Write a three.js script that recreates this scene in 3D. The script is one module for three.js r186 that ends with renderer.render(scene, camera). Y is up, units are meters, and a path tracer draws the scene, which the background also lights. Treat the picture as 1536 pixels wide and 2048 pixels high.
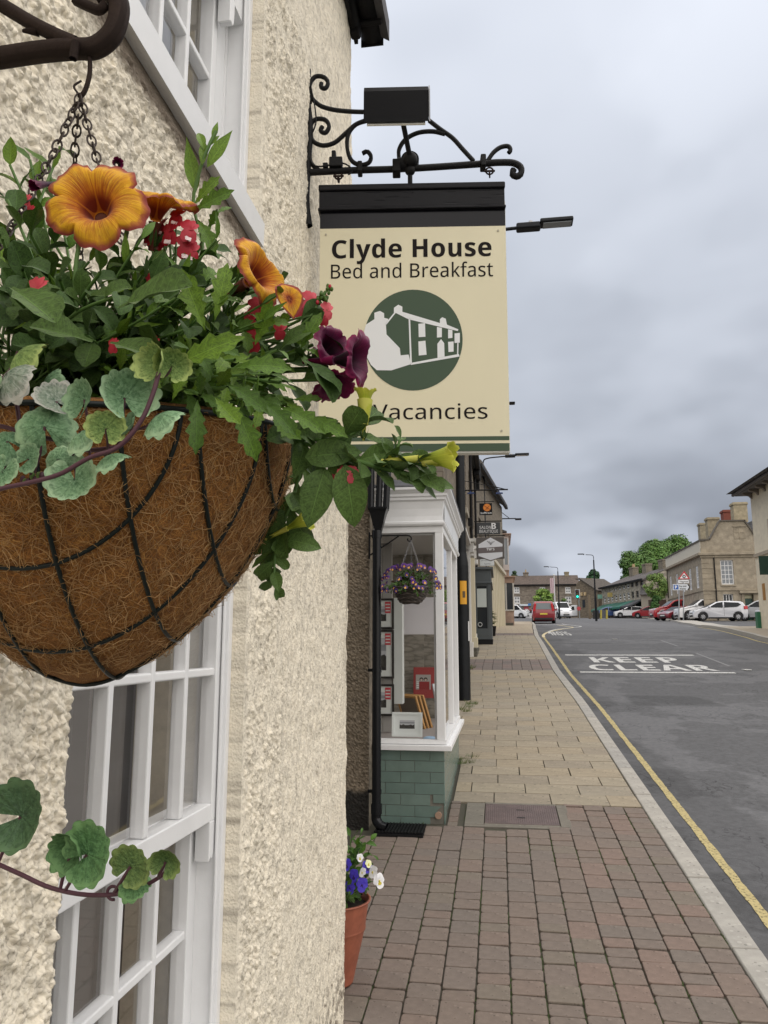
import * as THREE from 'three';
import { mergeGeometries, mergeVertices, toCreasedNormals } from 'three/addons/utils/BufferGeometryUtils.js';
import { RoundedBoxGeometry } from 'three/addons/geometries/RoundedBoxGeometry.js';
import { FontLoader } from 'three/addons/loaders/FontLoader.js';

// ---------------------------------------------------------------- camera, sky, sun, exposure
const EYE = 1.85, FOCAL = 1540, PITCH = Math.atan(263 / FOCAL), YAW = Math.atan(232 * Math.cos(PITCH) / FOCAL);
const scene = new THREE.Scene();
const camera = new THREE.PerspectiveCamera(2 * Math.atan(1024 / FOCAL) * 180 / Math.PI, 0.75, 0.05, 3000);
camera.rotation.order = 'YXZ';
camera.position.set(0, EYE, 0);
camera.rotation.set(PITCH, YAW, 0);
const renderer = new THREE.WebGLRenderer({ antialias: true });
renderer.toneMapping = THREE.LinearToneMapping;
renderer.toneMappingExposure = 2.0;
renderer.shadowMap.enabled = true;
const sun = new THREE.DirectionalLight(0xfff3e2, 1.5);
sun.position.set(8, 20, 9);
sun.castShadow = true;
sun.shadow.radius = 240;
sun.shadow.camera.left = -40; sun.shadow.camera.right = 40; sun.shadow.camera.top = 40; sun.shadow.camera.bottom = -40; sun.shadow.camera.far = 400;
scene.add(sun);

// ---------------------------------------------------------------- random numbers and noise
function rng(seed) { let a = seed >>> 0; return () => { a = (a + 0x6D2B79F5) | 0; let t = Math.imul(a ^ (a >>> 15), 1 | a); t = (t + Math.imul(t ^ (t >>> 7), 61 | t)) ^ t; return ((t ^ (t >>> 14)) >>> 0) / 4294967296; }; }
const hash = (x, y, z) => { let h = Math.imul(x | 0, 374761393) ^ Math.imul(y | 0, 668265263) ^ Math.imul(z | 0, 1274126177); h = Math.imul(h ^ (h >>> 13), 1274126177); h = Math.imul(h ^ (h >>> 16), 2246822519); return ((h ^ (h >>> 15)) >>> 0) / 4294967296; };
const sm = (t) => t * t * (3 - 2 * t), mix = (a, b, t) => a + (b - a) * t, clamp = (x, a = 0, b = 1) => Math.min(b, Math.max(a, x));
const step2 = (a, b, x) => sm(clamp((x - a) / (b - a)));
function vnoise(x, y, z, per = 0) {
  const xi = Math.floor(x), yi = Math.floor(y), zi = Math.floor(z), fx = sm(x - xi), fy = sm(y - yi), fz = sm(z - zi);
  const w = (v) => per ? ((v % per) + per) % per : v;
  const h = (i, j, k) => hash(w(xi + i), w(yi + j), zi + k);
  return mix(mix(mix(h(0, 0, 0), h(1, 0, 0), fx), mix(h(0, 1, 0), h(1, 1, 0), fx), fy), mix(mix(h(0, 0, 1), h(1, 0, 1), fx), mix(h(0, 1, 1), h(1, 1, 1), fx), fy), fz);
}
function fbm(x, y, z, oct = 4, per = 0) { let s = 0, a = 0.5, n = 0; for (let i = 0; i < oct; i++) { s += a * vnoise(x, y, z + i * 17, per); n += a; a *= 0.5; x *= 2; y *= 2; z *= 2; per *= 2; } return s / n; }
// rounded lumps of a thrown render: the height of the nearest pebbles round a point, in 0..1
function lumps(x, y, cell, seed, fill = 0.75, per = 0) { const W = (k) => per ? ((k % per) + per) % per : k;
  const u = x / cell, v = y / cell, ui = Math.floor(u), vi = Math.floor(v); let best = 0;
  for (let i = -1; i <= 1; i++) for (let j = -1; j <= 1; j++) {
    const a = hash(W(ui + i), W(vi + j), seed); if (a > fill) continue;
    const b = hash(W(ui + i), W(vi + j), seed + 1), c = hash(W(ui + i), W(vi + j), seed + 2), r = 0.38 + 0.42 * hash(W(ui + i), W(vi + j), seed + 3);
    const dx = ui + i + b - u, dy = vi + j + c - v, q = 1 - (dx * dx + dy * dy) / (r * r);
    if (q > 0) best = Math.max(best, Math.sqrt(q) * r);
  }
  return best;
}
// ---------------------------------------------------------------- the sky: a layered overcast
{
  const W = 1024, H = 512, a = new Float32Array(W * H * 4);
  for (let j = 0; j < H; j++) {
    const el = ((j + 0.5) / H - 0.5) * Math.PI, s = Math.sin(el), c = Math.cos(el);
    for (let i = 0; i < W; i++) {
      const az = ((i + 0.5) / W - 0.5) * 2 * Math.PI, dx = c * Math.cos(az), dz = c * Math.sin(az);
      let r, g, b;
      if (s > -0.02) {
        const k = 1 / (Math.max(s, 0) + 0.16), px = dx * k, pz = dz * k;
        const q = fbm(px * 0.9 + 3.1, pz * 0.9 + 7.7, 1.5, 5), q2 = fbm(px * 2.3 + 11, pz * 2.3 - 5 + q * 1.5, 4.2, 5), q3 = fbm(dx * 9 + 5, s * 22, dz * 9 + 2, 4);
        // darker undersides low down, thin and bright overhead
        const e = el * 180 / Math.PI;
        let v = mix(0.25, 0.425, step2(2, 16, e));
        v = mix(v, 0.72, step2(14, 52, e)); v = mix(v, 0.98, step2(52, 85, e));
        const bank = step2(0.4, 0.58, q + 0.25 * (q2 - 0.5)), wisp = step2(0.47, 0.6, q2 + 0.3 * (q - 0.5));
        v *= 0.89 + 0.13 * bank + 0.09 * wisp + 0.2 * (q - 0.5); v += (q3 - 0.5) * 0.16 * (1 - step2(15, 40, e));
        v += 0.26 * step2(0.53, 0.66, q3) * (1 - step2(3, 12, e));
        const w = clamp((v - 0.2) / 0.6);
        v *= 0.61; r = v * mix(0.885, 0.955, w); g = v * mix(0.975, 1.0, w); b = v * mix(1.15, 1.1, w);
      } else { r = 0.08; g = 0.08; b = 0.077; }
      const o = (j * W + i) * 4; a[o] = r; a[o + 1] = g; a[o + 2] = b; a[o + 3] = 1;
    }
  }
  const t = new THREE.DataTexture(a, W, H, THREE.RGBAFormat, THREE.FloatType);
  t.mapping = THREE.EquirectangularReflectionMapping; t.magFilter = t.minFilter = THREE.LinearFilter; t.needsUpdate = true;
  scene.background = t; scene.environment = t;
}
// ---------------------------------------------------------------- helpers: pixels to points, names, meshes
function ray(px, py) {
  let x = (px - 768) / FOCAL, y = (1024 - py) / FOCAL, z = -1, c = Math.cos(PITCH), s = Math.sin(PITCH);
  [y, z] = [y * c - z * s, y * s + z * c]; c = Math.cos(YAW); s = Math.sin(YAW);
  [x, z] = [x * c + z * s, -x * s + z * c];
  return [x / -z, y / -z];
}
const V = (x, y, z) => new THREE.Vector3(x, y, z);
const at = (px, py, d) => { const [X, Y] = ray(px, py); return V(X * d, EYE + Y * d, -d); };
const PTS = [[-60, -4.98], [0, 0], [22, 1.826], [26, 2.12], [30, 2.36], [34, 2.55], [54, 3.22], [62, 3.56], [74, 3.97], [97, 4.86], [110, 5.38], [200, 8.35], [900, 22]];
function gy(d) { // height of the street surface d metres ahead
  for (let i = 0; i < PTS.length - 1; i++) { const [a, ya] = PTS[i], [b, yb] = PTS[i + 1]; if (d <= b) return ya + (yb - ya) * (d - a) / (b - a); }
  return 22;
}
const used = {};
const numbered = (n) => { const k = used[n] = (used[n] ?? -1) + 1; return k ? `${n}_${String(k).padStart(3, '0')}` : n; };
function tag(o, label, category, group, kind) { if (label) o.userData.label = label; if (category) o.userData.category = category; if (group) o.userData.group = group; if (kind) o.userData.kind = kind; return o; }
function thing(name, label, category, p = V(0, 0, 0), group) {
  const o = new THREE.Group(); o.name = numbered(name); o.position.copy(p); o.userData.base = undefined;
  delete o.userData.base; scene.add(o); return tag(o, label, category, group);
}
function baseOf(p) { const v = V(0, 0, 0); for (let q = p; q && q !== scene; q = q.parent) v.add(q.position); return v; }
function boxUV(g, size, ax) { // uv in units of the texture's real size, from position and the way each face points
  const p = g.attributes.position, n = g.attributes.normal, uv = new Float32Array(p.count * 2);
  for (let i = 0; i < p.count; i++) {
    const x = p.getX(i), y = p.getY(i), z = p.getZ(i), a = Math.abs(n.getX(i)), b = Math.abs(n.getY(i)), c = Math.abs(n.getZ(i));
    let u, v; if (ax === 'x' || (!ax && a >= b && a >= c)) { u = z; v = y; } else if (ax === 'y' || (!ax && b >= c)) { u = x; v = z; } else { u = x; v = y; }
    uv[i * 2] = u / size; uv[i * 2 + 1] = v / size;
  }
  g.setAttribute('uv', new THREE.BufferAttribute(uv, 2)); return g;
}
const flat = (l) => l.flat(Infinity).filter(Boolean);
function merge(list) {
  list = flat(Array.isArray(list) ? list : [list]);
  if (list.length === 1) return list[0];
  const uv = list.every((g) => g.attributes.uv), col = list.every((g) => g.attributes.color);
  list = list.map((g) => { g = g.index ? g.toNonIndexed() : g; for (const k of Object.keys(g.attributes)) if (!(k === 'position' || k === 'normal' || (k === 'uv' && uv) || (k === 'color' && col))) g.deleteAttribute(k); return g; });
  return mergeGeometries(list);
}
// geometry given in WORLD coordinates, merged into one named mesh under its parent (parents are never turned when this is used)
function M(name, geos, mat, parent = scene, o = {}) {
  let g = merge(geos);
  if (mat.userData.size && !o.keepUV) g = boxUV(g, mat.userData.size, o.ax);
  if (parent !== scene) { const b = baseOf(parent); g.translate(-b.x, -b.y, -b.z); }
  const m = new THREE.Mesh(g, mat); m.name = parent === scene ? numbered(name) : name; m.castShadow = m.receiveShadow = true; parent.add(m); return m;
}
// a mesh with shared geometry placed by position and turn
function put(name, g, mat, parent, p, rot, scale) {
  const m = new THREE.Mesh(g, mat); m.name = parent === scene ? numbered(name) : name; m.castShadow = m.receiveShadow = true;
  if (parent === scene) m.position.copy(p); else m.position.copy(p).sub(baseOf(parent));
  if (rot?.isQuaternion) m.quaternion.copy(rot); else if (rot) m.rotation.set(...rot); if (scale) m.scale.set(...(Array.isArray(scale) ? scale : [scale, scale, scale]));
  parent.add(m); return m;
}
const struct = (name, geos, mat, o) => tag(M(name, geos, mat, scene, o), o?.label, null, null, 'structure');
const bx = (x0, x1, y0, y1, z0, z1) => new THREE.BoxGeometry(Math.abs(x1 - x0), Math.abs(y1 - y0), Math.abs(z1 - z0)).translate((x0 + x1) / 2, (y0 + y1) / 2, (z0 + z1) / 2);
const rb = (x0, x1, y0, y1, z0, z1, r = 0.004, s = 1) => new RoundedBoxGeometry(Math.abs(x1 - x0), Math.abs(y1 - y0), Math.abs(z1 - z0), s, r).translate((x0 + x1) / 2, (y0 + y1) / 2, (z0 + z1) / 2);
const tube = (pts, r, n = 32, k = 8, closed = false) => new THREE.TubeGeometry(new THREE.CatmullRomCurve3(pts, closed, 'centripetal'), n, r, k, closed);
function bar(p, q, r, k = 8, r2 = r) { const d = q.clone().sub(p), l = d.length(); const g = new THREE.CylinderGeometry(r2, r, l, k); g.translate(0, l / 2, 0); g.applyQuaternion(new THREE.Quaternion().setFromUnitVectors(V(0, 1, 0), d.normalize())); return g.translate(p.x, p.y, p.z); }
function lathe(pts, k = 24) { return new THREE.LatheGeometry(pts.map(([r, y]) => new THREE.Vector2(r, y)), k); }
function extr(pts, depth, bevel = 0, holes = []) {
  const s = new THREE.Shape(pts.map(([x, y]) => new THREE.Vector2(x, y))); for (const h of holes) s.holes.push(new THREE.Path(h.map(([x, y]) => new THREE.Vector2(x, y))));
  return new THREE.ExtrudeGeometry(s, { depth, bevelEnabled: bevel > 0, bevelSize: bevel, bevelThickness: bevel, bevelSegments: 2, curveSegments: 10 });
}
const onXZ = (ang) => new THREE.Matrix4().makeRotationY(ang);
function ribbon(xl, xr, d0, d1, lift, nd, nx = 1, col) { // a sheet that follows the street between two edges
  const p = [], c = [], idx = [];
  for (let i = 0; i <= nd; i++) for (let j = 0; j <= nx; j++) {
    const d = mix(d0, d1, i / nd), x = mix(xl(d), xr(d), j / nx); p.push(x, gy(d) + (typeof lift === 'function' ? lift(x, d) : lift), -d);
    if (col) c.push(...col(x, d));
    if (i < nd && j < nx) { const k = i * (nx + 1) + j; idx.push(k, k + 1, k + nx + 1, k + 1, k + nx + 2, k + nx + 1); }
  }
  const g = new THREE.BufferGeometry(); g.setAttribute('position', new THREE.Float32BufferAttribute(p, 3)); if (col) g.setAttribute('color', new THREE.Float32BufferAttribute(c, 3));
  g.setIndex(idx); g.computeVertexNormals(); return g;
}
// ---------------------------------------------------------------- textures and materials
function tex(w, h, fn, srgb = false) { // fn(u, v, i, j) -> [r, g, b] or a number, 0..1
  const a = new Uint8Array(w * h * 4);
  for (let j = 0; j < h; j++) for (let i = 0; i < w; i++) { const q = fn(i / w, j / h, i, j), o = (j * w + i) * 4; if (typeof q === 'number') a[o] = a[o + 1] = a[o + 2] = clamp(q) * 255; else for (let k = 0; k < 3; k++) a[o + k] = clamp(q[k]) * 255; a[o + 3] = 255; }
  const t = new THREE.DataTexture(a, w, h); t.wrapS = t.wrapT = THREE.RepeatWrapping; t.magFilter = THREE.LinearFilter; t.minFilter = THREE.LinearMipmapLinearFilter; t.generateMipmaps = true; if (srgb) t.colorSpace = THREE.SRGBColorSpace; t.needsUpdate = true; return t;
}
function canvasTex(w, h, draw, srgb = true) { const c = document.createElement('canvas'); c.width = w; c.height = h; draw(c.getContext('2d'), w, h); const t = new THREE.CanvasTexture(c); if (srgb) t.colorSpace = THREE.SRGBColorSpace; t.wrapS = t.wrapT = THREE.RepeatWrapping; return t; }
const rgb = (r, g, b) => new THREE.Color().setRGB(r, g, b);
function mat(r, g, b, rough = 0.8, o = {}) { const { size, ...rest } = o; const K = o.transmission || o.clearcoat || o.sheen || o.specularIntensity !== undefined ? THREE.MeshPhysicalMaterial : THREE.MeshStandardMaterial; const m = new K({ color: rgb(r, g, b), roughness: rough, ...rest }); if (size) m.userData.size = size; return m; }
const leafy = (r, g, b, o = {}) => mat(r, g, b, 0.62, { side: THREE.DoubleSide, ...o });
const grain = tex(512, 512, (u, v) => 0.78 + 0.22 * fbm(u * 24, v * 24, 3, 4, 24) + 0.12 * (hash(u * 512, v * 512, 5) - 0.5));
const grainBump = tex(512, 512, (u, v) => 0.6 * fbm(u * 32, v * 32, 8, 4, 32) + 0.4 * hash(u * 512, v * 512, 9));
const blotch = tex(512, 512, (u, v) => { const a = fbm(u * 6, v * 6, 2, 5, 6), b = fbm(u * 40, v * 40, 6, 3, 40); return clamp(0.55 + 0.5 * a + 0.25 * (b - 0.5)); });
const MAT = {
  iron: mat(0.013, 0.013, 0.014, 0.55, { specularIntensity: 0.35, map: blotch, bumpMap: grainBump, bumpScale: 0.0006, size: 0.16 }),
  rust: mat(0.04, 0.025, 0.02, 0.75, { specularIntensity: 0.4, map: blotch, bumpMap: grainBump, bumpScale: 0.0008, size: 0.08 }),
  blackPaint: mat(0.012, 0.012, 0.014, 0.3),
  white: mat(0.85, 0.855, 0.86, 0.42, { map: tex(256, 256, (u, v) => 0.93 + 0.1 * (fbm(u * 8, v * 8, 3, 4, 8) - 0.3)), bumpMap: grainBump, bumpScale: 0.0004, size: 0.5 }),
  glass: mat(1, 1, 1, 0.02, { transmission: 1, thickness: 0, ior: 1.5, side: THREE.DoubleSide }),
  dark: mat(0.03, 0.028, 0.026, 0.9),
  black: mat(0.009, 0.009, 0.01, 0.55, { specularIntensity: 0.4 }),
  lead: mat(0.22, 0.23, 0.25, 0.55, { map: blotch, size: 0.6 }),
};
// ---------------------------------------------------------------- ground, road, pavement
const SLOPE = Math.atan(0.083);
const lerpPts = (pts) => (d) => { for (let i = 0; i < pts.length - 1; i++) if (d <= pts[i + 1][0]) { const t = clamp((d - pts[i][0]) / (pts[i + 1][0] - pts[i][0])); return mix(pts[i][1], pts[i + 1][1], t); } return pts[pts.length - 1][1]; };
const kerbX = lerpPts([[-30, 1.1], [12, 1.1], [16, 1.03], [26, 1.12], [34, 1.4], [44, 1.84], [57, 2.3], [67, 2.7], [80, 3.3], [140, 6]]);
const roadR = lerpPts([[-30, 7.7], [24.5, 7.85], [38.6, 9.4], [48, 11.2], [70, 14.6], [86, 16.2], [140, 22]]);
const ROADLIFT = -0.09;
const stoneTex = tex(512, 512, (u, v) => { const q = 0.82 + 0.3 * (fbm(u * 10, v * 10, 1, 5, 10) - 0.45) + 0.12 * (fbm(u * 3, v * 3, 5, 3, 3) - 0.5), s = hash(u * 512, v * 512, 3), gum = lumps(u * 26, v * 26, 1, 9, 0.07, 26), dk = lumps(u * 34, v * 34, 1, 19, 0.06, 34); return clamp(q + (s > 0.985 ? 0.2 : s < 0.03 ? -0.22 : 0) + 0.1 * (s - 0.5) + (gum > 0.5 ? 0.22 : 0) - (dk > 0.5 ? 0.3 : 0)); });
{
  struct('ground', ribbon(() => -500, () => 700, -60, 900, -0.22, 60, 6), mat(0.12, 0.13, 0.1, 0.95, { map: grain, size: 2 }), { label: 'town ground sheet falling away under the street' });
  // asphalt, pale where it is worn and dark where it is fresh
  const asphalt = mat(1, 1, 1, 0.78, { vertexColors: true, map: tex(1536, 1536, (u, v, i, j) => { const a = hash(i, j, 1), b = fbm(u * 110, v * 110, 4, 3, 110), c = fbm(u * 5, v * 5, 9, 6, 5), e = fbm(u * 14, v * 14, 29, 5, 14), cr = Math.abs(fbm(u * 20, v * 20, 21, 4, 20) - 0.5), cm = step2(0.5, 0.64, fbm(u * 5, v * 5, 31, 3, 5)), worn = step2(0.47, 0.55, 0.65 * c + 0.35 * e); return clamp(0.5 + 0.2 * worn - 0.3 * cm * step2(0.022, 0.005, cr) + 0.34 * (b - 0.45) + 0.3 * (a - 0.5) + (a > 0.985 ? 0.3 : 0)); }), bumpMap: grainBump, bumpScale: 0.003, size: 4.3 });
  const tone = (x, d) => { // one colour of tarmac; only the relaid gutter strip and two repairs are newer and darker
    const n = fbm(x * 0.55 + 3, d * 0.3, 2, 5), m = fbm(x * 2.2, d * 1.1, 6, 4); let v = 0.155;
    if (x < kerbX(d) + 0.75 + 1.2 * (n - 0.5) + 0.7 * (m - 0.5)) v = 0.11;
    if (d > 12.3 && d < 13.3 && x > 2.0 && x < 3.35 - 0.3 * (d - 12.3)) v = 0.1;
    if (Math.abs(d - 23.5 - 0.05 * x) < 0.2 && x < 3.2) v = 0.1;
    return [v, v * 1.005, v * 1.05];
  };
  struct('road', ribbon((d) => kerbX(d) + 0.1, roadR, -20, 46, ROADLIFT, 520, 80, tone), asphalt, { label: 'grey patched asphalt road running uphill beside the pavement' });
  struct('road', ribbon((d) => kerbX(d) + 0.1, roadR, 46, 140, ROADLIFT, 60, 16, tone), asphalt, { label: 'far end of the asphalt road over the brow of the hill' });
  struct('market_place', ribbon((d) => roadR(d) - 0.02, () => 80, 30.5, 140, -0.05, 60, 10, (x, d) => { const v = 0.1 + 0.05 * fbm(x * 0.5, d * 0.5, 3, 3); return [v, v, v * 1.05]; }), asphalt, { label: 'asphalt parking area right of the road' });
  struct('side_street', ribbon(() => -30, (d) => kerbX(d) - 0.02, 62, 140, -0.06, 30, 8, (x, d) => { const v = 0.11 + 0.05 * fbm(x * 0.5, d * 0.5, 3, 3); return [v, v, v * 1.05]; }), asphalt, { label: 'asphalt side street beyond the pink shop' });
}
const bedMat = mat(0.075, 0.07, 0.05, 0.95, { map: grain, size: 0.5 });
const pavement = new THREE.Group(); pavement.name = 'pavement'; scene.add(pavement); tag(pavement, 'sloping pavement of brown block paving and buff slabs beside the road', null, null, 'structure');
{
  const buff = (k) => mat(...k, 0.85, { map: stoneTex, bumpMap: grainBump, bumpScale: 0.0012, size: 0.55 });
  M('bedding', ribbon((d) => (d < 3.4 ? -0.9 : -1.6), (d) => kerbX(d), -8, 27.5, -0.016, 90, 2), bedMat, pavement);
  M('far_slabs', ribbon((d) => (d < 42 ? -1.4 : -2), (d) => kerbX(d) - 0.02, 27.5, 62, -0.004, 50, 1), mat(0.37, 0.31, 0.23, 0.9, { map: tex(512, 512, (u, v, i, j) => { const row = Math.floor(v * 6), x = (u * 4 + (row % 2) * 0.5) % 1, y = (v * 6) % 1, k = hash(Math.floor(u * 4 + (row % 2) * 0.5), row, 4); return (x < 0.02 || y < 0.03) ? 0.5 : 0.86 + 0.14 * k + 0.08 * (hash(i, j, 2) - 0.5); }), size: 1.8 }), pavement, { ax: 'y' });
  // ---- block paving
  const R = rng(11), W = 0.1485;
  const block = (w, l, r, seed) => {
    const q = rng(seed), j = () => (q() - 0.5) * 0.006, a = w / 2, b = l / 2, s = new THREE.Shape();
    const c = [r, r, r, r].map((x) => x * (0.5 + q()));
    s.moveTo(-a + c[0], -b + j()); s.lineTo(a - c[1], -b + j()); s.quadraticCurveTo(a, -b, a + j() * 0.5, -b + c[1]); s.lineTo(a + j() * 0.5, b - c[2]); s.quadraticCurveTo(a, b, a - c[2], b + j()); s.lineTo(-a + c[3], b + j()); s.quadraticCurveTo(-a, b, -a + j() * 0.5, b - c[3]); s.lineTo(-a + j() * 0.5, -b + c[0]); s.quadraticCurveTo(-a, -b, -a + c[0], -b);
    const g = new THREE.ExtrudeGeometry(s, { depth: 0.03, bevelEnabled: true, bevelSize: 0.004, bevelOffset: -0.004, bevelThickness: 0.006, bevelSegments: 2, curveSegments: 2 });
    g.rotateX(-Math.PI / 2); g.translate(0, -0.036, 0); return g;
  };
  const lens = [0.1, 0.13, 0.15, 0.2], geos = lens.map((l, i) => [0, 1, 2].map((k) => boxUV(block(W, l - 0.007, 0.014, i * 7 + k + 3), 0.3)));
  const tones = [[0.205, 0.168, 0.142], [0.212, 0.168, 0.141], [0.224, 0.17, 0.143], [0.198, 0.167, 0.144], [0.2, 0.173, 0.142], [0.226, 0.17, 0.142], [0.196, 0.163, 0.14], [0.206, 0.17, 0.144], [0.188, 0.163, 0.142]].map((k) => mat(...k.map((q, j) => [q * 1.04, q * 1.0, q * 0.97][j]), 0.85, { map: stoneTex, bumpMap: grainBump, bumpScale: 0.0016 }));
  const pitch = 0.1552, hole = (x, d) => x > -0.24 && x < 0.5 && d > 6.08 && d < 6.74, n0 = 14;
  const pavers = [];
  for (let i = 0; i < 16; i++) {
    const x = 1.1 - pitch * (i + 0.5) - 0.004; let d = 3.2 + R() * 0.15;
    const d1 = 6.72;
    while (d < d1 - 0.05) {
      const k = Math.floor(R() * 4), l = Math.min(lens[k], d1 - d), dm = d + lens[k] / 2; d += lens[k];
      if (x < -0.72 && dm < 3.5) continue; if (x < -0.9 && (dm > 5.85)) continue; const cut = i === 9 && dm > 6.1, far = dm > 5.72; if (x < -0.4 && dm > 6.1 && !cut) continue; if (hole(x, dm)) continue; 
      if (x < -1.15) continue;
      if (x < -0.72 && dm > 4.4 && false) continue; const t = x > 0.35 && R() < 0.25 ? [2, 5, 1][Math.floor(R() * 3)] : [0, 1, 3, 4, 6, 7, 0, 6, 8][Math.floor(R() * 9)];
      pavers.push({ g: geos[k][Math.floor(R() * 3)], m: tones[t], p: V(cut ? -0.39 : x, gy(dm) + (R() - 0.5) * 0.006, -dm), r: [SLOPE + (R() - 0.5) * 0.02, (R() - 0.5) * 0.02, (R() - 0.5) * 0.025], s: [cut ? 0.5 : 1, 1, d > d1 ? (l / lens[k]) : 1] });
    }
  }
  pavers.sort((a, b) => b.p.z - a.p.z); pavers.slice(0, 300).forEach((q) => put('paver', q.g, q.m, pavement, q.p, q.r, q.s));
  for (const m of tones) { const l = pavers.slice(300).filter((q) => q.m === m).map((q) => q.g.clone().applyMatrix4(new THREE.Matrix4().compose(q.p, new THREE.Quaternion().setFromEuler(new THREE.Euler(...q.r)), V(...q.s)))); if (l.length) M('far_pavers', l, m, pavement, { keepUV: true }).userData.kind = 'stuff'; }
  // ---- buff slabs in staggered rows
  const slabMats = [[0.36, 0.31, 0.228], [0.345, 0.298, 0.22], [0.37, 0.31, 0.22], [0.33, 0.288, 0.22], [0.375, 0.32, 0.235], [0.318, 0.272, 0.205]].map(buff);
  const slab = (w, l) => { const g = boxUV(rb(-w / 2, w / 2, -0.03, 0, -l / 2, l / 2, 0.0025), 0.55); return g; };
  const cache = {}; const slabGeo = (w, l) => cache[w.toFixed(2) + l.toFixed(2)] ??= slab(w, l);
  const left = (d) => (d < 8.35 ? -0.42 : d < 11 ? -0.78 : -0.74);
  const rows = (d0, d1, len, wid) => {
    let k = 0;
    for (let d = d0; d < d1 - 0.02; d += wid, k++) {
      const dm = d + wid / 2, r = kerbX(dm) - 0.006, l = left(dm);
      let x = r, w = k % 2 ? len : len * 0.52; w *= 0.94 + 0.12 * R();
      while (x > l + 0.03) {
        const w2 = Math.min(w, x - l); if (w2 > 0.06) { const g = slabGeo(Math.round((w2 - 0.007) * 100) / 100, wid - 0.007); put('slab', g, slabMats[Math.floor(R() * 6)], pavement, V(x - w2 / 2, gy(dm) + (R() - 0.5) * 0.0035, -dm), [SLOPE + (R() - 0.5) * 0.006, 0, (R() - 0.5) * 0.007]); }
        x -= w; w = len * (0.97 + 0.06 * R());
      }
    }
  };
  rows(6.72, 15.95, 0.46, 0.308); rows(18.05, 25.9, 0.46, 0.314);
  // ---- two bands of dark blocks across the slabs
  const bandMats = [[0.2, 0.165, 0.145], [0.185, 0.155, 0.14], [0.225, 0.17, 0.15]].map((k) => mat(...k, 0.85, { map: stoneTex, bumpMap: grainBump, bumpScale: 0.0016 }));
  const bg = boxUV(rb(-0.096, 0.096, -0.03, 0, -0.172, 0.172, 0.004), 0.3);
  for (const [d0, n] of [[15.95, 6], [25.9, 4]]) for (let k = 0; k < n; k++) for (let x = kerbX(d0 + k * 0.35) - 0.1; x > left(d0) - 0.02; x -= 0.2) { const dm = d0 + (k + 0.5) * 0.35; put('brick', bg, bandMats[Math.floor(R() * 3)], pavement, V(x, gy(dm) + (R() - 0.5) * 0.003, -dm), [SLOPE, 0, (R() - 0.5) * 0.01]); }
  // ---- kerbstones
  const km = [[0.42, 0.4, 0.36], [0.39, 0.375, 0.345], [0.44, 0.415, 0.37]].map((k) => mat(...k, 0.85, { map: stoneTex, bumpMap: grainBump, bumpScale: 0.002 }));
  for (let i = 0; i < 46; i++) {
    const d = 1.6 + i * 0.915, dm = d + 0.455, ang = Math.atan2(kerbX(d + 0.91) - kerbX(d), 0.91), sl = Math.atan((gy(d + 0.91) - gy(d)) / 0.91);
    const g = boxUV(rb(-0.068, 0.068, -0.16, 0, -0.4545, 0.4545, 0.012, 2), 0.5), m = put('kerbstone', g, km[Math.floor(R() * 3)], pavement, V(kerbX(dm) + 0.068, gy(dm) + 0.004 + (R() - 0.5) * 0.004, -dm)); m.rotation.order = 'YXZ'; m.rotation.set(sl, -ang, 0);
  }
  M('far_kerb', ribbon((d) => kerbX(d), (d) => kerbX(d) + 0.14, 43.6, 62, 0.004, 24), km[0], pavement);
}
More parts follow.
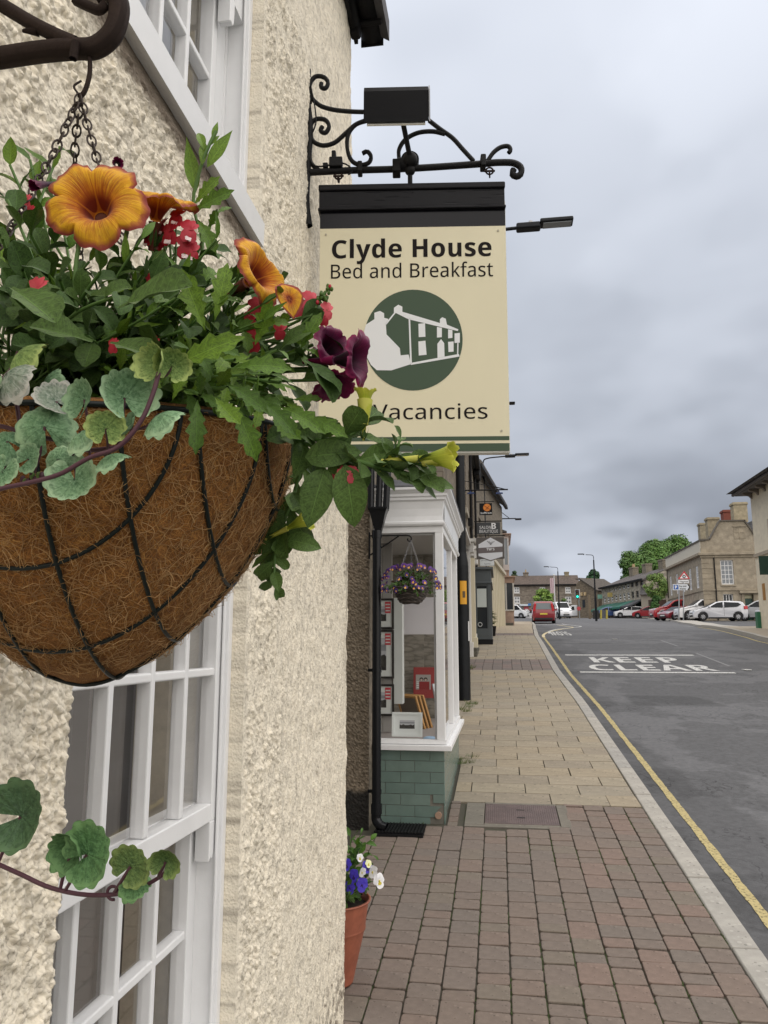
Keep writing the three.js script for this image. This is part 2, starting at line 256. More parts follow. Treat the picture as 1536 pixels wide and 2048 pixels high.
// moss and weeds in the joints
{
  const R = rng(5), blade = new THREE.ConeGeometry(0.0016, 0.009, 3).translate(0, 0.003, 0), N = 5200;
  const im = new THREE.InstancedMesh(blade, leafy(0.075, 0.115, 0.03), N), m4 = new THREE.Matrix4(), e = new THREE.Euler(), q = new THREE.Quaternion(); let n = 0;
  for (let t = 0; t < 60000 && n < N; t++) {
    const i = Math.floor(R() * 15), x = 1.1 - 0.1552 * i - 0.004 + (R() - 0.5) * 0.008, d = 3.1 + R() * 3.5;
    if (x < -0.68 && d < 3.6) continue; if (fbm(x * 3, d * 2.2, 4, 3) < mix(0.47, 0.62, (x + 0.7) / 1.8)) continue; if (x > -0.26 && x < 0.5 && d > 6.05) continue;
    e.set((R() - 0.5) * 1.6, R() * 6.3, (R() - 0.5) * 1.6); const s = 0.6 + R() * 0.9; im.setMatrixAt(n++, m4.compose(V(x, gy(d) - 0.008, -d), q.setFromEuler(e), V(s, s, s)));
  }
  im.count = n; im.name = 'moss'; tag(im, 'green moss growing in the joints of the block paving', 'moss', null, 'stuff'); scene.add(im);
  const tuftG = merge([...Array(26)].map(() => { const a = R() * 6.3, l = 0.03 + R() * 0.05, b = V(Math.cos(a) * R() * 0.05, 0, Math.sin(a) * R() * 0.05); return bar(b, b.clone().add(V(Math.cos(a) * l * 0.6, l, Math.sin(a) * l * 0.6)), 0.002, 3, 0.0004); }));
  for (const [px, py, s, l] of [[935, 1522, 1, 'low green tuft of grass on the slabs beside the green tiled plinth'], [925, 1420, 1.4, 'low green weeds at the foot of the black lamp post'], [942, 1408, 1.1, 'thin green weeds on the slabs just right of the black lamp post foot'], [934, 1338, 1.8, 'green weeds at the left end of the first dark paving band']]) {
    const [X, Y] = ray(px, py), d = EYE / (0.083 - Y), o = thing('grass_tuft', l, 'weeds', V(X * d, gy(d), -d));
    for (let i = 0; i < 7; i++) { const m = put('blades', tuftG, leafy(0.06 + R() * 0.04, 0.12, 0.02), o, V(X * d + (R() - 0.5) * 0.16 * s, gy(d), -d + (R() - 0.5) * 0.5 * s), [0, R() * 6, 0], s * (0.4 + 0.5 * R())); m.userData.kind = undefined; delete m.userData.kind; }
  }
}
// ---- manhole cover, gully grating
{
  const d0 = 6.14, d1 = 6.7, o = thing('manhole_cover', 'brown steel access cover in a concrete surround in the pavement', 'manhole cover', V(0.13, gy(6.42), -6.42));
  o.rotation.x = SLOPE;
  const L = (n, g, m) => { const k = new THREE.Mesh(m.userData.size ? boxUV(merge(g), m.userData.size) : merge(g), m); k.name = n; k.castShadow = k.receiveShadow = true; o.add(k); return k; };
  const conc = mat(0.2, 0.182, 0.15, 0.9, { map: stoneTex, size: 0.5 }), steel = mat(0.185, 0.135, 0.125, 0.5, { map: blotch, size: 0.4, metalness: 0.25 });
  for (const g of [rb(-0.43, -0.285, -0.03, 0.001, -0.28, 0.28), rb(0.285, 0.365, -0.03, 0.001, -0.28, 0.28), rb(-0.283, 0.283, -0.03, 0.001, -0.3, -0.262), rb(-0.43, 0.365, -0.03, 0, 0.282, 0.325), rb(-0.283, 0.283, -0.03, 0, 0.245, 0.28)]) L('surround', g, conc);
  const studs = []; for (let i = 0; i < 34; i++) for (let j = 0; j < 28; j++) { const a = (i + j) % 2 ? 0.7 : -0.7; studs.push(new THREE.BoxGeometry(0.012, 0.0016, 0.003).rotateY(a).translate(-0.268 + i * 0.0162, 0.0015, -0.245 + j * 0.0175)); }
  const plate = L('plate', [rb(-0.278, 0.278, -0.03, 0.001, -0.256, 0.24, 0.002)], steel);
  const st = new THREE.Mesh(merge(studs), steel); st.name = 'tread'; st.userData.kind = 'stuff'; plate.add(st);
  for (const z of [-0.11, 0.09]) L('keyhole', [rb(-0.035, 0.03, -0.01, 0.0035, z - 0.008, z + 0.008, 0.003)], MAT.black);
}
{
  const o = thing('drain_grating', 'black plastic mesh mat over the gully at the foot of the downpipe', 'drain cover', V(-0.76, gy(5.95), -5.95)), b = [];
  for (let i = 0; i < 15; i++) b.push(rb(-0.93 + i * 0.024, -0.921 + i * 0.024, gy(5.95) + 0.006 - 0.0, gy(5.95) + 0.022, -6.09, -5.8, 0.003));
  for (let i = 0; i < 13; i++) b.push(bx(-0.935, -0.58, gy(5.95) + 0.008, gy(5.95) + 0.018, -5.81 - i * 0.022, -5.818 - i * 0.022));
  M('mesh', b, MAT.black, o); M('tray', bx(-0.937, -0.578, gy(5.95) - 0.012, gy(5.95) + 0.004, -6.1, -5.79), MAT.black, o);
}
// ---- painted lines
const yellowPaint = mat(0.52, 0.43, 0.2, 0.8, { map: tex(512, 512, (u, v) => { const f = fbm(u * 40, v * 40, 7, 4, 40); return f < 0.34 ? 0.22 : 0.72 + 0.5 * (f - 0.34); }), size: 0.5 }), whitePaint = mat(0.66, 0.66, 0.64, 0.75, { map: tex(512, 512, (u, v) => { const f = fbm(u * 30, v * 30, 2, 4, 30); return f < 0.36 ? 0.34 : 0.8 + 0.16 * f; }), size: 0.6 });
const wob = (x, s, a = 0.008) => (d) => (typeof x === 'function' ? x(d) : x) + a * 2 * (vnoise(d * 9, s, 1) - 0.5) + a * (vnoise(d * 40, s, 4) - 0.5);
const line = (label, xl, xr, d0, d1, m, n, g) => tag(M('road_marking', ribbon(xl, xr, d0, d1, ROADLIFT + 0.004, n), m), label, 'road marking', g);
{
  const yx = (d) => kerbX(d) + 0.345 - 0.03 * step2(14, 26, d);
  line('long yellow no-parking line painted beside the kerb', wob((d) => yx(d) - 0.031, 1, 0.005), wob((d) => yx(d) + 0.031, 2, 0.005), 2.2, 26.4, yellowPaint, 900);
  line('yellow line kicking out round the parking bay, inner stripe', (d) => mix(yx(26.4), 3.6, sm(clamp((d - 26.4) / 14))) - 0.05, (d) => mix(yx(26.4), 3.6, sm(clamp((d - 26.4) / 14))) + 0.05, 26.4, 50, mat(0.6, 0.52, 0.33, 0.8), 40);
  line('pale outer stripe around the parking bay behind the red car', (d) => mix(1.75, 4.3, sm(clamp((d - 29) / 15))), (d) => mix(1.85, 4.4, sm(clamp((d - 29) / 15))), 29, 56, whitePaint, 40);
  line('white line closing the parking bay behind the red car', () => kerbX(52) + 0.2, () => 4.3, 51.2, 52, whitePaint, 2);
  line('thin white line above the KEEP CLEAR words', () => 1.6, () => 4.65, 19.85, 20.05, whitePaint, 2); line('thin white line below the KEEP CLEAR words', () => 1.6, () => 4.6, 16.35, 16.52, whitePaint, 2);
  for (const [d0, d1, l] of [[12.6, 14.9, 'faint white centre dash nearest the camera'], [17.6, 20.5, 'faint white centre dash beside the word KEEP'], [22.5, 24.8, 'faint white centre dash beyond the KEEP CLEAR box']]) line(l, (d) => 4.78 + 0.05 * (d - 15) * 0.1, (d) => 4.84 + 0.05 * (d - 15) * 0.1, d0, d1, mat(0.24, 0.24, 0.245, 0.8, { map: grain, size: 0.2 }), 6, 'faint centre dashes');
  for (const [x, d, l] of [[4.95, 16.9, 'small white road stud right of the KEEP CLEAR words'], [3.55, 25.2, 'small white road stud beyond the KEEP CLEAR box']]) tag(M('road_stud', rb(x - 0.07, x + 0.07, gy(d) + ROADLIFT, gy(d) + ROADLIFT + 0.02, -d - 0.12, -d + 0.12, 0.008), whitePaint), l, 'road stud');
}
// ---------------------------------------------------------------- lettering
const sansB = await new FontLoader().loadAsync('fonts/droid/droid_sans_bold.typeface.json'), sans = await new FontLoader().loadAsync('fonts/droid/droid_sans_regular.typeface.json');
function textGeo(font, s, x0, x1, y0, cap, seg = 6) { // flat letters from x0 to x1 on a base line, capitals cap high
  const g = new THREE.ShapeGeometry(font.generateShapes(s, 100), seg); g.computeBoundingBox(); const b = g.boundingBox;
  const h = new THREE.ShapeGeometry(font.generateShapes('H', 100), 2); h.computeBoundingBox();
  g.translate(-b.min.x, 0, 0); g.scale((x1 - x0) / (b.max.x - b.min.x), cap / (h.boundingBox.max.y - h.boundingBox.min.y), 1); return g.translate(x0, y0, 0);
}
function roadText(s, x0, x1, d0, d1, label, m = whitePaint, font = sansB) {
  const g = textGeo(font, s, x0, x1, 0, d1 - d0), p = g.attributes.position;
  for (let i = 0; i < p.count; i++) { const d = d0 + p.getY(i), x = p.getX(i); p.setXYZ(i, x, gy(d) + ROADLIFT + 0.005, -d); }
  const ix = g.index.array; g.computeVertexNormals();
  return tag(M('road_lettering', g, m, scene, { ax: 'y' }), label, 'road marking');
}
roadText('KEEP', 2.1, 4.04, 18.25, 19.4, 'white painted word KEEP on the road, the farther word');
roadText('CLEAR', 1.88, 4.4, 16.75, 17.8, 'white painted word CLEAR on the road, the nearer word');
roadText('SLOW', 2.5, 1.82, 30.4, 27.6, 'small white painted lettering beside the parking bay');
// ---------------------------------------------------------------- the cream rendered house on the left
const WX = -0.68, CORNER = 3.46, HTOP = EYE + 3.16;
const creamMat = mat(1, 1, 1, 0.85, { vertexColors: true, bumpMap: tex(1024, 1024, (u, v) => 0.5 * fbm(u * 48, v * 48, 3, 4, 48) + 0.5 * lumps(u * 64, v * 64, 1, 5, 0.75, 64)), bumpScale: 0.0034, size: 0.4 });
const house = thing('rendered_house', 'cream roughcast house on the left with white sash windows, nearest the camera', 'house', V(WX, gy(1.6), -1.6));
const OPEN = [{ d0: 1.17, d1: 2.03, y0: EYE - 1.06, y1: EYE + 0.34 }, { d0: 1.17, d1: 2.03, y0: EYE + 1.14, y1: EYE + 2.62 }];
function wallBump(d, y) {
  const corner = step2(2.3, 2.5, d + 0.12 * (fbm(y * 3, d * 3, 7, 3) - 0.5)); // a flatter, brushed strip down the corner
  const big = (fbm(d * 3.2, y * 3.2, 1, 3) - 0.5) * 0.02, mid = (fbm(d * 24, y * 24, 5, 3) - 0.5) * 0.007;
  const l1 = lumps(d, y, 0.0135, 11, 0.62) ** 1.5, l2 = lumps(d + 3, y, 0.0075, 31, 0.75) ** 1.4, cover = step2(0.3, 0.55, fbm(d * 11, y * 11, 21, 3));
  let h = (l1 * 0.0118 + l2 * 0.0075) * (0.3 + 0.7 * cover);
  h = mix(h, (fbm(d * 60, y * 14, 3, 3) - 0.5) * 0.012 + l2 * 0.0035 + l1 * 0.002, corner);
  // the trowelled margin round each opening
  for (const o of OPEN) { const e = Math.max(o.d0 - d, d - o.d1, o.y0 - y, y - o.y1); if (e < 0.05) h *= d < o.d0 ? 1 : 0.1 + 0.9 * step2(0.006, 0.045, e); }
  let k = 1; for (const o of OPEN) { const e = Math.max(o.d0 - d, d - o.d1, o.y0 - y, y - o.y1); if (e < 0.04 && d > o.d0) k = Math.min(k, 0.12 + 0.88 * step2(0.006, 0.036, e)); }
  return (big * 0.6 + mid) * k + h + 0.012 * step2(CORNER - 0.05, CORNER, d) * (fbm(y * 9, 2, 2, 3) - 0.9);
}
function wallTint(d, y) {
  const a = fbm(d * 2.1, y * 2.1, 3, 4), s = fbm(d * 45, y * 45, 9, 3), s2 = fbm(d * 110, y * 70, 5, 2);
  let c = [0.85, 0.778, 0.635].map((v, k) => v * (0.93 + 0.14 * a) * (1 + (k - 1) * 0.03 * (s - 0.5)));
  const pit = fbm(d * 190, y * 190, 15, 2); let dirtAndShade = step2(0.6, 0.7, s + 0.22 * (a - 0.5)) * 0.2 + 0.2 * step2(0.6, 0.72, s2) + 0.3 * step2(0.65, 0.74, pit + 0.12 * (s - 0.5));
  const sill = EYE + 1.14 - y; // black mould and shade, both painted into the colour under the sill
  if (sill > -0.01 && sill < 0.14 && d < 2.05) dirtAndShade = Math.max(dirtAndShade, step2(0.05 + 0.05 * s, 0.0, sill - 0.03) * step2(0.25, 0.5, s2 + 0.25) * 1.1);
  dirtAndShade += step2(0.5, 0.0, y - gy(d)) * step2(0.45, 0.65, s + 0.3 * (fbm(d * 6, y * 6, 30, 3) - 0.5)) * 0.7 * step2(2.2, 3.3, d);
  dirtAndShade += step2(3.28, 3.44, d) * step2(0.42, 0.62, fbm(d * 25, y * 7, 13, 3)) * step2(EYE + 1.6, EYE + 0.2, y) * step2(EYE - 0.5, EYE + 0.3, y) * 0.55;
  dirtAndShade = clamp(dirtAndShade); return [mix(c[0], 0.17, dirtAndShade), mix(c[1], 0.135, dirtAndShade), mix(c[2], 0.1, dirtAndShade)];
}
{
  const sheet = (d0, d1, y0, y1, sd, sy, grow = 1) => { // one displaced field of render
    const ds = [], nY = Math.max(2, Math.round((y1 - y0) / sy)); let d = d0; while (d < d1 - sd * 0.3) { ds.push(d); d += sd * (grow === 1 ? 1 : d / d0); } ds.push(d1);
    const p = [], c = [], idx = [];
    for (let i = 0; i < ds.length; i++) for (let j = 0; j <= nY; j++) {
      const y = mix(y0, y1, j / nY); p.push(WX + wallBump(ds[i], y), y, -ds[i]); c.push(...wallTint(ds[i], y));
      if (i && j) { const a = (i - 1) * (nY + 1) + j - 1, b = a + nY + 1; idx.push(a, b, a + 1, b, b + 1, a + 1); }
    }
    const g = new THREE.BufferGeometry(); g.setAttribute('position', new THREE.Float32BufferAttribute(p, 3)); g.setAttribute('color', new THREE.Float32BufferAttribute(c, 3)); g.setIndex(idx); g.computeVertexNormals(); return g;
  };
  // edges turned into the wall: along d (top/bottom edges) or along y (sides)
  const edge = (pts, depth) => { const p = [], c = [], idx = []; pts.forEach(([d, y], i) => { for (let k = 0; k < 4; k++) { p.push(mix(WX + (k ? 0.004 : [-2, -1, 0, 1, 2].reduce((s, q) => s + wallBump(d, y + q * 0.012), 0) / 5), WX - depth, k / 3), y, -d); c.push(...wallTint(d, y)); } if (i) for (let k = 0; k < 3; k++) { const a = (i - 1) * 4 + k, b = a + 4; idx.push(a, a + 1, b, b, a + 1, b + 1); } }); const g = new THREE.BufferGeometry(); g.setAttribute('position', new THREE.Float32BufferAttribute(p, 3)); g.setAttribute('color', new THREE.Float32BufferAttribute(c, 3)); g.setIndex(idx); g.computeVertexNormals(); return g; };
  const range = (a, b, n) => [...Array(n + 1)].map((_, i) => mix(a, b, i / n));
  const [lo, up] = OPEN, gs = [];
  gs.push(sheet(0.52, 1.17, EYE - 0.65, EYE + 1.3, 0.0026, 0.0028));
  gs.push(sheet(-0.6, 0.52, gy(0) - 0.3, HTOP, 0.03, 0.03)); gs.push(sheet(0.52, 1.17, gy(0) - 0.2, EYE - 0.65, 0.02, 0.02)); gs.push(sheet(0.52, 1.17, EYE + 1.3, HTOP, 0.02, 0.02));
  gs.push(sheet(1.17, 2.03, gy(1) - 0.1, lo.y0, 0.012, 0.012)); gs.push(sheet(1.17, 2.03, lo.y1, up.y0, 0.0042, 0.0042)); gs.push(sheet(1.17, 2.03, up.y1, HTOP, 0.03, 0.03));
  gs.push(sheet(2.03, CORNER, EYE - 1.68, EYE + 2.2, 0.0048, 0.0052, 1.0)); gs.push(sheet(2.03, CORNER, EYE + 2.2, HTOP, 0.01, 0.008)); gs.push(sheet(2.03, CORNER, gy(2) - 0.1, EYE - 1.68, 0.02, 0.02));
  const rv = []; for (const o of OPEN) { rv.push(edge(range(o.y0, o.y1, 200).map((y) => [o.d0, y]), 0.05)); rv.push(edge(range(o.y0, o.y1, 200).map((y) => [o.d1, y]), 0.05)); rv.push(edge(range(o.d0, o.d1, 60).map((d) => [d, o.y1]), 0.05)); rv.push(edge(range(o.d0, o.d1, 60).map((d) => [d, o.y0]), 0.05)); }
  gs.push(edge(range(gy(3) - 0.2, HTOP, 700).map((y) => [CORNER, y]), 0.05));
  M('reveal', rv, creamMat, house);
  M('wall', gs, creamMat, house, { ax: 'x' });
  // masonry behind the render, with the openings cut through, and the return wall
  const core = extr([[0.6, gy(0) - 0.6], [-CORNER + 0.012, gy(0) - 0.6], [-CORNER + 0.012, HTOP], [0.6, HTOP]], 0.28, 0, OPEN.map((o) => [[-o.d0 + 0.001, o.y0 - 0.001], [-o.d0 + 0.001, o.y1 + 0.001], [-o.d1 - 0.001, o.y1 + 0.001], [-o.d1 - 0.001, o.y0 - 0.001]]));
  core.rotateY(-Math.PI / 2); // x of the shape -> z, depth -> -x
  core.translate(WX - 0.025, 0, 0);
  M('masonry', core, mat(0.62, 0.55, 0.43, 0.9, { map: grain, size: 0.5 }), house);
  M('return_wall', bx(-7, WX - 0.31, gy(0) - 0.6, HTOP, -CORNER + 0.012, -CORNER + 0.3), mat(0.5, 0.44, 0.34, 0.9, { map: grain, size: 0.5 }), house);
  M('room', [bx(-4.2, -4.15, gy(0) - 0.6, HTOP, 0.6, -3.1), bx(-4.15, WX - 0.31, EYE + 0.55, EYE + 0.85, 0.55, -3.1), bx(-4.15, WX - 0.31, gy(0) - 0.4, gy(0) - 0.1, 0.55, -3.1), bx(-4.15, WX - 0.31, EYE + 2.95, EYE + 3.1, 0.55, -3.1), bx(-4.2, WX - 0.31, gy(0) - 0.6, HTOP, 0.6, 0.55)], mat(0.5, 0.45, 0.39, 0.9), house);
  // roof
  const roof = extr([[-0.5, 0], [-7.2, 4.4], [-7.2, 4.55], [-0.5, 0.12]], 4.3, 0); roof.translate(0, HTOP - 0.02, -CORNER - 0.1);
  M('roof', roof, mat(0.12, 0.12, 0.13, 0.8, { map: blotch, size: 1.2 }), house);
  const gut = []; { const s = new THREE.Shape(); s.absarc(0, 0, 0.062, Math.PI, 2 * Math.PI); s.lineTo(0.056, 0); s.absarc(0, 0, 0.056, 2 * Math.PI, Math.PI, true); const g = new THREE.ExtrudeGeometry(s, { depth: 4.2, bevelEnabled: false, curveSegments: 12 }); g.translate(WX + 0.085, HTOP + 0.045, -CORNER - 0.12); gut.push(g); }
  gut.push(bx(WX + 0.025, WX + 0.145, HTOP - 0.02, HTOP + 0.05, -CORNER - 0.115, -CORNER - 0.125));
  const gg = M('gutter', gut, MAT.iron, house);
  M('bracket', [rb(WX + 0.0, WX + 0.05, HTOP - 0.10, HTOP - 0.0, -CORNER + 0.02, -CORNER + 0.07, 0.01), rb(WX - 0.0, WX + 0.16, HTOP - 0.038, HTOP - 0.018, -CORNER + 0.03, -CORNER + 0.06, 0.006), bar(V(WX + 0.02, HTOP - 0.05, -CORNER + 0.045), V(WX + 0.02, HTOP + 0.25, -CORNER + 0.9), 0.03)], MAT.iron, gg);
  M('soffit_board', bx(WX + 0.003, WX + 0.022, HTOP - 0.06, HTOP + 0.1, 0.5, -CORNER - 0.05), MAT.black, house);
}
// ---- sash windows
function sash(win, d0, d1, y0, y1, x, cols, rows, top = 0.045, bot = 0.05) { // the face of the sash is at x
  const st = 0.036, b = 0.021, dp = 0.042, gs = [], r = 0.004;
  gs.push(rb(x - dp, x, y0, y1, -d0, -d0 - st, r), rb(x - dp, x, y0, y1, -d1 + st, -d1, r), rb(x - dp - 0.001, x - 0.001, y0, y0 + bot, -d0 - st, -d1 + st, r), rb(x - dp - 0.001, x - 0.001, y1 - top, y1, -d0 - st, -d1 + st, r));
  const a = d0 + st, e = d1 - st, pw = (e - a) / cols, ph = (y1 - top - y0 - bot) / rows;
  for (let i = 1; i < cols; i++) { const d = a + pw * i; gs.push(rb(x - dp + 0.004, x - 0.003, y0 + bot, y1 - top, -d + b / 2, -d - b / 2, 0.005)); }
  for (let j = 1; j < rows; j++) { const y = y0 + bot + ph * j; gs.push(rb(x - dp + 0.005, x - 0.0045, y - b / 2, y + b / 2, -a, -e, 0.005)); }
  M('sash', gs, MAT.white, win);
  for (let i = 0; i < cols; i++) for (let j = 0; j < rows; j++) { // each pane of old glass sits a little out of true
    const m = put('pane', new THREE.PlaneGeometry(ph - 0.004, pw - 0.004).rotateZ(Math.PI / 2), MAT.glass, win, V(x - 0.024, y0 + bot + ph * (j + 0.5), -(a + pw * (i + 0.5))));
    m.rotation.set((hash(i, j, 3) - 0.5) * 0.006, Math.PI / 2 + (hash(i, j, 4) - 0.5) * 0.008, 0); m.scale.set(1, 1, 1);
  }
}
function sashWindow(o, label, ym, sill, ex = 0) {
  const w = new THREE.Group(); w.name = 'window'; w.userData.label = label; w.position.set(WX + 0.68, 0, 0); house.add(w); w.position.set(0, 0, 0);
  const x = WX - 0.036, gs = [], { d0, d1, y0, y1 } = o, j = 0.03;
  gs.push(rb(x - 0.12, x, y0, y1, -d0, -d0 - j), rb(x - 0.12, x, y0, y1, -d1 + j, -d1), rb(x - 0.119, x - 0.001, y1 - 0.045, y1, -d0 - j, -d1 + j), rb(x - 0.119, x - 0.001, y0, y0 + 0.03, -d0 - j, -d1 + j));
  for (const [a, b] of [[d0 + j, d0 + j + 0.014], [d1 - j - 0.014, d1 - j]]) gs.push(rb(x - 0.014, x - 0.0085, y0 + 0.03, y1 - 0.045, -a, -b, 0.002), rb(x - 0.115, x - 0.066, y0 + 0.03, ym, -a, -b, 0.002));
  const a = d0 + j, b = d1 - j - ex;
  if (ex) gs.push(bx(x - 0.11, x - 0.07, y0 + 0.03, ym - 0.05, -b + 0.002, -d1 + j), bx(x - 0.11, x - 0.02, ym - 0.05, y1 - 0.045, -b + 0.002, -d1 + j));
  M('frame', gs, MAT.white, w);
  sash(w, a, b, ym - 0.045, y1 - 0.045, x - 0.018, 4, 2, 0.04, 0.045);
  sash(w, a + 0.014, b - 0.014, y0 + 0.03, ym - 0.0, x - 0.064, 4, 2, 0.045, 0.06);
  for (const d of [a + 0.004, b - 0.040]) { // moulded horn under the meeting rail
    const h = extr([[0, 0], [0.034, 0], [0.034, -0.05], [0.031, -0.075], [0.022, -0.088], [0.012, -0.083], [0, -0.09]], 0.034, 0.002); h.rotateY(Math.PI / 2); h.translate(x - 0.054, ym - 0.046, -d); h.rotateY(0); M('horn', h, MAT.white, w);
  }
  if (sill) M('sill', [extr([[WX - 0.1, EYE + 1.15], [WX + 0.024, EYE + 1.142], [WX + 0.026, EYE + 1.212], [WX + 0.021, EYE + 1.22], [x - 0.1, EYE + 1.245], [x - 0.1, EYE + 1.15]], 1.3, 0.002).translate(0, 0, -2.01)], MAT.white, w);
  else M('sill', [extr([[x - 0.1, y0 - 0.07], [WX + 0.04, y0 - 0.07], [WX + 0.042, y0], [x - 0.1, y0 + 0.03]], 0.98, 0.002).translate(0, 0, -2.09)], MAT.white, w);
  return w;
}
sashWindow(OPEN[0], 'lower white sash window of small panes below the hanging basket', EYE - 0.4, false);
sashWindow({ ...OPEN[1], y0: EYE + 1.235 }, 'upper white sash window above the long white sill', EYE + 1.93, true, 0.075);
// curtains inside the two windows
{
  const folds = (d0, d1, y0, y1, x, n, amp) => { const g = new THREE.PlaneGeometry(d1 - d0, y1 - y0, n * 8, 6), p = g.attributes.position; for (let i = 0; i < p.count; i++) { const u = p.getX(i) / (d1 - d0); p.setXYZ(i, x + amp * Math.sin(u * n * 6.28 + Math.sin(u * 17) * 1.4), p.getY(i) + (y0 + y1) / 2, -(d0 + d1) / 2 - p.getX(i)); } g.computeVertexNormals(); return g; };
  tag(M('net_curtain', folds(1.1, 2.02, EYE + 1.28, EYE + 2.58, WX - 0.30, 15, 0.012), mat(0.75, 0.76, 0.78, 0.9, { side: THREE.DoubleSide, transmission: 0.35, thickness: 0 })), 'white net curtain hanging behind the upper sash window', 'curtain');
  tag(M('grey_curtain', folds(1.35, 2.1, EYE - 1.0, EYE + 0.32, WX - 0.34, 6, 0.02), mat(0.23, 0.215, 0.2, 0.9, { side: THREE.DoubleSide })), 'plain grey curtain drawn aside behind the lower sash window', 'curtain');
}
// ---------------------------------------------------------------- sign bracket, lamp and hanging sign
const SA = 0.115, SD = 2.6; // the sign's plane leaves the wall here, turned a little up the street
const sLoc0 = (px, py) => { const [X, Y] = ray(px, py), u = (X * SD - WX) / (Math.cos(SA) - X * Math.sin(SA)); return [u, Y * (SD + u * Math.sin(SA))]; };
const sLoc = sLoc0;
function signGroup(name, label, cat) { const o = thing(name, label, cat, V(WX, EYE, -SD)); o.rotation.y = SA; return o; }
function P2(o, name, geos, m) { const g = merge(geos); if (m.userData.size) boxUV(g, m.userData.size); const k = new THREE.Mesh(g, m); k.name = name; k.castShadow = k.receiveShadow = true; o.add(k); return k; }
{
  const o = signGroup('sign_bracket', 'black wrought iron bracket of scrolls holding the inn sign', 'sign bracket');
  const L = (pts, z = 0) => pts.map(([px, py]) => { const [u, v] = sLoc(px, py); return V(u, v, z); });
  const strap = (pts, r = 0.0085, n = 48, z = 0) => { const g = new THREE.TubeGeometry(new THREE.CatmullRomCurve3(L(pts, z), false, 'centripetal'), n, r, 6, false); return g; };
  P2(o, 'wall_bar', [strap([[616, 140], [614, 190], [620, 250], [616, 330], [613, 400], [617, 450]], 0.013, 30), strap([[614, 150], [611, 175], [616, 205]], 0.018, 10), strap([[613, 425], [617, 452]], 0.017, 6)], MAT.iron);
  P2(o, 'arm', [strap([[617, 345], [700, 341], [820, 337], [960, 328], [1000, 325], [1030, 327], [1042, 336], [1041, 349], [1031, 353], [1024, 346], [1028, 339]], 0.0125, 90)], MAT.iron);
  const sc = [
    [[622, 188], [620, 168], [632, 153], [650, 156], [656, 167], [650, 177], [642, 174], [643, 166]],
    [[620, 180], [624, 196], [640, 211], [665, 219], [700, 223], [727, 224]],
    [[620, 270], [622, 248], [634, 238], [652, 241], [658, 254], [650, 266], [641, 261], [645, 253]],
    [[621, 262], [626, 282], [645, 291], [668, 286], [690, 268], [712, 249], [740, 238]],
    [[735, 241], [712, 249], [697, 268], [695, 300], [705, 323], [722, 330], [738, 325], [742, 313], [734, 303], [725, 307]],
    [[798, 318], [798, 300], [810, 280], [835, 266], [865, 263], [890, 268]],
    [[858, 241], [880, 258], [905, 276], [925, 298], [947, 322]],
    [[975, 322], [988, 304], [1003, 294], [1017, 293], [1021, 301], [1017, 306]],
    [[619, 300], [622, 325], [634, 338], [645, 343]],
  ];
  sc.forEach((p) => P2(o, 'scroll', strap(p), MAT.iron));
  const col = (px, py, r = 0.02, w = 0.03) => { const [u, v] = sLoc(px, py); return rb(u - w / 2, u + w / 2, v - r, v + r, -r, r, 0.004); };
  P2(o, 'collar', [col(966, 326, 0.024, 0.02), col(720, 338, 0.022, 0.018), col(793, 337, 0.026, 0.03)], MAT.iron);
  P2(o, 'cable', [strap([[618, 160], [630, 215], [632, 250], [622, 275]], 0.003, 24, 0.008), strap([[618, 275], [618, 310], [630, 334], [690, 330], [705, 345], [697, 352]], 0.003, 30, 0.008)], MAT.black);
  P2(o, 'junction_box', [col(672, 328, 0.02, 0.05), col(668, 314, 0.018, 0.016), col(651, 332, 0.01, 0.02)], MAT.iron);
  for (const px of [677, 979]) { const [u, v] = sLoc(px, px < 800 ? 352 : 342); P2(o, 'shackle', [new THREE.TorusGeometry(0.014, 0.0035, 6, 14).translate(u, v, 0), new THREE.TorusGeometry(0.011, 0.003, 6, 14).rotateY(1.4).translate(u, v - 0.014, 0), bar(V(u - 0.02, v - 0.003, 0.004), V(u + 0.02, v, 0), 0.004)], MAT.rust); }
}
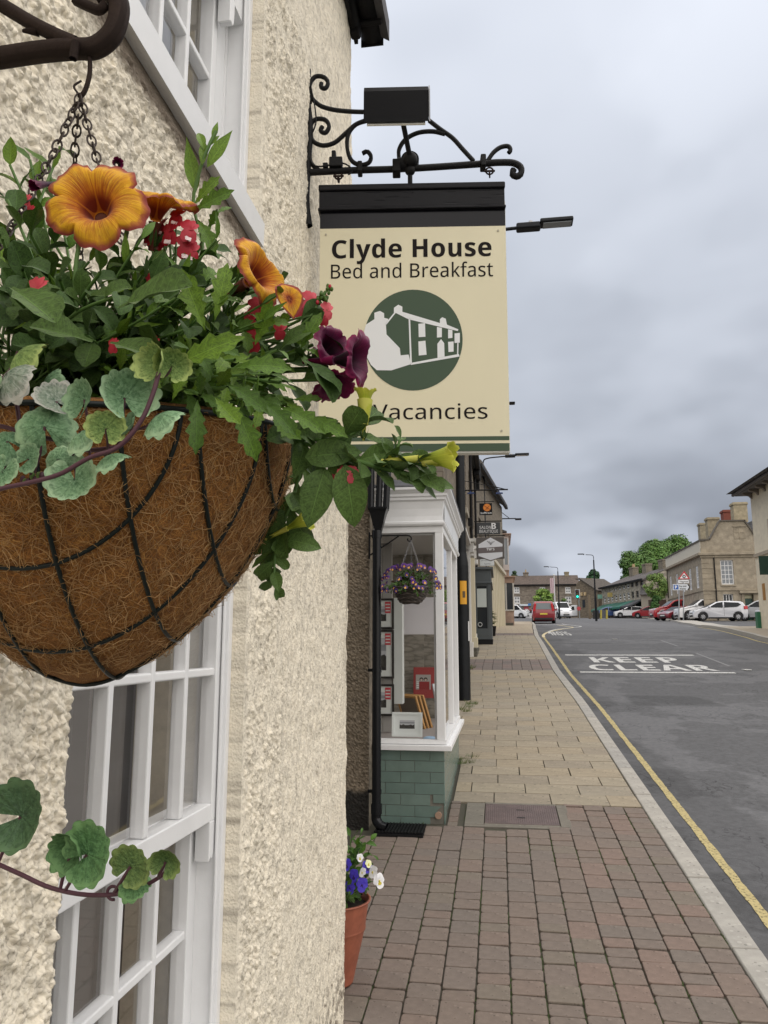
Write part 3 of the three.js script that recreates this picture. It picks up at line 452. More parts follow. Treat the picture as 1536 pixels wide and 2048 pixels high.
{
  const o = signGroup('sign_lamp', 'black box floodlight on a stem above the inn sign', 'floodlight'), [cu, cv] = sLoc(820, 325), Z = 0.2;
  // the housing stands nearer the camera than the bracket; stem runs back down to the boss
  const top = (px, py) => { const [X, Y] = ray(px, py), d = SD - 0.13, u = (X * d - WX) * Math.cos(SA) - 0.0, w = at(px, py, d).sub(V(WX, EYE, -SD)).applyAxisAngle(V(0, 1, 0), -SA); return w; };
  const a = top(727, 244), b = top(858, 244), c = top(727, 166), h = c.y - a.y, w = b.x - a.x;
  // a wedge: the lamp glass is the sloping back face that looks at the sign
  const W3 = (pts, x0, x1, bev) => { const g = extr(pts.map(([c, y]) => [-c, y]), x1 - x0 - 2 * bev, bev); g.rotateY(Math.PI / 2); return g.translate(x0 + bev, a.y, a.z); };
  P2(o, 'housing', W3([[0.0, 0.0], [-0.006, h * 0.8], [-0.02, h * 0.96], [-0.045, h], [-0.095, h * 0.98], [-0.1, h * 0.9]], a.x, b.x, 0.002), mat(0.006, 0.006, 0.007, 0.6, { specularIntensity: 0.2, bumpMap: grainBump, bumpScale: 0.0003 }));
  P2(o, 'lens', W3([[-0.0075, -0.003], [-0.003, -0.009], [-0.0085, -0.011], [-0.112, h * 0.88], [-0.106, h * 0.9]], a.x + 0.012, b.x - 0.012, 0.0005), mat(0.75, 0.74, 0.68, 0.25));
  P2(o, 'end_cap', W3([[0.004, -0.004], [-0.0, h * 0.8], [-0.016, h * 0.97], [-0.1, h * 0.97], [-0.104, h * 0.88]], b.x + 0.001, b.x + 0.006, 0.001), mat(0.3, 0.31, 0.33, 0.5));
  const e = top(806, 246); P2(o, 'stem', [bar(V(e.x - 0.004, e.y + 0.045, e.z - 0.03), V(cu, cv, 0.03), 0.010), bar(V(cu, cv + 0.01, 0.0), V(cu, cv - 0.09, 0), 0.009)], MAT.iron);
  P2(o, 'boss', [new THREE.SphereGeometry(0.028, 16, 12).translate(cu, cv, 0.018), new THREE.CylinderGeometry(0.034, 0.034, 0.028, 20).rotateX(Math.PI / 2).translate(cu, cv + 0.006, 0.0), new THREE.SphereGeometry(0.02, 14, 10).translate(cu, cv - 0.036, 0.004), new THREE.CylinderGeometry(0.026, 0.026, 0.03, 16).rotateZ(Math.PI / 2).translate(cu - 0.03, cv - 0.008, 0)], MAT.iron);
}
{
  const TL = 0.062, hy = (sLoc0(640, 380)[1] + sLoc0(1006, 367)[1]) / 2, o = signGroup('hanging_sign', 'cream and black hanging sign reading Clyde House Bed and Breakfast', 'inn sign'); o.position.y = EYE + hy; o.rotation.order = 'YXZ'; o.rotation.x = TL; // the board hangs a little back at the foot
  const inv = new THREE.Matrix4().compose(o.position, new THREE.Quaternion().setFromEuler(o.rotation), V(1, 1, 1)).invert(), eye = V(0, EYE, 0).applyMatrix4(inv);
  const sLoc = (px, py) => { const q = at(px, py, 1).applyMatrix4(inv).sub(eye), t = -eye.z / q.z; return [eye.x + q.x * t, eye.y + q.y * t]; };
  const [u0, v1] = sLoc(640, 392), [u1] = sLoc(1006, 378), v0 = sLoc(828, 906)[1], vt = (sLoc(640, 380)[1] + sLoc(1006, 367)[1]) / 2, T = 0.045;
  const tone = (r, g, b, ro = 0.28) => mat(r, g, b, ro, { specularIntensity: 0.5 });
  P2(o, 'board', rb(u0, u1 + 0.008, v0 - 0.002, vt - 0.06, -T, -0.001, 0.003), mat(0.62, 0.62, 0.58, 0.5));
  const vb = (sLoc(640, 460)[1] + sLoc(1006, 450)[1]) / 2, vm = (sLoc(640, 425)[1] + sLoc(1006, 413)[1]) / 2;
  const wood = mat(0.009, 0.009, 0.012, 0.45, { specularIntensity: 0.4, map: blotch, bumpMap: tex(256, 256, (u, v) => { const f = fbm(u * 3, v * 60, 3, 4); return f < 0.3 ? 0 : 0.7 + 0.3 * f; }), bumpScale: 0.0012, size: 0.4 });
  P2(o, 'top_moulding', [rb(u0 - 0.004, u1 + 0.006, vt - 0.02, vt + 0.004, -T - 0.018, 0.022, 0.005, 2), rb(u0 - 0.002, u1 + 0.004, vm + 0.004, vt - 0.02, -T - 0.01, 0.014, 0.003, 2), rb(u0 - 0.006, u1 + 0.008, vm - 0.006, vm + 0.0045, -T - 0.014, 0.019, 0.004, 2)], wood);
  P2(o, 'header_panel', bx(u0 + 0.001, u1 + 0.006, vb, vm - 0.0065, -0.001, 0.0022), mat(0.006, 0.006, 0.009, 0.2, { specularIntensity: 0.5 }));
  P2(o, 'cream_panel', bx(u0 + 0.001, u1 + 0.006, v0 + 0.012, vb - 0.0003, -0.001, 0.002), mat(0.78, 0.725, 0.525, 0.35, { specularIntensity: 0.6, map: tex(512, 512, (u, v) => 0.93 + 0.1 * (fbm(u * 5, v * 2, 3, 4, 0) - 0.3)), size: 1.0 }));
  const z = 0.003, green = tone(0.05, 0.085, 0.05, 0.3), ink = mat(0.012, 0.009, 0.009, 0.6, { specularIntensity: 0.25 });
  const text = (font, s, pa, pb, capTop) => { // one mesh for each word
    const [xa, ya] = sLoc(...pa), [xb, yb] = sLoc(...pb), cap = sLoc(pa[0], capTop)[1] - ya, wd = (t) => { const g = new THREE.ShapeGeometry(font.generateShapes(t, 100), 2); g.computeBoundingBox(); return g.boundingBox; }, all = wd(s), k = (xb - xa) / (all.max.x - all.min.x); let pre = '';
    for (const w of s.split(' ')) { const to = wd(pre + w).max.x - all.min.x, b = wd(w), x1 = xa + to * k, x0 = x1 - (b.max.x - b.min.x) * k; P2(o, 'lettering', textGeo(font, w, x0, x1, (ya + yb) / 2, cap, 8).translate(0, 0, z), ink).userData.label = 'black lettering reading ' + w; pre += w + ' '; }
  };
  text(sansB, 'Clyde House', [664, 519], [983, 511], 483); text(sans, 'Bed and Breakfast', [662, 560], [986, 551], 532); text(sans, 'Vacancies', [746, 841], [975, 836], 811);
  for (const [x, y] of [[652, 470], [996, 462], [655, 868], [1003, 862]]) { const [u, v] = sLoc(x, y); P2(o, 'screw', new THREE.CylinderGeometry(0.004, 0.004, 0.003, 10).rotateX(Math.PI / 2).translate(u, v, z), mat(0.4, 0.37, 0.28, 0.4)); }
  const [cx, cy] = sLoc(826, 680), rad = (sLoc(925, 680)[0] - sLoc(727, 680)[0]) / 2;
  P2(o, 'green_disc', new THREE.CircleGeometry(rad, 64).scale(1, 1.05, 1).translate(cx, cy, z), green);
  P2(o, 'green_stripe', [bx(u0 + 0.001, u1 + 0.005, sLoc(828, 882)[1], sLoc(828, 874)[1], 0, z)], green);
  P2(o, 'green_stripe', [bx(u0 + 0.001, u1 + 0.005, sLoc(828, 903)[1], sLoc(828, 888)[1], 0, z)], green);
  const q = (pts) => { const s = new THREE.Shape(pts.map(([x, y]) => { const [u, v] = sLoc(400 + x / 2.56, 400 + y / 2.56); return new THREE.Vector2(u, v); })); return new THREE.ShapeGeometry(s).translate(0, 0, z + 0.001); };
  const pic = [
    [[905, 873], [875, 845], [851, 800], [839, 750], [837, 710], [841, 672], [850, 640], [893, 612], [893, 579], [922, 570], [943, 582], [943, 605], [965, 611], [952, 640], [955, 690], [1023, 760], [1027, 797], [1068, 793], [1080, 842], [980, 874]],
    [[993, 554], [1015, 538], [1036, 548], [1036, 574], [1228, 632], [1228, 612], [1240, 602], [1258, 610], [1264, 640], [1322, 664], [1320, 673], [1068, 613], [1002, 580], [955, 640], [950, 633], [993, 580]],
    [[1068, 608], [1076, 608], [1085, 842], [1076, 842]], [[1078, 836], [1325, 790], [1329, 803], [1080, 846]],
    [[1118, 636], [1152, 632], [1154, 702], [1120, 704]], [[1118, 726], [1154, 722], [1160, 794], [1120, 798]], [[1213, 652], [1238, 656], [1238, 704], [1213, 706]], [[1270, 664], [1292, 668], [1292, 708], [1270, 710]],
    [[1270, 728], [1298, 726], [1298, 778], [1272, 780]], [[1215, 738], [1234, 714], [1250, 735], [1252, 803], [1216, 810]], [[1303, 685], [1330, 682], [1330, 732], [1303, 734]], [[1317, 734], [1323, 734], [1322, 792], [1316, 793]],
  ];
  P2(o, 'house_emblem', pic.map(q), mat(0.76, 0.78, 0.8, 0.3));
}
// ---------------------------------------------------------------- shop with the white bay window
const RX = (v) => EYE + v; // height measured from the eye
const shop = thing('bay_window_shop', 'low shop with a white bay window over a green tiled plinth', 'shop', V(-1.0, gy(7), -7));
const stoneRubble = tex(512, 512, (u, v) => { const f = fbm(u * 8, v * 20, 3, 4, 0), l = lumps(u * 9, v * 22, 1, 8, 0.95, 0); return 0.45 + 0.35 * l + 0.35 * (f - 0.4) + 0.1 * hash(u * 512, v * 512, 2); });
{
  const brown = mat(1, 1, 1, 0.95, { vertexColors: true, bumpMap: tex(512, 512, (u, v) => 0.7 * lumps(u * 60, v * 60, 1, 4, 0.9, 60) + 0.3 * fbm(u * 60, v * 60, 1, 2, 60)), bumpScale: 0.004, size: 0.5 });
  { // brown pebble-dashed end wall facing the camera
    const p = [], c = [], idx = [], nx = 90, ny = 640, x0 = -1.62, x1 = -1.0, y0 = gy(5.95) - 0.1, y1 = RX(2.9);
    for (let i = 0; i <= nx; i++) for (let j = 0; j <= ny; j++) {
      const x = mix(x0, x1, i / nx), y = mix(y0, y1, j / ny), l = lumps(x, y, 0.014, 71, 0.9);
      p.push(x, y, -5.96 + l * 0.012 + (fbm(x * 7, y * 7, 3, 2) - 0.5) * 0.01 - (i === nx ? 0.01 : 0));
      const s = hash(Math.floor(x / 0.011), Math.floor(y / 0.011), 4), a = fbm(x * 4, y * 4, 6, 3); let q = [0.2, 0.162, 0.118].map((k) => k * (0.62 + 0.75 * s) * (0.8 + 0.4 * a));
      const tar = step2(0.30, 0.24, y - gy(5.95) + 0.06 * (fbm(x * 20, y * 20, 2, 2) - 0.5)); q = q.map((k) => mix(k, 0.014, tar * 0.94)); c.push(...q);
      if (i && j) { const a0 = (i - 1) * (ny + 1) + j - 1, b = a0 + ny + 1; idx.push(a0, b, a0 + 1, b, b + 1, a0 + 1); }
    }
    const g = new THREE.BufferGeometry(); g.setAttribute('position', new THREE.Float32BufferAttribute(p, 3)); g.setAttribute('color', new THREE.Float32BufferAttribute(c, 3)); g.setIndex(idx); g.computeVertexNormals();
    M('roughcast_wall', g, brown, shop);
  }
  const stone = mat(0.27, 0.23, 0.175, 0.95, { map: stoneRubble, bumpMap: stoneRubble, bumpScale: 0.01, size: 0.9 });
  M('wall', [bx(-4, -1.005, gy(6) - 0.2, RX(2.9), -5.975, -6.15), bx(-1.25, -1.0, gy(6) - 0.2, RX(-0.8), -6.151, -8.6), bx(-1.25, -1.0, RX(1.2), RX(2.9), -6.151, -10.4), bx(-1.25, -1.0, gy(8) - 0.2, RX(1.2), -8.601, -10.4)], stone, shop);
  M('roof', extr([[-0.86, 0], [-4.2, 2.3], [-4.2, 2.42], [-0.86, 0.09]], 4.5).translate(0, RX(2.9), -10.4), mat(0.11, 0.105, 0.1, 0.85, { map: blotch, size: 0.8 }), shop);
  // ---- tiled plinth
  const F0 = 6.16, XB = -0.447, yb = gy(F0), yt = RX(-0.812), L0 = 8.25;
  M('plinth', [bx(-1.0, XB - 0.006, gy(6) - 0.2, yt, -F0 - 0.008, -L0)], mat(0.2, 0.19, 0.16, 0.9, { map: grain, size: 0.3 }), shop);
  const tm = [[0.165, 0.235, 0.205], [0.155, 0.222, 0.195], [0.174, 0.242, 0.212], [0.16, 0.232, 0.206]].map((k) => mat(...k, 0.22, { map: tex(128, 128, (u, v) => 0.85 + 0.2 * fbm(u * 6, v * 6, 2, 3, 6)), size: 0.4 }));
  const R = rng(77), th = (yt - yb) / 6.4, tw = 0.229;
  for (let r = 0; r < 7; r++) {
    const y1 = yt - r * th, y0 = Math.max(y1 - th, yb - 0.02); let x = XB - (r % 2 ? tw : tw * 0.48);
    for (let xr = XB; xr > -1.0; xr = x, x -= tw) {
      const xl = Math.max(x, -1.0); if (r === 6 && xr > -0.5) continue;
      let a = xl + 0.0015, b = xr - 0.0015, c = y0 + 0.0015, e = y1 - 0.0015; if (r === 4 && xr > -0.5) { a += 0.02; c += 0.02; } if (b - a < 0.01) continue;
      const m = M('tile', r === 5 && xr > -0.5 ? extr([[a, c], [b - 0.02, c], [b - 0.035, c + 0.02], [b - 0.06, c + 0.05], [b - 0.02, e], [a, e]], 0.008).translate(0, 0, -F0 - 0.007) : rb(a, b, c, e, -F0 + (R() - 0.5) * 0.003, -F0 - 0.008, 0.002), tm[Math.floor(R() * 4)], shop);
    }
    for (let d = F0 + 0.0, k = 0; d < L0; k++) { const d2 = Math.min(L0, d + (k === 0 && r % 2 ? tw * 0.5 : tw)); if (gy((d + d2) / 2) < y1 - 0.02) M('tile', rb(XB - 0.006, XB + 0.002, Math.max(y0, gy(d) - 0.02) + 0.0015, y1 - 0.0015, -d - 0.0015, -d2 + 0.0015, 0.002), tm[Math.floor(R() * 4)], shop); d = d2; }
  }
  M('pipe_end', new THREE.CylinderGeometry(0.026, 0.026, 0.03, 16).rotateX(Math.PI / 2).translate(-0.495, yb + 0.05, -F0 + 0.0), mat(0.36, 0.24, 0.17, 0.8), shop);
  // ---- bay window joinery
  const w = new THREE.Group(); w.name = 'bay_window'; shop.add(w);
  M('sill', [rb(-1.0, XB + 0.06, RX(-0.812), RX(-0.772), -F0 + 0.055, -F0 - 0.1, 0.004), rb(XB - 0.08, XB + 0.0595, RX(-0.8115), RX(-0.7725), -F0 - 0.098, -L0 - 0.03, 0.004)], MAT.white, w);
  M('sill_board', [bx(-1.0, XB + 0.02, RX(-0.768), RX(-0.735), -F0 + 0.01, -F0 - 0.05), bx(XB - 0.05, XB + 0.0195, RX(-0.768), RX(-0.736), -F0 - 0.052, -L0)], MAT.white, w);
  const post = (x0, x1, d0, d1) => rb(x0, x1, RX(-0.736), RX(0.9), -d0, -d1, 0.006);
  M('post', post(XB - 0.055, XB + 0.012, F0 - 0.004, F0 + 0.07), MAT.white, w); M('post', post(XB - 0.04, XB + 0.005, 7.4, 7.46), MAT.white, w); M('post', post(XB - 0.055, XB + 0.012, 8.19, 8.25), MAT.white, w); M('post', post(-1.0, -0.965, F0 + 0.0, F0 + 0.05), MAT.white, w);
  M('transom_rail', [rb(-1.0, XB + 0.014, RX(0.885), RX(0.94), -F0 + 0.006, -F0 - 0.06), rb(XB - 0.05, XB + 0.0135, RX(0.886), RX(0.939), -F0 - 0.062, -8.25)], MAT.white, w);
  M('inner_frame', [bx(-0.965, XB - 0.056, RX(0.868), RX(0.884), -F0 - 0.02, -F0 - 0.045), bx(XB - 0.07, XB - 0.056, RX(-0.734), RX(0.867), -F0 - 0.02, -F0 - 0.045)], mat(0.42, 0.42, 0.42, 0.6), w);
  M('pane', new THREE.PlaneGeometry(0.47, 1.62).translate(-0.733, RX(0.075), -F0 - 0.03), MAT.glass, w);
  M('pane', new THREE.PlaneGeometry(1.16, 1.62).rotateY(Math.PI / 2).translate(XB - 0.02, RX(0.075), -6.82), MAT.glass, w); M('pane', new THREE.PlaneGeometry(0.72, 1.62).rotateY(Math.PI / 2).translate(XB - 0.02, RX(0.075), -7.825), MAT.glass, w);
  // fascia and cornice: one moulded profile run along the front and the side
  const prof = [[0.0, 0.94], [0.022, 0.94], [0.03, 0.955], [0.03, 0.97], [0.016, 0.98], [0.012, 1.02], [0.014, 1.08], [0.024, 1.14], [0.04, 1.152], [0.04, 1.172], [0.052, 1.18], [0.052, 1.2], [0.066, 1.215], [0.082, 1.23], [0.082, 1.25], [0.0, 1.262]];
  const run = (a, b) => { const g = []; { const p = [], idx = []; prof.forEach(([o, h]) => { p.push(-1.0, RX(h), -F0 + o, XB + o, RX(h), -F0 + o, XB + o, RX(h), -8.45); }); for (let i = 0; i < prof.length - 1; i++) { const k = i * 3; idx.push(k, k + 1, k + 3, k + 1, k + 4, k + 3, k + 1, k + 2, k + 4, k + 2, k + 5, k + 4); } const q = new THREE.BufferGeometry(); q.setAttribute('position', new THREE.Float32BufferAttribute(p, 3)); q.setIndex(idx); const t = q.toNonIndexed(); t.computeVertexNormals(); g.push(t); } return g; };
  M('cornice', run(), MAT.white, w);
  M('fascia_board', [bx(XB + 0.02, XB + 0.026, RX(0.99), RX(1.13), -F0 - 0.1, -7.3), bx(XB + 0.02, XB + 0.026, RX(0.99), RX(1.13), -7.31, -8.3)], mat(0.74, 0.76, 0.78, 0.35), w);
  M('lead_flashing', [rb(-1.0, XB + 0.086, RX(1.2515), RX(1.278), -F0 + 0.085, -F0 - 0.2, 0.008), rb(XB - 0.2, XB + 0.0855, RX(1.252), RX(1.277), -F0 - 0.21, -8.46, 0.008), extr([[XB - 0.01, 0], [-1.0, 0.12], [-1.0, 0]], 2.1).translate(0, RX(1.278), -8.4)], MAT.lead, w);
  // ---- room behind the glass
  M('shop_room', [bx(-2.6, XB - 0.06, RX(0.95), RX(0.99), -F0 - 0.07, -8.5), bx(-2.6, -2.56, RX(-1.3), RX(0.95), -F0 - 0.2, -8.5), bx(-2.56, -1.26, RX(-1.3), RX(0.95), -F0 - 0.1, -F0 - 0.16)], mat(0.5, 0.49, 0.47, 0.85), shop);
  M('stone_back_wall', bx(-2.56, XB - 0.01, RX(-0.77), RX(0.9495), -8.26, -8.5), mat(0.4, 0.37, 0.31, 0.95, { map: stoneRubble, bumpMap: stoneRubble, bumpScale: 0.02, size: 0.8 }), shop);
  M('display_floor', bx(-2.56, XB - 0.06, RX(-0.81), RX(-0.77), -F0 - 0.06, -8.26), mat(0.3, 0.27, 0.25, 0.8), shop);
  M('display_board', [...Array(9)].map((_, i) => rb(-1.75 + i * 0.09, -1.664 + i * 0.09, RX(-0.76), RX(0.9), -6.86, -6.88, 0.004)), mat(0.4, 0.385, 0.36, 0.8), shop);
  M('inner_post', rb(-0.935, -0.85, RX(-0.52), RX(0.4), -6.84, -6.95, 0.004), mat(0.62, 0.65, 0.62, 0.5), shop);
}
// ---- things inside the bay window
function framed(name, label, p, w, h, border, frameM, matM, picM, tilt = 0, turn = 0, group) {
  const o = thing(name, label, 'picture', p, group); o.rotation.set(tilt, turn, 0, 'YXZ');
  const f = 0.018; P2(o, 'frame', [bx(-w / 2, w / 2, h - f, h, -0.012, 0.006), bx(-w / 2, w / 2, 0, f, -0.012, 0.006), bx(-w / 2, -w / 2 + f, f, h - f, -0.012, 0.006), bx(w / 2 - f, w / 2, f, h - f, -0.012, 0.006)], frameM);
  P2(o, 'mount', bx(-w / 2 + f, w / 2 - f, f, h - f, -0.012, -0.004), matM); P2(o, 'picture', bx(-w / 2 + border, w / 2 - border, border, h - border, -0.006, -0.002), picM); return o;
}
{
  const mono = (seed, k = 1) => mat(1, 1, 1, 0.5, { map: canvasTex(128, 96, (c, W, H) => { const R = rng(seed); c.fillStyle = '#b9bbbe'; c.fillRect(0, 0, W, H); c.fillStyle = '#8d9093'; c.fillRect(0, H * 0.2, W, H * 0.2); c.fillStyle = '#34332f'; c.beginPath(); c.moveTo(0, H * 0.55); for (let i = 0; i <= 8; i++) c.lineTo(i * W / 8, H * (0.45 + 0.16 * R())); c.lineTo(W, H); c.lineTo(0, H); c.fill(); for (let i = 0; i < 40; i++) { c.fillStyle = R() > 0.5 ? '#57554f' : '#1f1e1c'; c.fillRect(R() * W, H * (0.6 + 0.4 * R()), 8 * R() + 2, 3); } }) });
  const paper = mat(0.72, 0.75, 0.71, 0.6), blk = mat(0.02, 0.018, 0.016, 0.4), wht = mat(0.74, 0.78, 0.76, 0.5);
  for (const [py, h, s, l] of [[1258, 0.27, 1, 'uppermost black framed photograph with a red label beside the downpipe'], [1357, 0.42, 2, 'tall black framed photograph with a red label, the middle one beside the downpipe'], [1432, 0.27, 3, 'lowest black framed photograph with a red label, above the white framed one']]) {
    const b = at(772, py, 6.82), o = framed('framed_photograph', l, V(-1.06, b.y, -6.83), 0.27, h, 0.07, blk, paper, mono(s), 0, 0, 'black framed photographs on the display board');
    P2(o, 'price_label', [bx(0.055, 0.105, h - 0.13, h - 0.03, -0.004, -0.0005)], mat(0.55, 0.05, 0.06, 0.5)); P2(o, 'price_text', [0, 1, 2].map((i) => bx(0.06, 0.1, h - 0.06 - i * 0.027, h - 0.049 - i * 0.027, -0.0005, 0.0005)), mat(0.7, 0.68, 0.66, 0.6));
  }
  const b = at(814, 1481, 6.33); framed('white_framed_photo', 'small landscape photograph in a wide white frame standing on the bay sill', V(b.x, RX(-0.735), b.z), 0.245, 0.19, 0.062, wht, wht, mono(9), -0.12, 0.0);
  const q = at(851, 1396, 8.1), o = thing('red_poster', 'red poster with a black and white picture of two people behind the bay glass', 'poster', V(q.x, q.y, q.z)); o.rotation.x = -0.08;
  P2(o, 'sheet', rb(-0.125, 0.135, 0, 0.31, -0.006, 0, 0.002), mat(0.34, 0.035, 0.035, 0.6));
  P2(o, 'picture', bx(-0.1, 0.055, 0.085, 0.235, 0.0005, 0.002), mat(1, 1, 1, 0.6, { map: canvasTex(64, 64, (c) => { c.fillStyle = '#a9a5a0'; c.fillRect(0, 0, 64, 64); c.fillStyle = '#8d1d22'; c.fillRect(14, 30, 44, 34); c.fillStyle = '#2a1e1c'; for (const x of [24, 42]) { c.beginPath(); c.arc(x, 20, 8, 0, 7); c.fill(); } c.fillStyle = '#c9b7a8'; for (const x of [24, 42]) { c.beginPath(); c.arc(x, 23, 5, 0, 7); c.fill(); } c.fillStyle = '#eeeeee'; for (let i = 0; i < 4; i++) c.fillRect(3, 30 + i * 8, 10, 3); }) }));
  const wood = mat(0.5, 0.27, 0.09, 0.5, { map: tex(128, 128, (u, v) => 0.8 + 0.25 * fbm(u * 3, v * 30, 2, 3)), size: 0.2 });
  for (let i = 0; i < 3; i++) { const a = at(835 + i * 7, 1468 - i * 3, 7.3 + i * 0.06), k = thing('leaning_frame', ['pale wooden frame leaning in the bay window, nearest of the three', 'pale wooden frame leaning in the bay window, middle of the three', 'pale wooden frame leaning in the bay window, farthest of the three'][i], 'picture frame', V(a.x - 0.02, RX(-0.77), a.z), 'wooden frames leaning in the bay window'); k.rotation.set(0, 1.0, 0.42, 'YXZ'); P2(k, 'frame', [rb(-0.01, 0.012, 0, 0.33, -0.12, -0.1), rb(-0.01, 0.012, 0, 0.33, 0.1, 0.12), rb(-0.01, 0.012, 0.308, 0.33, -0.1, 0.1), rb(-0.01, 0.012, 0, 0.022, -0.1, 0.1)], wood); P2(k, 'backing', bx(-0.004, 0.003, 0.02, 0.31, -0.1, 0.1), mat(0.16, 0.13, 0.1, 0.8)); }
  const bl = at(833, 1235, 7.1), pn = tag(M('white_screen', rb(bl.x - 0.165, bl.x + 0.2, at(833, 1269, 7.1).y, at(833, 1195, 7.1).y, -7.1, -7.115), mat(0.62, 0.6, 0.62, 0.6)), 'plain pale screen hanging behind the small hanging basket', 'screen');
  const wl = thing('white_batten', 'white batten leaning against the red poster', 'batten', V(-0.62, RX(-0.77), -7.9)); M('strip', bar(at(878, 1440, 7.9), at(866, 1368, 8.0), 0.014, 4), mat(0.72, 0.75, 0.78, 0.5), wl); M('foot', rb(-0.63, -0.56, RX(-0.77), RX(-0.745), -7.88, -7.93), mat(0.72, 0.75, 0.78, 0.5), wl);
  const cl = at(860, 1478, 6.5); tag(M('blue_cloth', new THREE.SphereGeometry(0.06, 16, 8, 0, 6.3, 0, 1.57).scale(1, 0.35, 0.7).translate(cl.x, RX(-0.768), cl.z), mat(0.3, 0.45, 0.62, 0.8)), 'crumpled pale blue cloth lying in the corner of the bay window', 'cloth');
}
// ---- downpipe, hopper and the little hanging basket on its bracket
{
  const o = thing('downpipe', 'black downpipe with a hopper head between the brown wall and the bay window', 'downpipe', V(-0.94, gy(5.95), -5.9)), pz = -5.885, x = -0.93, m = mat(0.008, 0.009, 0.011, 0.25, { specularIntensity: 0.6 });
  M('pipe', [bar(V(x, RX(-1.26), pz), V(x, RX(0.87), pz), 0.034, 20), new THREE.CylinderGeometry(0.04, 0.04, 0.06, 20).translate(x, RX(0.84), pz)], m, o);
  M('shoe', [tube([V(x, RX(-1.22), pz), V(x, RX(-1.275), pz), V(x + 0.03, RX(-1.31), pz + 0.02), V(x + 0.075, RX(-1.325), pz + 0.03)], 0.036, 16, 14), new THREE.CylinderGeometry(0.041, 0.041, 0.07, 18).translate(x, RX(-1.2), pz)], m, o);
  for (const y of [-0.2, -1.08]) M('clip', [new THREE.CylinderGeometry(0.038, 0.038, 0.03, 20).translate(x, RX(y), pz), rb(x - 0.07, x + 0.0, RX(y) - 0.012, RX(y) + 0.012, pz - 0.03, pz - 0.01)], m, o);
  const hop = lathe([[0.036, 0.86], [0.05, 0.9], [0.085, 1.0], [0.1, 1.03], [0.108, 1.035], [0.108, 1.05], [0.095, 1.052], [0.08, 1.03]], 4); hop.rotateY(Math.PI / 4); hop.scale(1, 1, 0.75); hop.translate(x + 0.012, EYE, pz); M('hopper', toCreasedNormals(hop, 0.5), m, o);
  for (const dx of [-0.05, 0.012, 0.07]) M('feed_pipe', bar(V(x + dx, RX(1.04), pz - 0.01), V(x + dx * 1.3 + 0.02, RX(1.9), pz - 0.04), 0.026, 14), m, o);
}
{
  const c = V(-0.672, 0, -5.9), o = thing('basket_bracket', 'small black scrolled bracket over the downpipe carrying the viola basket', 'bracket', V(-0.99, RX(0.8), -5.9)), e = 0.0065;
  M('arm', [bar(V(-0.99, RX(0.832), -5.9), V(-0.7, RX(0.83), -5.9), e, 6)], MAT.iron, o); M('brace', bar(V(-0.985, RX(0.68), -5.9), V(-0.76, RX(0.825), -5.9), e, 6), MAT.iron, o);
  M('scroll', tube([V(-0.7, RX(0.83), -5.9), V(-0.675, RX(0.825), -5.9), V(-0.66, RX(0.805), -5.9), V(-0.67, RX(0.785), -5.9), V(-0.69, RX(0.79), -5.9), V(-0.69, RX(0.805), -5.9)], e, 20, 6), MAT.iron, o); M('back_plate', rb(-0.998, -0.985, RX(0.65), RX(0.86), -5.89, -5.91), MAT.iron, o);
}
// ---------------------------------------------------------------- the near hanging basket
const BC = V(-0.433, EYE + 0.22, -0.752), BR = 0.2205, TILT = 0.145;
const bq = new THREE.Quaternion().setFromEuler(new THREE.Euler(TILT, 0, 0));
const inB = (x, y, z) => V(x, y, z).applyQuaternion(bq).add(BC);
const BD = 0.268, bowl = (x, z, k = 1) => -BD * k * Math.pow(Math.max(0, 1 - Math.pow(Math.min(1, Math.hypot(x, z) / (BR * k)), 1.45)), 0.58);
const coirTex = canvasTex(2048, 1100, (c, W, H) => {
  const R = rng(3); c.fillStyle = '#6e4722'; c.fillRect(0, 0, W, H); c.lineCap = 'round';
  const cols = ['#4a2c14', '#633e1d', '#865629', '#9a6530', '#ac773a', '#ba8746', '#c99a58', '#d6af70'];
  for (let i = 0; i < 52000; i++) {
    const k = Math.min(7, Math.floor(R() * 4 + i / 52000 * 3.6)), x = R() * W, y = R() * H, a = (R() - 0.5) * 2.6 + (R() < 0.25 ? 1.5 : 0), l = 16 + R() * 55, b = (R() - 0.5) * 30;
    c.strokeStyle = cols[k]; c.globalAlpha = 0.55 + 0.45 * R(); c.lineWidth = 0.7 + R() * 0.8;
    for (const ox of [0, x < 90 ? W : x > W - 90 ? -W : null]) { if (ox === null) continue; c.beginPath(); c.moveTo(x + ox, y); c.quadraticCurveTo(x + ox + Math.cos(a) * l / 2 - Math.sin(a) * b, y + Math.sin(a) * l / 2 + Math.cos(a) * b, x + ox + Math.cos(a) * l, y + Math.sin(a) * l); c.stroke(); }
  }
});
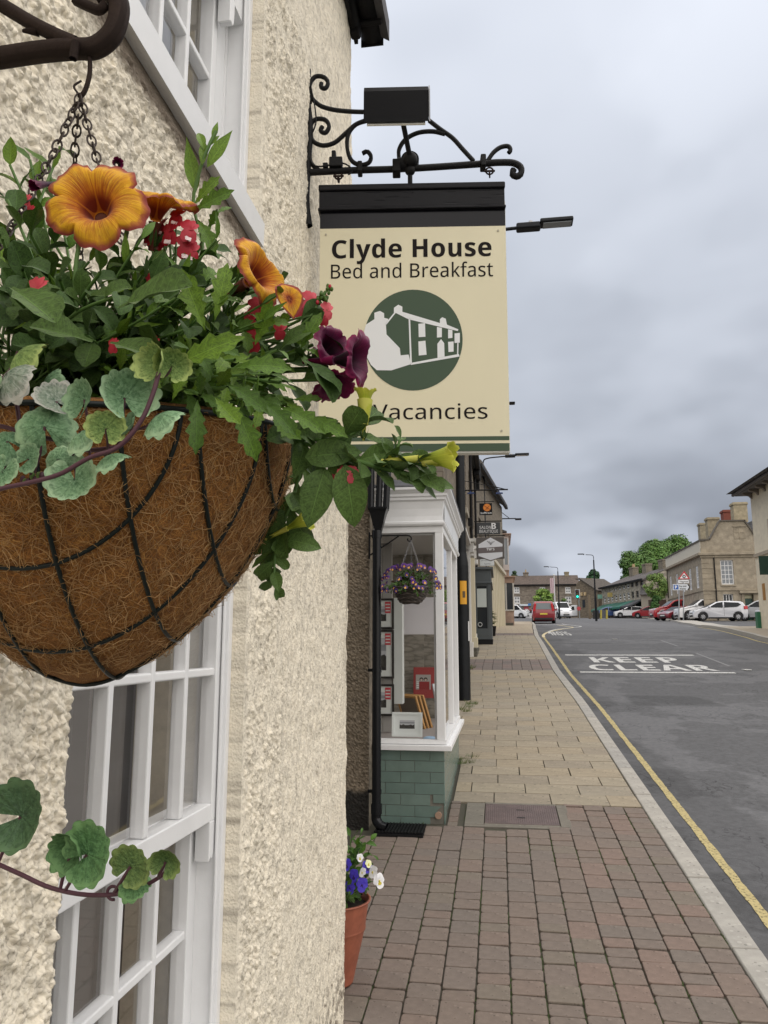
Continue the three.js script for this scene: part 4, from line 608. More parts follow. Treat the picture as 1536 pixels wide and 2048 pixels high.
{
  const o = thing('hanging_basket', 'large coir lined wire hanging basket in the foreground at upper left', 'hanging basket', BC.clone()); o.quaternion.copy(bq);
  const L = (n, g, m, p = o) => { const k = new THREE.Mesh(merge(g), m); k.name = n; k.castShadow = k.receiveShadow = true; p.add(k); return k; };
  const pr = []; for (let i = 0; i <= 40; i++) { const a = i / 40 * Math.PI / 2, q = Math.max(0.0005, Math.sin(a) * (BR - 0.002)); pr.push([q, Math.min(0, bowl(q, 0, (BR - 0.002) / BR))]); } pr.push([BR - 0.007, 0.004], [BR - 0.014, 0.008], [BR - 0.022, 0.0]);
  const g = lathe(pr, 160), p = g.attributes.position; for (let i = 0; i < p.count; i++) { const x = p.getX(i), y = p.getY(i), z = p.getZ(i), n = 1 + 0.022 * (fbm(x * 16, y * 16, z * 16, 3) - 0.5) + 0.01 * (vnoise(x * 90, y * 90, z * 90) - 0.5); p.setXYZ(i, x * n, y * n, z * n); } g.computeVertexNormals(); coirTex.repeat.set(2, 1);
  const liner = L('coir_liner', g, mat(1, 1, 1, 0.95, { map: coirTex, bumpMap: coirTex, bumpScale: 0.0012 }));
  { // loose fibres standing off the coir
    const R = rng(8), gs = [], cs = [[0.44, 0.25, 0.1], [0.55, 0.34, 0.15], [0.28, 0.15, 0.06]];
    const sph = (a, b, r) => { const q = Math.sin(b) * Math.sin(a) * r, w = Math.sin(b) * Math.cos(a) * r; return V(q, b > 1.57 ? 0.002 : bowl(q, w, r / BR), w); };
    const mk = [[], [], []];
    for (let i = 0; i < 3400; i++) { const a = (R() - 0.35) * 3.2 + 0.35, b = Math.acos(R() * 0.96), t = R() * 6.3, l = 0.05 + R() * 0.11, s = 1 / Math.max(0.25, Math.sin(b)), bend = (R() - 0.5) * 0.12; const pts = []; for (let k = 0; k < 5; k++) { const f = k / 4 - 0.5, aa = a + s * (Math.cos(t) * l * f - Math.sin(t) * bend * f * f * 4), bb = Math.min(1.6, b + Math.sin(t) * l * f + Math.cos(t) * bend * f * f * 4); pts.push(sph(aa, bb, BR - 0.0015 + 0.0035 * R() * (1 - 2 * Math.abs(f)) + 0.001 + (R() < 0.03 ? 0.006 : 0))); } mk[Math.floor(R() * 3)].push(new THREE.TubeGeometry(new THREE.CatmullRomCurve3(pts), 6, 0.00018 + R() * 0.00015, 3)); }
    mk.forEach((q, i) => { const m = L('coir_fibres', q, mat(...cs[i], 0.9), o); m.userData.kind = 'stuff'; });
  }
  const wire = mat(0.01, 0.015, 0.014, 0.4, { specularIntensity: 0.5 }), cage = new THREE.Group(); cage.name = 'wire_frame'; o.add(cage);
  const arc = (nx, nz, off) => { const h = Math.sqrt(BR * BR - off * off), pts = []; for (let i = 0; i <= 48; i++) { const c = Math.cos(i / 48 * Math.PI) * h, x = nx * off + nz * c, z = nz * off - nx * c; pts.push(V(x, bowl(x, z, 1), z).multiplyScalar(0.9985)); } return tube(pts, 0.0021, 90, 8); };
  const ca = Math.cos(0.175), sa = Math.sin(0.175);
  for (const off of [0.172, 0.098, 0.02, -0.06, -0.14]) L('wire', arc(sa, ca, off), wire, cage);
  for (const off of [0.2, 0.15, 0.093, 0.03, -0.035, -0.1, -0.165]) L('wire', arc(ca, -sa, off), wire, cage);
  L('rim_wire', new THREE.TorusGeometry(BR + 0.001, 0.0026, 8, 120).rotateX(Math.PI / 2), wire, cage);
  L('soil', lathe([[0.001, -0.01], [0.1, -0.012], [0.2, -0.02]], 32), mat(0.03, 0.022, 0.016, 1));
}
{
  const o = thing('basket_bracket', 'black forged iron wall bracket with a curled end carrying the large basket', 'bracket', at(0, 100, 0.75)), A = (l, d = 0.75) => l.map(([x, y]) => at(x, y, d));
  M('arm', [tube([...A([[-330, 170], [0, 116], [90, 103], [150, 98], [190, 96], [222, 72], [236, 40], [238, 12], [228, -12], [205, -22], [188, -14]])], 0.0125, 80, 10)], MAT.rust, o);
  M('brace', tube(A([[-330, -190], [0, 8], [60, 44], [110, 70], [152, 88]], 0.748), 0.009, 40, 8), MAT.rust, o);
  M('leaf_end', [tube(A([[150, 0], [175, 12], [200, 20], [212, 8]], 0.745), 0.006, 16, 6), ...[[75, 70], [110, 72]].map(([x, y]) => bar(at(x, y - 8, 0.748), at(x - 30, y - 8, 0.745), 0.007, 5, 0.002))], MAT.rust, o);
  M('collar', tube([at(152, 84, 0.737), at(146, 118, 0.737)], 0.005, 4, 6), MAT.rust, o);
  M('hook', tube(A([[178, 100], [180, 130], [178, 155], [168, 185], [158, 196]]), 0.0028, 24, 8), MAT.rust, o);
  M('wall_plate', bx(WX, WX + 0.02, at(0, 100, 0.75).y - 0.12, at(0, 100, 0.75).y + 0.2, -0.735, -0.765), MAT.iron, o);
}
{
  const ch = mat(0.05, 0.036, 0.03, 0.5, { metalness: 0.4 }), top = at(160, 192, 0.75);
  [[inB(-0.05, 0, 0.21), 'rusty chain of the large basket, left one', [95, 330]], [inB(0.11, 0, 0.02), 'rusty chain of the large basket, right one', [196, 325]], [inB(-0.1, 0, -0.19), 'rusty chain of the large basket, running down at the back', [150, 300]]].forEach(([end, label, via], k) => {
    const o = thing('chain', label, 'chain', top.clone()), v = at(via[0], via[1], [0.73, 0.75, 0.79][k]), c = new THREE.CatmullRomCurve3([top.clone(), top.clone().lerp(v, 0.5).add(V(0, -0.002, 0)), v, end]), n = Math.round(c.getLength() / 0.0115);
    const link = new THREE.TorusGeometry(0.0048, 0.0011, 6, 12).scale(1, 1.62, 1);
    for (let i = 0; i < n; i++) { const p = c.getPointAt((i + 0.5) / n), t = c.getTangentAt((i + 0.5) / n), q = new THREE.Quaternion().setFromUnitVectors(V(0, 1, 0), t).multiply(new THREE.Quaternion().setFromAxisAngle(V(0, 1, 0), (i % 2 ? 1.57 : 0) + k + 0.3 * hash(i, k, 2))); put('link', link, ch, o, p, q); }
    M('top_loop', tube([top.clone(), top.clone().add(V(-0.006, 0.01, 0.004)), top.clone().add(V(0.0, 0.02, 0))], 0.0014, 10, 6), ch, o);
  });
}
// ---------------------------------------------------------------- leaves and flowers
function leafGeo({ w = 0.24, nl = 8, nw = 4, prof, teeth = 0, amp = 0, fold = 0.25, curl = 0.5, wave = 0, seed = 1 }) { // length 1 along +y, upper face +z
  const p = [], uv = [], idx = [], R = rng(seed), ph = R() * 6, cols = nw * 2 + 1;
  for (let i = 0; i <= nl; i++) {
    const t = i / nl; let h = prof(t) * w;
    if (teeth) { const q = (t * teeth) % 1; h *= 1 + amp * (q < 0.75 ? q / 0.75 : (1 - q) / 0.25) - amp * 0.5; }
    for (let j = 0; j < cols; j++) {
      const s = (j - nw) / nw, x = s * h, up = Math.abs(s) * h * fold + wave * h * Math.sin(t * 11 + ph + (s > 0 ? 1 : 0)) * Math.abs(s) + 0.018 * Math.abs(s) * Math.sin(t * 30) * (1 - t);
      const a = curl * t, k = Math.abs(curl) < 1e-3 ? 1 : Math.sin(a) / curl, y = Math.abs(curl) < 1e-3 ? t : k, z = Math.abs(curl) < 1e-3 ? 0 : -(1 - Math.cos(a)) / curl;
      p.push(x, y + up * Math.sin(a), z + up * Math.cos(a)); uv.push(0.5 + s * 0.5, t);
      if (i < nl && j < cols - 1) { const b = i * cols + j; idx.push(b, b + 1, b + cols, b + 1, b + cols + 1, b + cols); }
    }
  }
  const g = new THREE.BufferGeometry(); g.setAttribute('position', new THREE.Float32BufferAttribute(p, 3)); g.setAttribute('uv', new THREE.Float32BufferAttribute(uv, 2)); g.setIndex(idx); g.computeVertexNormals(); return g;
}
function roundLeafGeo(seed, cup = 0.25, scal = 11) { // scalloped kidney leaf: stalk at the origin, spread in the xy plane, diameter about 1
  const R = rng(seed), p = [0, 0, 0], uv = [0.5, 0.5], idx = [], na = 60, nr = 5, ph = R() * 6;
  for (let k = 1; k <= nr; k++) for (let i = 0; i <= na; i++) {
    const f = i / na, a = -Math.PI / 2 + 0.24 + f * (2 * Math.PI - 0.48), e = Math.abs(Math.sin(f * scal * Math.PI)), r0 = 0.5 * (1 - 0.1 * Math.cos(2 * (a - Math.PI / 2)) + (e - 0.5) * 0.12 * (k === nr ? 1 : k / nr * 0.4)) * (1 - 0.2 * Math.exp(-((f - 0.5) ** 2) * 500) * 0), r = r0 * k / nr;
    const z = cup * r * r * 1.4 - 0.028 * Math.abs(Math.cos(f * 4 * Math.PI)) ** 2 * (k / nr) + 0.03 * Math.sin(3 * a + ph) * (k / nr) ** 2 + 0.012 * Math.sin(a * 14) * (k / nr);
    p.push(Math.cos(a) * r, Math.sin(a) * r + 0.0, z); uv.push(0.5 + Math.cos(a) * r * 0.98, 0.5 + Math.sin(a) * r * 0.98);
    const q = 1 + (k - 1) * (na + 1) + i; if (i < na) { if (k === 1) idx.push(0, q, q + 1); else { const d = q - na - 1; idx.push(d, q, d + 1, q, q + 1, d + 1); } }
  }
  const g = new THREE.BufferGeometry(); g.setAttribute('position', new THREE.Float32BufferAttribute(p, 3)); g.setAttribute('uv', new THREE.Float32BufferAttribute(uv, 2)); g.setIndex(idx); g.computeVertexNormals(); return g;
}
const basisQ = (dir, up) => { const y = dir.clone().normalize(); let x = new THREE.Vector3().crossVectors(y, up); if (x.lengthSq() < 1e-6) x = V(1, 0, 0); x.normalize(); const z = new THREE.Vector3().crossVectors(x, y); return new THREE.Quaternion().setFromRotationMatrix(new THREE.Matrix4().makeBasis(x, y, z)); };
const ovate = (t) => Math.pow(Math.sin(Math.PI * Math.pow(t, 0.8)), 0.85) * 0.96 + 0.03 * (1 - t), spat = (t) => (0.12 + 0.88 * step2(0.05, 0.55, t)) * Math.sqrt(Math.max(0, 1 - Math.max(0, (t - 0.62) / 0.385) ** 2)), lance = (t) => Math.pow(Math.sin(Math.PI * Math.pow(t, 0.75)), 1.25);
const veinTex = canvasTex(256, 512, (c, W, H) => {
  c.fillStyle = '#c9c9c9'; c.fillRect(0, 0, W, H); const R = rng(2); for (let i = 0; i < 2500; i++) { c.fillStyle = R() > 0.5 ? 'rgba(255,255,255,0.10)' : 'rgba(60,60,60,0.10)'; c.beginPath(); c.arc(R() * W, R() * H, 2 + R() * 9, 0, 7); c.fill(); }
  c.strokeStyle = '#ffffff'; c.lineWidth = 5; c.beginPath(); c.moveTo(W / 2, H); c.lineTo(W / 2, 0); c.stroke(); c.lineWidth = 2.2; c.strokeStyle = '#f0f0ee';
  for (let i = 1; i < 9; i++) for (const s of [-1, 1]) { const y = H - i * H / 9; c.beginPath(); c.moveTo(W / 2, y); c.quadraticCurveTo(W / 2 + s * W * 0.22, y - 20, W / 2 + s * W * 0.46, y - 66); c.stroke(); }
});
const leafMat = (r, g, b, rough = 0.55) => mat(r, g, b, rough + 0.08, { side: THREE.DoubleSide, specularIntensity: 0.6, map: veinTex, bumpMap: veinTex, bumpScale: -0.00025, transmission: 0.16, thickness: 0 });
const glechTex = canvasTex(512, 512, (c, W, H) => {
  const R = rng(6), m = W / 2; c.fillStyle = '#cfd6cd'; c.fillRect(0, 0, W, H); const g = c.createRadialGradient(m, m, 0, m, m, m); g.addColorStop(0, '#9db39d'); g.addColorStop(0.66, '#a9bba6'); g.addColorStop(0.82, '#ccd4c8'); g.addColorStop(1, '#e6e8dc'); c.fillStyle = g; c.beginPath(); c.arc(m, m, m, 0, 7); c.fill();
  for (let i = 0; i < 900; i++) { const a = R() * 6.3, r = R() * m * 0.9; c.fillStyle = R() > 0.5 ? 'rgba(235,240,232,0.13)' : 'rgba(70,100,74,0.16)'; c.beginPath(); c.arc(m + Math.cos(a) * r, m + Math.sin(a) * r, 4 + R() * 13, 0, 7); c.fill(); }
  c.lineCap = 'round'; for (let i = 0; i < 9; i++) { const a = -Math.PI / 2 + Math.PI + (i - 4) * 0.62 - Math.PI; const aa = Math.PI / 2 + (i - 4) * 0.62; c.strokeStyle = 'rgba(110,138,112,0.55)'; c.lineWidth = 4; c.beginPath(); c.moveTo(m, m); const ex = m + Math.cos(aa) * m * 0.85, ey = m + Math.sin(aa) * m * 0.85; c.quadraticCurveTo(m + Math.cos(aa + 0.1) * m * 0.5, m + Math.sin(aa + 0.1) * m * 0.5, ex, ey); c.stroke(); c.strokeStyle = 'rgba(110,138,112,0.28)'; c.lineWidth = 2; for (const s of [-1, 1]) for (const f of [0.45, 0.65]) { c.beginPath(); c.moveTo(m + Math.cos(aa) * m * f, m + Math.sin(aa) * m * f); c.lineTo(m + Math.cos(aa + s * 0.3) * m * (f + 0.25), m + Math.sin(aa + s * 0.3) * m * (f + 0.25)); c.stroke(); } }
});
// petunia: a funnel of five joined, rippled petals; opens along +z, rim radius 1
function petuniaGeo(seed, flare = 1, open = 0) {
  const R = rng(seed), p = [], uv = [], idx = [], na = 70, nr = 14, ph = [...Array(5)].map(() => R() * 6), lift = [...Array(5)].map(() => (R() - 0.5) * 0.3);
  for (let k = 0; k <= nr; k++) for (let i = 0; i <= na; i++) {
    const a = i / na * 2 * Math.PI, f = k / nr, l = Math.floor(((i % na) / na) * 5), q = (i / na * 5) % 1, edge = Math.pow(Math.sin(Math.PI * q), 0.35), rr = 0.13 + 0.87 * Math.pow(f, 1.0);
    const lobe = mix(1, 0.74 + 0.26 * edge, step2(0.45, 1, f)) * (1 + 0.1 * Math.sin(ph[l] * 3) * step2(0.4, 1, f)) * (1 + 0.025 * step2(0.7, 1, f) * Math.sin(a * 17 + ph[l]));
    const r = rr * lobe * mix(1, 0.6, open * f);
    let z = -0.7 * Math.pow(1 - f, 3.2) * flare - 0.2 * f * f * step2(0.5, 1, f) * (1 - open);
    z += step2(0.35, 1, f) * (0.07 * Math.sin(a * 5 + 1.2) + lift[l] * 0.8 * Math.sin(Math.PI * q) + 0.026 * Math.sin(a * 11 + ph[l]) * f + 0.014 * Math.sin(a * 29 + ph[l]) * f * f + 0.16 * (fbm(Math.cos(a) * f * 3 + seed, Math.sin(a) * f * 3, 2, 3) - 0.5)) + open * 0.5 * f - 0.05 * (1 - edge) * f;
    p.push(Math.cos(a) * r, Math.sin(a) * r, z); uv.push(0.5 + 0.5 * f * Math.cos(a), 0.5 + 0.5 * f * Math.sin(a));
    if (k < nr && i < na) { const b = k * (na + 1) + i; idx.push(b, b + na + 1, b + 1, b + 1, b + na + 1, b + na + 2); }
  }
  const g = new THREE.BufferGeometry(); g.setAttribute('position', new THREE.Float32BufferAttribute(p, 3)); g.setAttribute('uv', new THREE.Float32BufferAttribute(uv, 2)); g.setIndex(idx); g.computeVertexNormals(); return g;
}
function petalTex(base, mid, throat, rim, vein, seed, glow) {
  return canvasTex(512, 512, (c, W) => {
    const m = W / 2, R = rng(seed); const g = c.createRadialGradient(m, m, 0, m, m, m); g.addColorStop(0, throat); g.addColorStop(0.15, throat); g.addColorStop(0.3, mid); g.addColorStop(0.5, base); g.addColorStop(0.84, base); g.addColorStop(0.97, rim); g.addColorStop(1, rim); c.fillStyle = g; c.fillRect(0, 0, W, W);
    for (let i = 0; i < 5; i++) for (let k = 0; k < 26; k++) { const a = (i + 0.5) / 5 * 6.2832 + (R() - 0.5) * 0.8, r = (0.35 + 0.6 * R()) * m; c.globalAlpha = 0.1; c.fillStyle = R() < 0.55 ? (glow ?? base) : rim; c.beginPath(); c.ellipse(m + Math.cos(a) * r, m + Math.sin(a) * r, 14 + R() * 40, 5 + R() * 10, a, 0, 7); c.fill(); }
    for (let i = 0; i < 900; i++) { const a = R() * 6.2832, r0 = (0.12 + R() * 0.3) * m, r1 = r0 + (0.15 + R() * 0.45) * m, d = (R() - 0.5) * 0.12; c.strokeStyle = vein; c.globalAlpha = 0.06 + R() * 0.2; c.lineWidth = 0.8 + R() * 1.8; c.beginPath(); c.moveTo(m + Math.cos(a) * r0, m + Math.sin(a) * r0); c.quadraticCurveTo(m + Math.cos(a + d) * (r0 + r1) / 2, m + Math.sin(a + d) * (r0 + r1) / 2, m + Math.cos(a + d * 0.4) * r1, m + Math.sin(a + d * 0.4) * r1); c.stroke(); }
    for (let i = 0; i < 60; i++) { const a = R() * 6.2832, r = (0.92 + R() * 0.1) * m; c.globalAlpha = 0.25; c.fillStyle = rim; c.beginPath(); c.arc(m + Math.cos(a) * r, m + Math.sin(a) * r, 8 + R() * 20, 0, 7); c.fill(); }
    c.globalAlpha = 0.5; for (let i = 0; i < 5; i++) { const a = i / 5 * 6.2832; c.strokeStyle = mid; c.lineWidth = 6; c.beginPath(); c.moveTo(m, m); c.lineTo(m + Math.cos(a) * m, m + Math.sin(a) * m); c.stroke(); }
  });
}
const petal = (t, rough = 0.75) => mat(1, 1, 1, rough, { map: t, side: THREE.DoubleSide, transmission: 0.25, thickness: 0, specularIntensity: 0.5, bumpMap: t, bumpScale: 0.0012 });
const PET = { orange: petal(petalTex('#e6ab24', '#cf8216', '#6a1e05', '#93403a', '#8a2a0a', 4, '#f0cf55')), plum: petal(petalTex('#64083e', '#4a0834', '#1a0412', '#82124a', '#26031c', 5), 0.5), yellow: petal(petalTex('#c9cc4a', '#b5bf3c', '#7f8f24', '#d8d668', '#8a9a2c', 6)), red: mat(0.42, 0.012, 0.03, 0.55, { side: THREE.DoubleSide }), white: mat(0.75, 0.6, 0.6, 0.6, { side: THREE.DoubleSide }), coral: mat(0.55, 0.06, 0.08, 0.55, { side: THREE.DoubleSide }) };
const gleM = (r, g, b) => mat(r, g, b, 0.75, { map: glechTex, side: THREE.DoubleSide, bumpMap: glechTex, bumpScale: 0.0016 });
const GREEN = { pet: [leafMat(0.099, 0.203, 0.040), leafMat(0.130, 0.242, 0.044), leafMat(0.080, 0.166, 0.035)], dark: [leafMat(0.040, 0.095, 0.014), leafMat(0.055, 0.126, 0.018)], tooth: [leafMat(0.229, 0.405, 0.032, 0.42), leafMat(0.164, 0.324, 0.028, 0.42), leafMat(0.119, 0.253, 0.025, 0.42)], stem: mat(0.085, 0.17, 0.035, 0.6), plumStem: mat(0.085, 0.03, 0.045, 0.55), gle: [gleM(0.4, 0.58, 0.37), gleM(0.32, 0.48, 0.3), gleM(0.45, 0.62, 0.41)], gleDark: gleM(0.17, 0.32, 0.13), gleYellow: gleM(0.48, 0.58, 0.2), glePurple: gleM(0.56, 0.53, 0.52) };
const LG = {
  pet: [1, 2, 3, 4, 5].map((s) => leafGeo({ w: 0.25 + 0.02 * (s % 3), prof: spat, fold: 0.3 + 0.05 * s, curl: [0.5, -0.35, 0.9, 0.2, 1.2][s - 1], wave: 0.12, seed: s })),
  tooth: [1, 2, 3, 4].map((s) => leafGeo({ w: 0.135 + 0.016 * s, nl: 18, nw: 3, prof: (t) => Math.pow(Math.sin(Math.PI * Math.pow(t, 1.35)), 1.0) * 0.98 + 0.06 * (1 - t), teeth: 4.5, amp: 0.5, fold: 0.3, curl: [0.4, 0.9, -0.3, 1.3][s - 1], seed: s })),
  lance: [1, 2, 3].map((s) => leafGeo({ w: 0.13, prof: lance, fold: 0.4, curl: [0.3, 0.8, -0.4][s - 1], seed: s })),
  ov: [1, 2, 3].map((s) => leafGeo({ w: 0.27, prof: ovate, fold: 0.28, curl: [0.4, 0.9, -0.3][s - 1], wave: 0.06, seed: s + 9 })),
  round: [1, 2, 3, 4].map((s) => roundLeafGeo(s, [0.5, -0.7, 0.95, 0.2][s - 1])),
};
const CAM = V(0, EYE, 0);
let PR = rng(101);
const jit = (k) => V((PR() - 0.5) * k, (PR() - 0.5) * k, (PR() - 0.5) * k);
function stem(o, pts, r, m = GREEN.stem, r1) { return M('stem', tube(pts, r, Math.max(10, pts.length * 6), 6), m, o); }
// leaves set in turn along a stem, looking outwards and up
function leafy_stem(o, pts, { n = 8, from = 0.25, size = 0.04, geos = LG.pet, mats = GREEN.pet, r = 0.0016, droop = 0.25, m = GREEN.stem, tip = true }) {
  const c = new THREE.CatmullRomCurve3(pts, false, 'centripetal'); stem(o, pts, r, m);
  let a = PR() * 6;
  for (let i = 0; i < n; i++) {
    const t = mix(from, 1, n > 1 ? i / (n - 1) : 1), p = c.getPointAt(t), tg = c.getTangentAt(t); a += 2.4;
    const side = V(Math.cos(a), Math.sin(a), 0).applyQuaternion(new THREE.Quaternion().setFromUnitVectors(V(0, 0, 1), tg)), dir = side.multiplyScalar(1 - 0.45 * t).add(tg.clone().multiplyScalar(0.35 + 0.6 * t)).add(V(0, -droop * (1 - t), 0)).add(jit(0.35));
    const up = V(0, 1, 0).multiplyScalar(0.55).add(CAM.clone().sub(p).normalize().multiplyScalar(0.45)).add(tg.clone().multiplyScalar(0.6)).add(jit(0.4));
    put('leaf', geos[Math.floor(PR() * geos.length)], mats[Math.floor(PR() * mats.length)], o, p, basisQ(dir, up), size * (0.75 + 0.45 * PR()) * mix(1, 0.72, t * t));
  }
}
// a bloom facing dir: corolla, tube and calyx
function petuniaBloom(o, p, dir, r, m, seed, flare = 1, open = 0, tubeM = null, tubeL = 0.75) {
  const q = new THREE.Quaternion().setFromUnitVectors(V(0, 0, 1), dir.clone().normalize()).multiply(new THREE.Quaternion().setFromAxisAngle(V(0, 0, 1), seed));
  put('flower', petuniaGeo(seed, flare, open), m, o, p, q, r);
  const b = p.clone().sub(dir.clone().normalize().multiplyScalar(r * 0.74 * flare)), e = b.clone().sub(dir.clone().normalize().multiplyScalar(r * tubeL));
  M('flower_tube', bar(e, b, r * 0.08, 10, r * 0.17), tubeM ?? m, o);
  M('calyx', [0, 1, 2, 3, 4].map((i) => { const g = LG.lance[i % 3].clone(); g.scale(r * 0.8, r * 0.8, r * 0.8); const d = dir.clone().normalize(), s = V(Math.cos(i * 1.26), Math.sin(i * 1.26), 0).applyQuaternion(new THREE.Quaternion().setFromUnitVectors(V(0, 0, 1), d)); g.applyQuaternion(basisQ(d.clone().add(s.multiplyScalar(0.55)), s)); return g.translate(e.x, e.y, e.z); }), GREEN.pet[0], o, { keepUV: true });
}
// nemesia: two-lipped little flower; upper lobes in one colour, lower lip in another
function floret(o, p, dir, r, mUp, mLow, k) {
  const q = new THREE.Quaternion().setFromUnitVectors(V(0, 0, 1), dir.clone().normalize()), lobe = (a, l, w) => { const g = new THREE.CircleGeometry(w, 8).scale(1, l / w, 1).translate(0, l * 0.8, 0), pp = g.attributes.position; for (let i = 0; i < pp.count; i++) pp.setZ(i, -0.25 * (pp.getY(i) ** 2) + 0.1 * Math.sin(pp.getX(i) * 8)); g.computeVertexNormals(); return g.rotateZ(a); };
  put('flower', merge([lobe(-0.75, 0.62, 0.36), lobe(-0.25, 0.72, 0.36), lobe(0.25, 0.72, 0.36), lobe(0.75, 0.62, 0.36), lobe(Math.PI - 0.35, 0.66, 0.5).translate(0, 0, 0.02), lobe(Math.PI + 0.35, 0.66, 0.5).translate(0, 0, 0.01)]), mUp, o, p, q, r);
  if (mLow) put('lower_lip', merge([lobe(Math.PI - 0.5, 0.16, 0.3).translate(0.05, -0.9, 0.07), lobe(Math.PI + 0.5, 0.16, 0.3).translate(-0.05, -0.9, 0.08), lobe(Math.PI, 0.13, 0.2).translate(0, -0.85, 0.075)]), mLow, o, p, q, r);
}
// ---------------------------------------------------------------- what grows in the basket
const root = () => inB((PR() - 0.5) * 0.2, -0.005, (PR() - 0.5) * 0.2);
const arch = (a, b, lift = 0.05) => [a, a.clone().lerp(b, 0.4).add(V(0, lift, 0)).add(jit(0.015)), a.clone().lerp(b, 0.75).add(V(0, lift * 0.7, 0)).add(jit(0.01)), b];
const toCam = (p) => CAM.clone().sub(p).normalize();
{ // deep foliage filling the crown of the basket
  PR = rng(7);
  const o = thing('lobelia_foliage', 'dense dark green foliage filling the crown of the large hanging basket', 'foliage', inB(0, 0, 0));
  for (let i = 0; i < 44; i++) { const a = PR() * 6.283, r = 0.06 + 0.15 * Math.sqrt(PR()), h = 0.03 + 0.175 * Math.sqrt(1 - (r / 0.23) ** 2) * (0.45 + 0.55 * PR()), e = inB(Math.cos(a) * r * 1.05, h, Math.sin(a) * r); leafy_stem(o, arch(inB(Math.cos(a) * r * 0.4, 0, Math.sin(a) * r * 0.4), e, 0.02), { n: 7, from: 0.25, size: 0.036, geos: LG.pet, mats: [...GREEN.dark, GREEN.tooth[2]], droop: 0.5 }); }
}
{
  PR = rng(21);
  const o = thing('orange_petunia', 'petunia with large amber orange flowers veined in brown, top of the large basket', 'flowering plant', inB(-0.05, 0, 0.05));
  const tips = [[62, 470, 0.6], [15, 400, 0.66], [120, 560, 0.57], [25, 590, 0.56], [262, 500, 0.67], [235, 590, 0.56], [150, 660, 0.56], [45, 540, 0.52], [330, 600, 0.6], [420, 500, 0.7], [300, 690, 0.58], [200, 545, 0.6], [80, 680, 0.56], [470, 560, 0.68], [370, 660, 0.6], [5, 480, 0.56], [540, 590, 0.68], [60, 620, 0.6], [170, 600, 0.6], [290, 560, 0.62], [10, 530, 0.6], [350, 540, 0.64]];
  tips.forEach(([x, y, d]) => leafy_stem(o, arch(root(), at(x, y, d), 0.02), { n: 12, from: 0.25, size: 0.042, geos: LG.pet, mats: GREEN.pet, droop: 0.2 }));
  for (let i = 0; i < 26; i++) leafy_stem(o, arch(root(), at(5 + PR() * 420, 470 + PR() * 290, 0.63 + PR() * 0.13), 0.01), { n: 9, from: 0.3, size: 0.038, geos: LG.pet, mats: [GREEN.pet[0], GREEN.pet[2], GREEN.dark[1]], droop: 0.2 });
  for (const [x, y, d, s, dx, dy] of [[265, 615, 0.52, 0.066, 0.85, 0.15], [165, 680, 0.54, 0.05, -0.8, 0.25], [45, 585, 0.5, 0.06, 0.75, -0.5], [240, 690, 0.54, 0.045, 0.9, -0.3]]) { const p = at(x - dx * s * 500, y + dy * s * 300, d); put('leaf', LG.pet[3], GREEN.pet[1], o, p, basisQ(V(dx, dy, 0.25), toCam(p).add(V(0, 0.9, 0))), s); }
  const F1 = at(185, 396, 0.6), F2 = at(318, 388, 0.66), F3 = at(532, 540, 0.62);
  stem(o, [at(165, 700, 0.62), at(150, 560, 0.61), at(168, 470, 0.61), F1.clone().add(V(0, -0.01, -0.03))], 0.0022); petuniaBloom(o, F1, V(0.22, 0.12, 1), 0.0445, PET.orange, 3, 0.9, 0, mat(0.1, 0.02, 0.008, 0.8));
  stem(o, [root(), at(340, 470, 0.69), F2.clone().add(V(-0.006, -0.02, -0.02))], 0.002); petuniaBloom(o, F2, V(0.25, 0.9, 0.32), 0.037, PET.orange, 5, 1, 0, mat(0.1, 0.02, 0.008, 0.8));
  stem(o, [root(), at(480, 600, 0.67), F3.clone().add(V(-0.02, -0.012, -0.01))], 0.002); petuniaBloom(o, F3, V(0.85, 0.22, 0.42), 0.034, PET.orange, 8, 1, 0, mat(0.1, 0.02, 0.008, 0.8));
  const f4 = at(575, 600, 0.615); put('petal', LG.ov[1], PET.orange, o, f4.clone().add(V(-0.006, 0.016, 0)), basisQ(V(0.55, -0.8, 0.25), V(0.5, 0.4, 0.8)), [0.05, 0.036, 0.036]);
  const b1 = at(78, 370, 0.64), b2 = at(235, 327, 0.66); put('faded_bloom', petuniaGeo(4, 2.2, 0.95), PET.plum, o, b1, basisQ(V(-0.1, -0.3, 1), V(0, 1, 0)).multiply(new THREE.Quaternion().setFromEuler(new THREE.Euler(-1.9, 0, 0.5))), [0.009, 0.009, 0.022]); put('faded_bloom', petuniaGeo(6, 1, 0.8), PET.plum, o, b2, [0.4, 0.6, 0], 0.009);
}
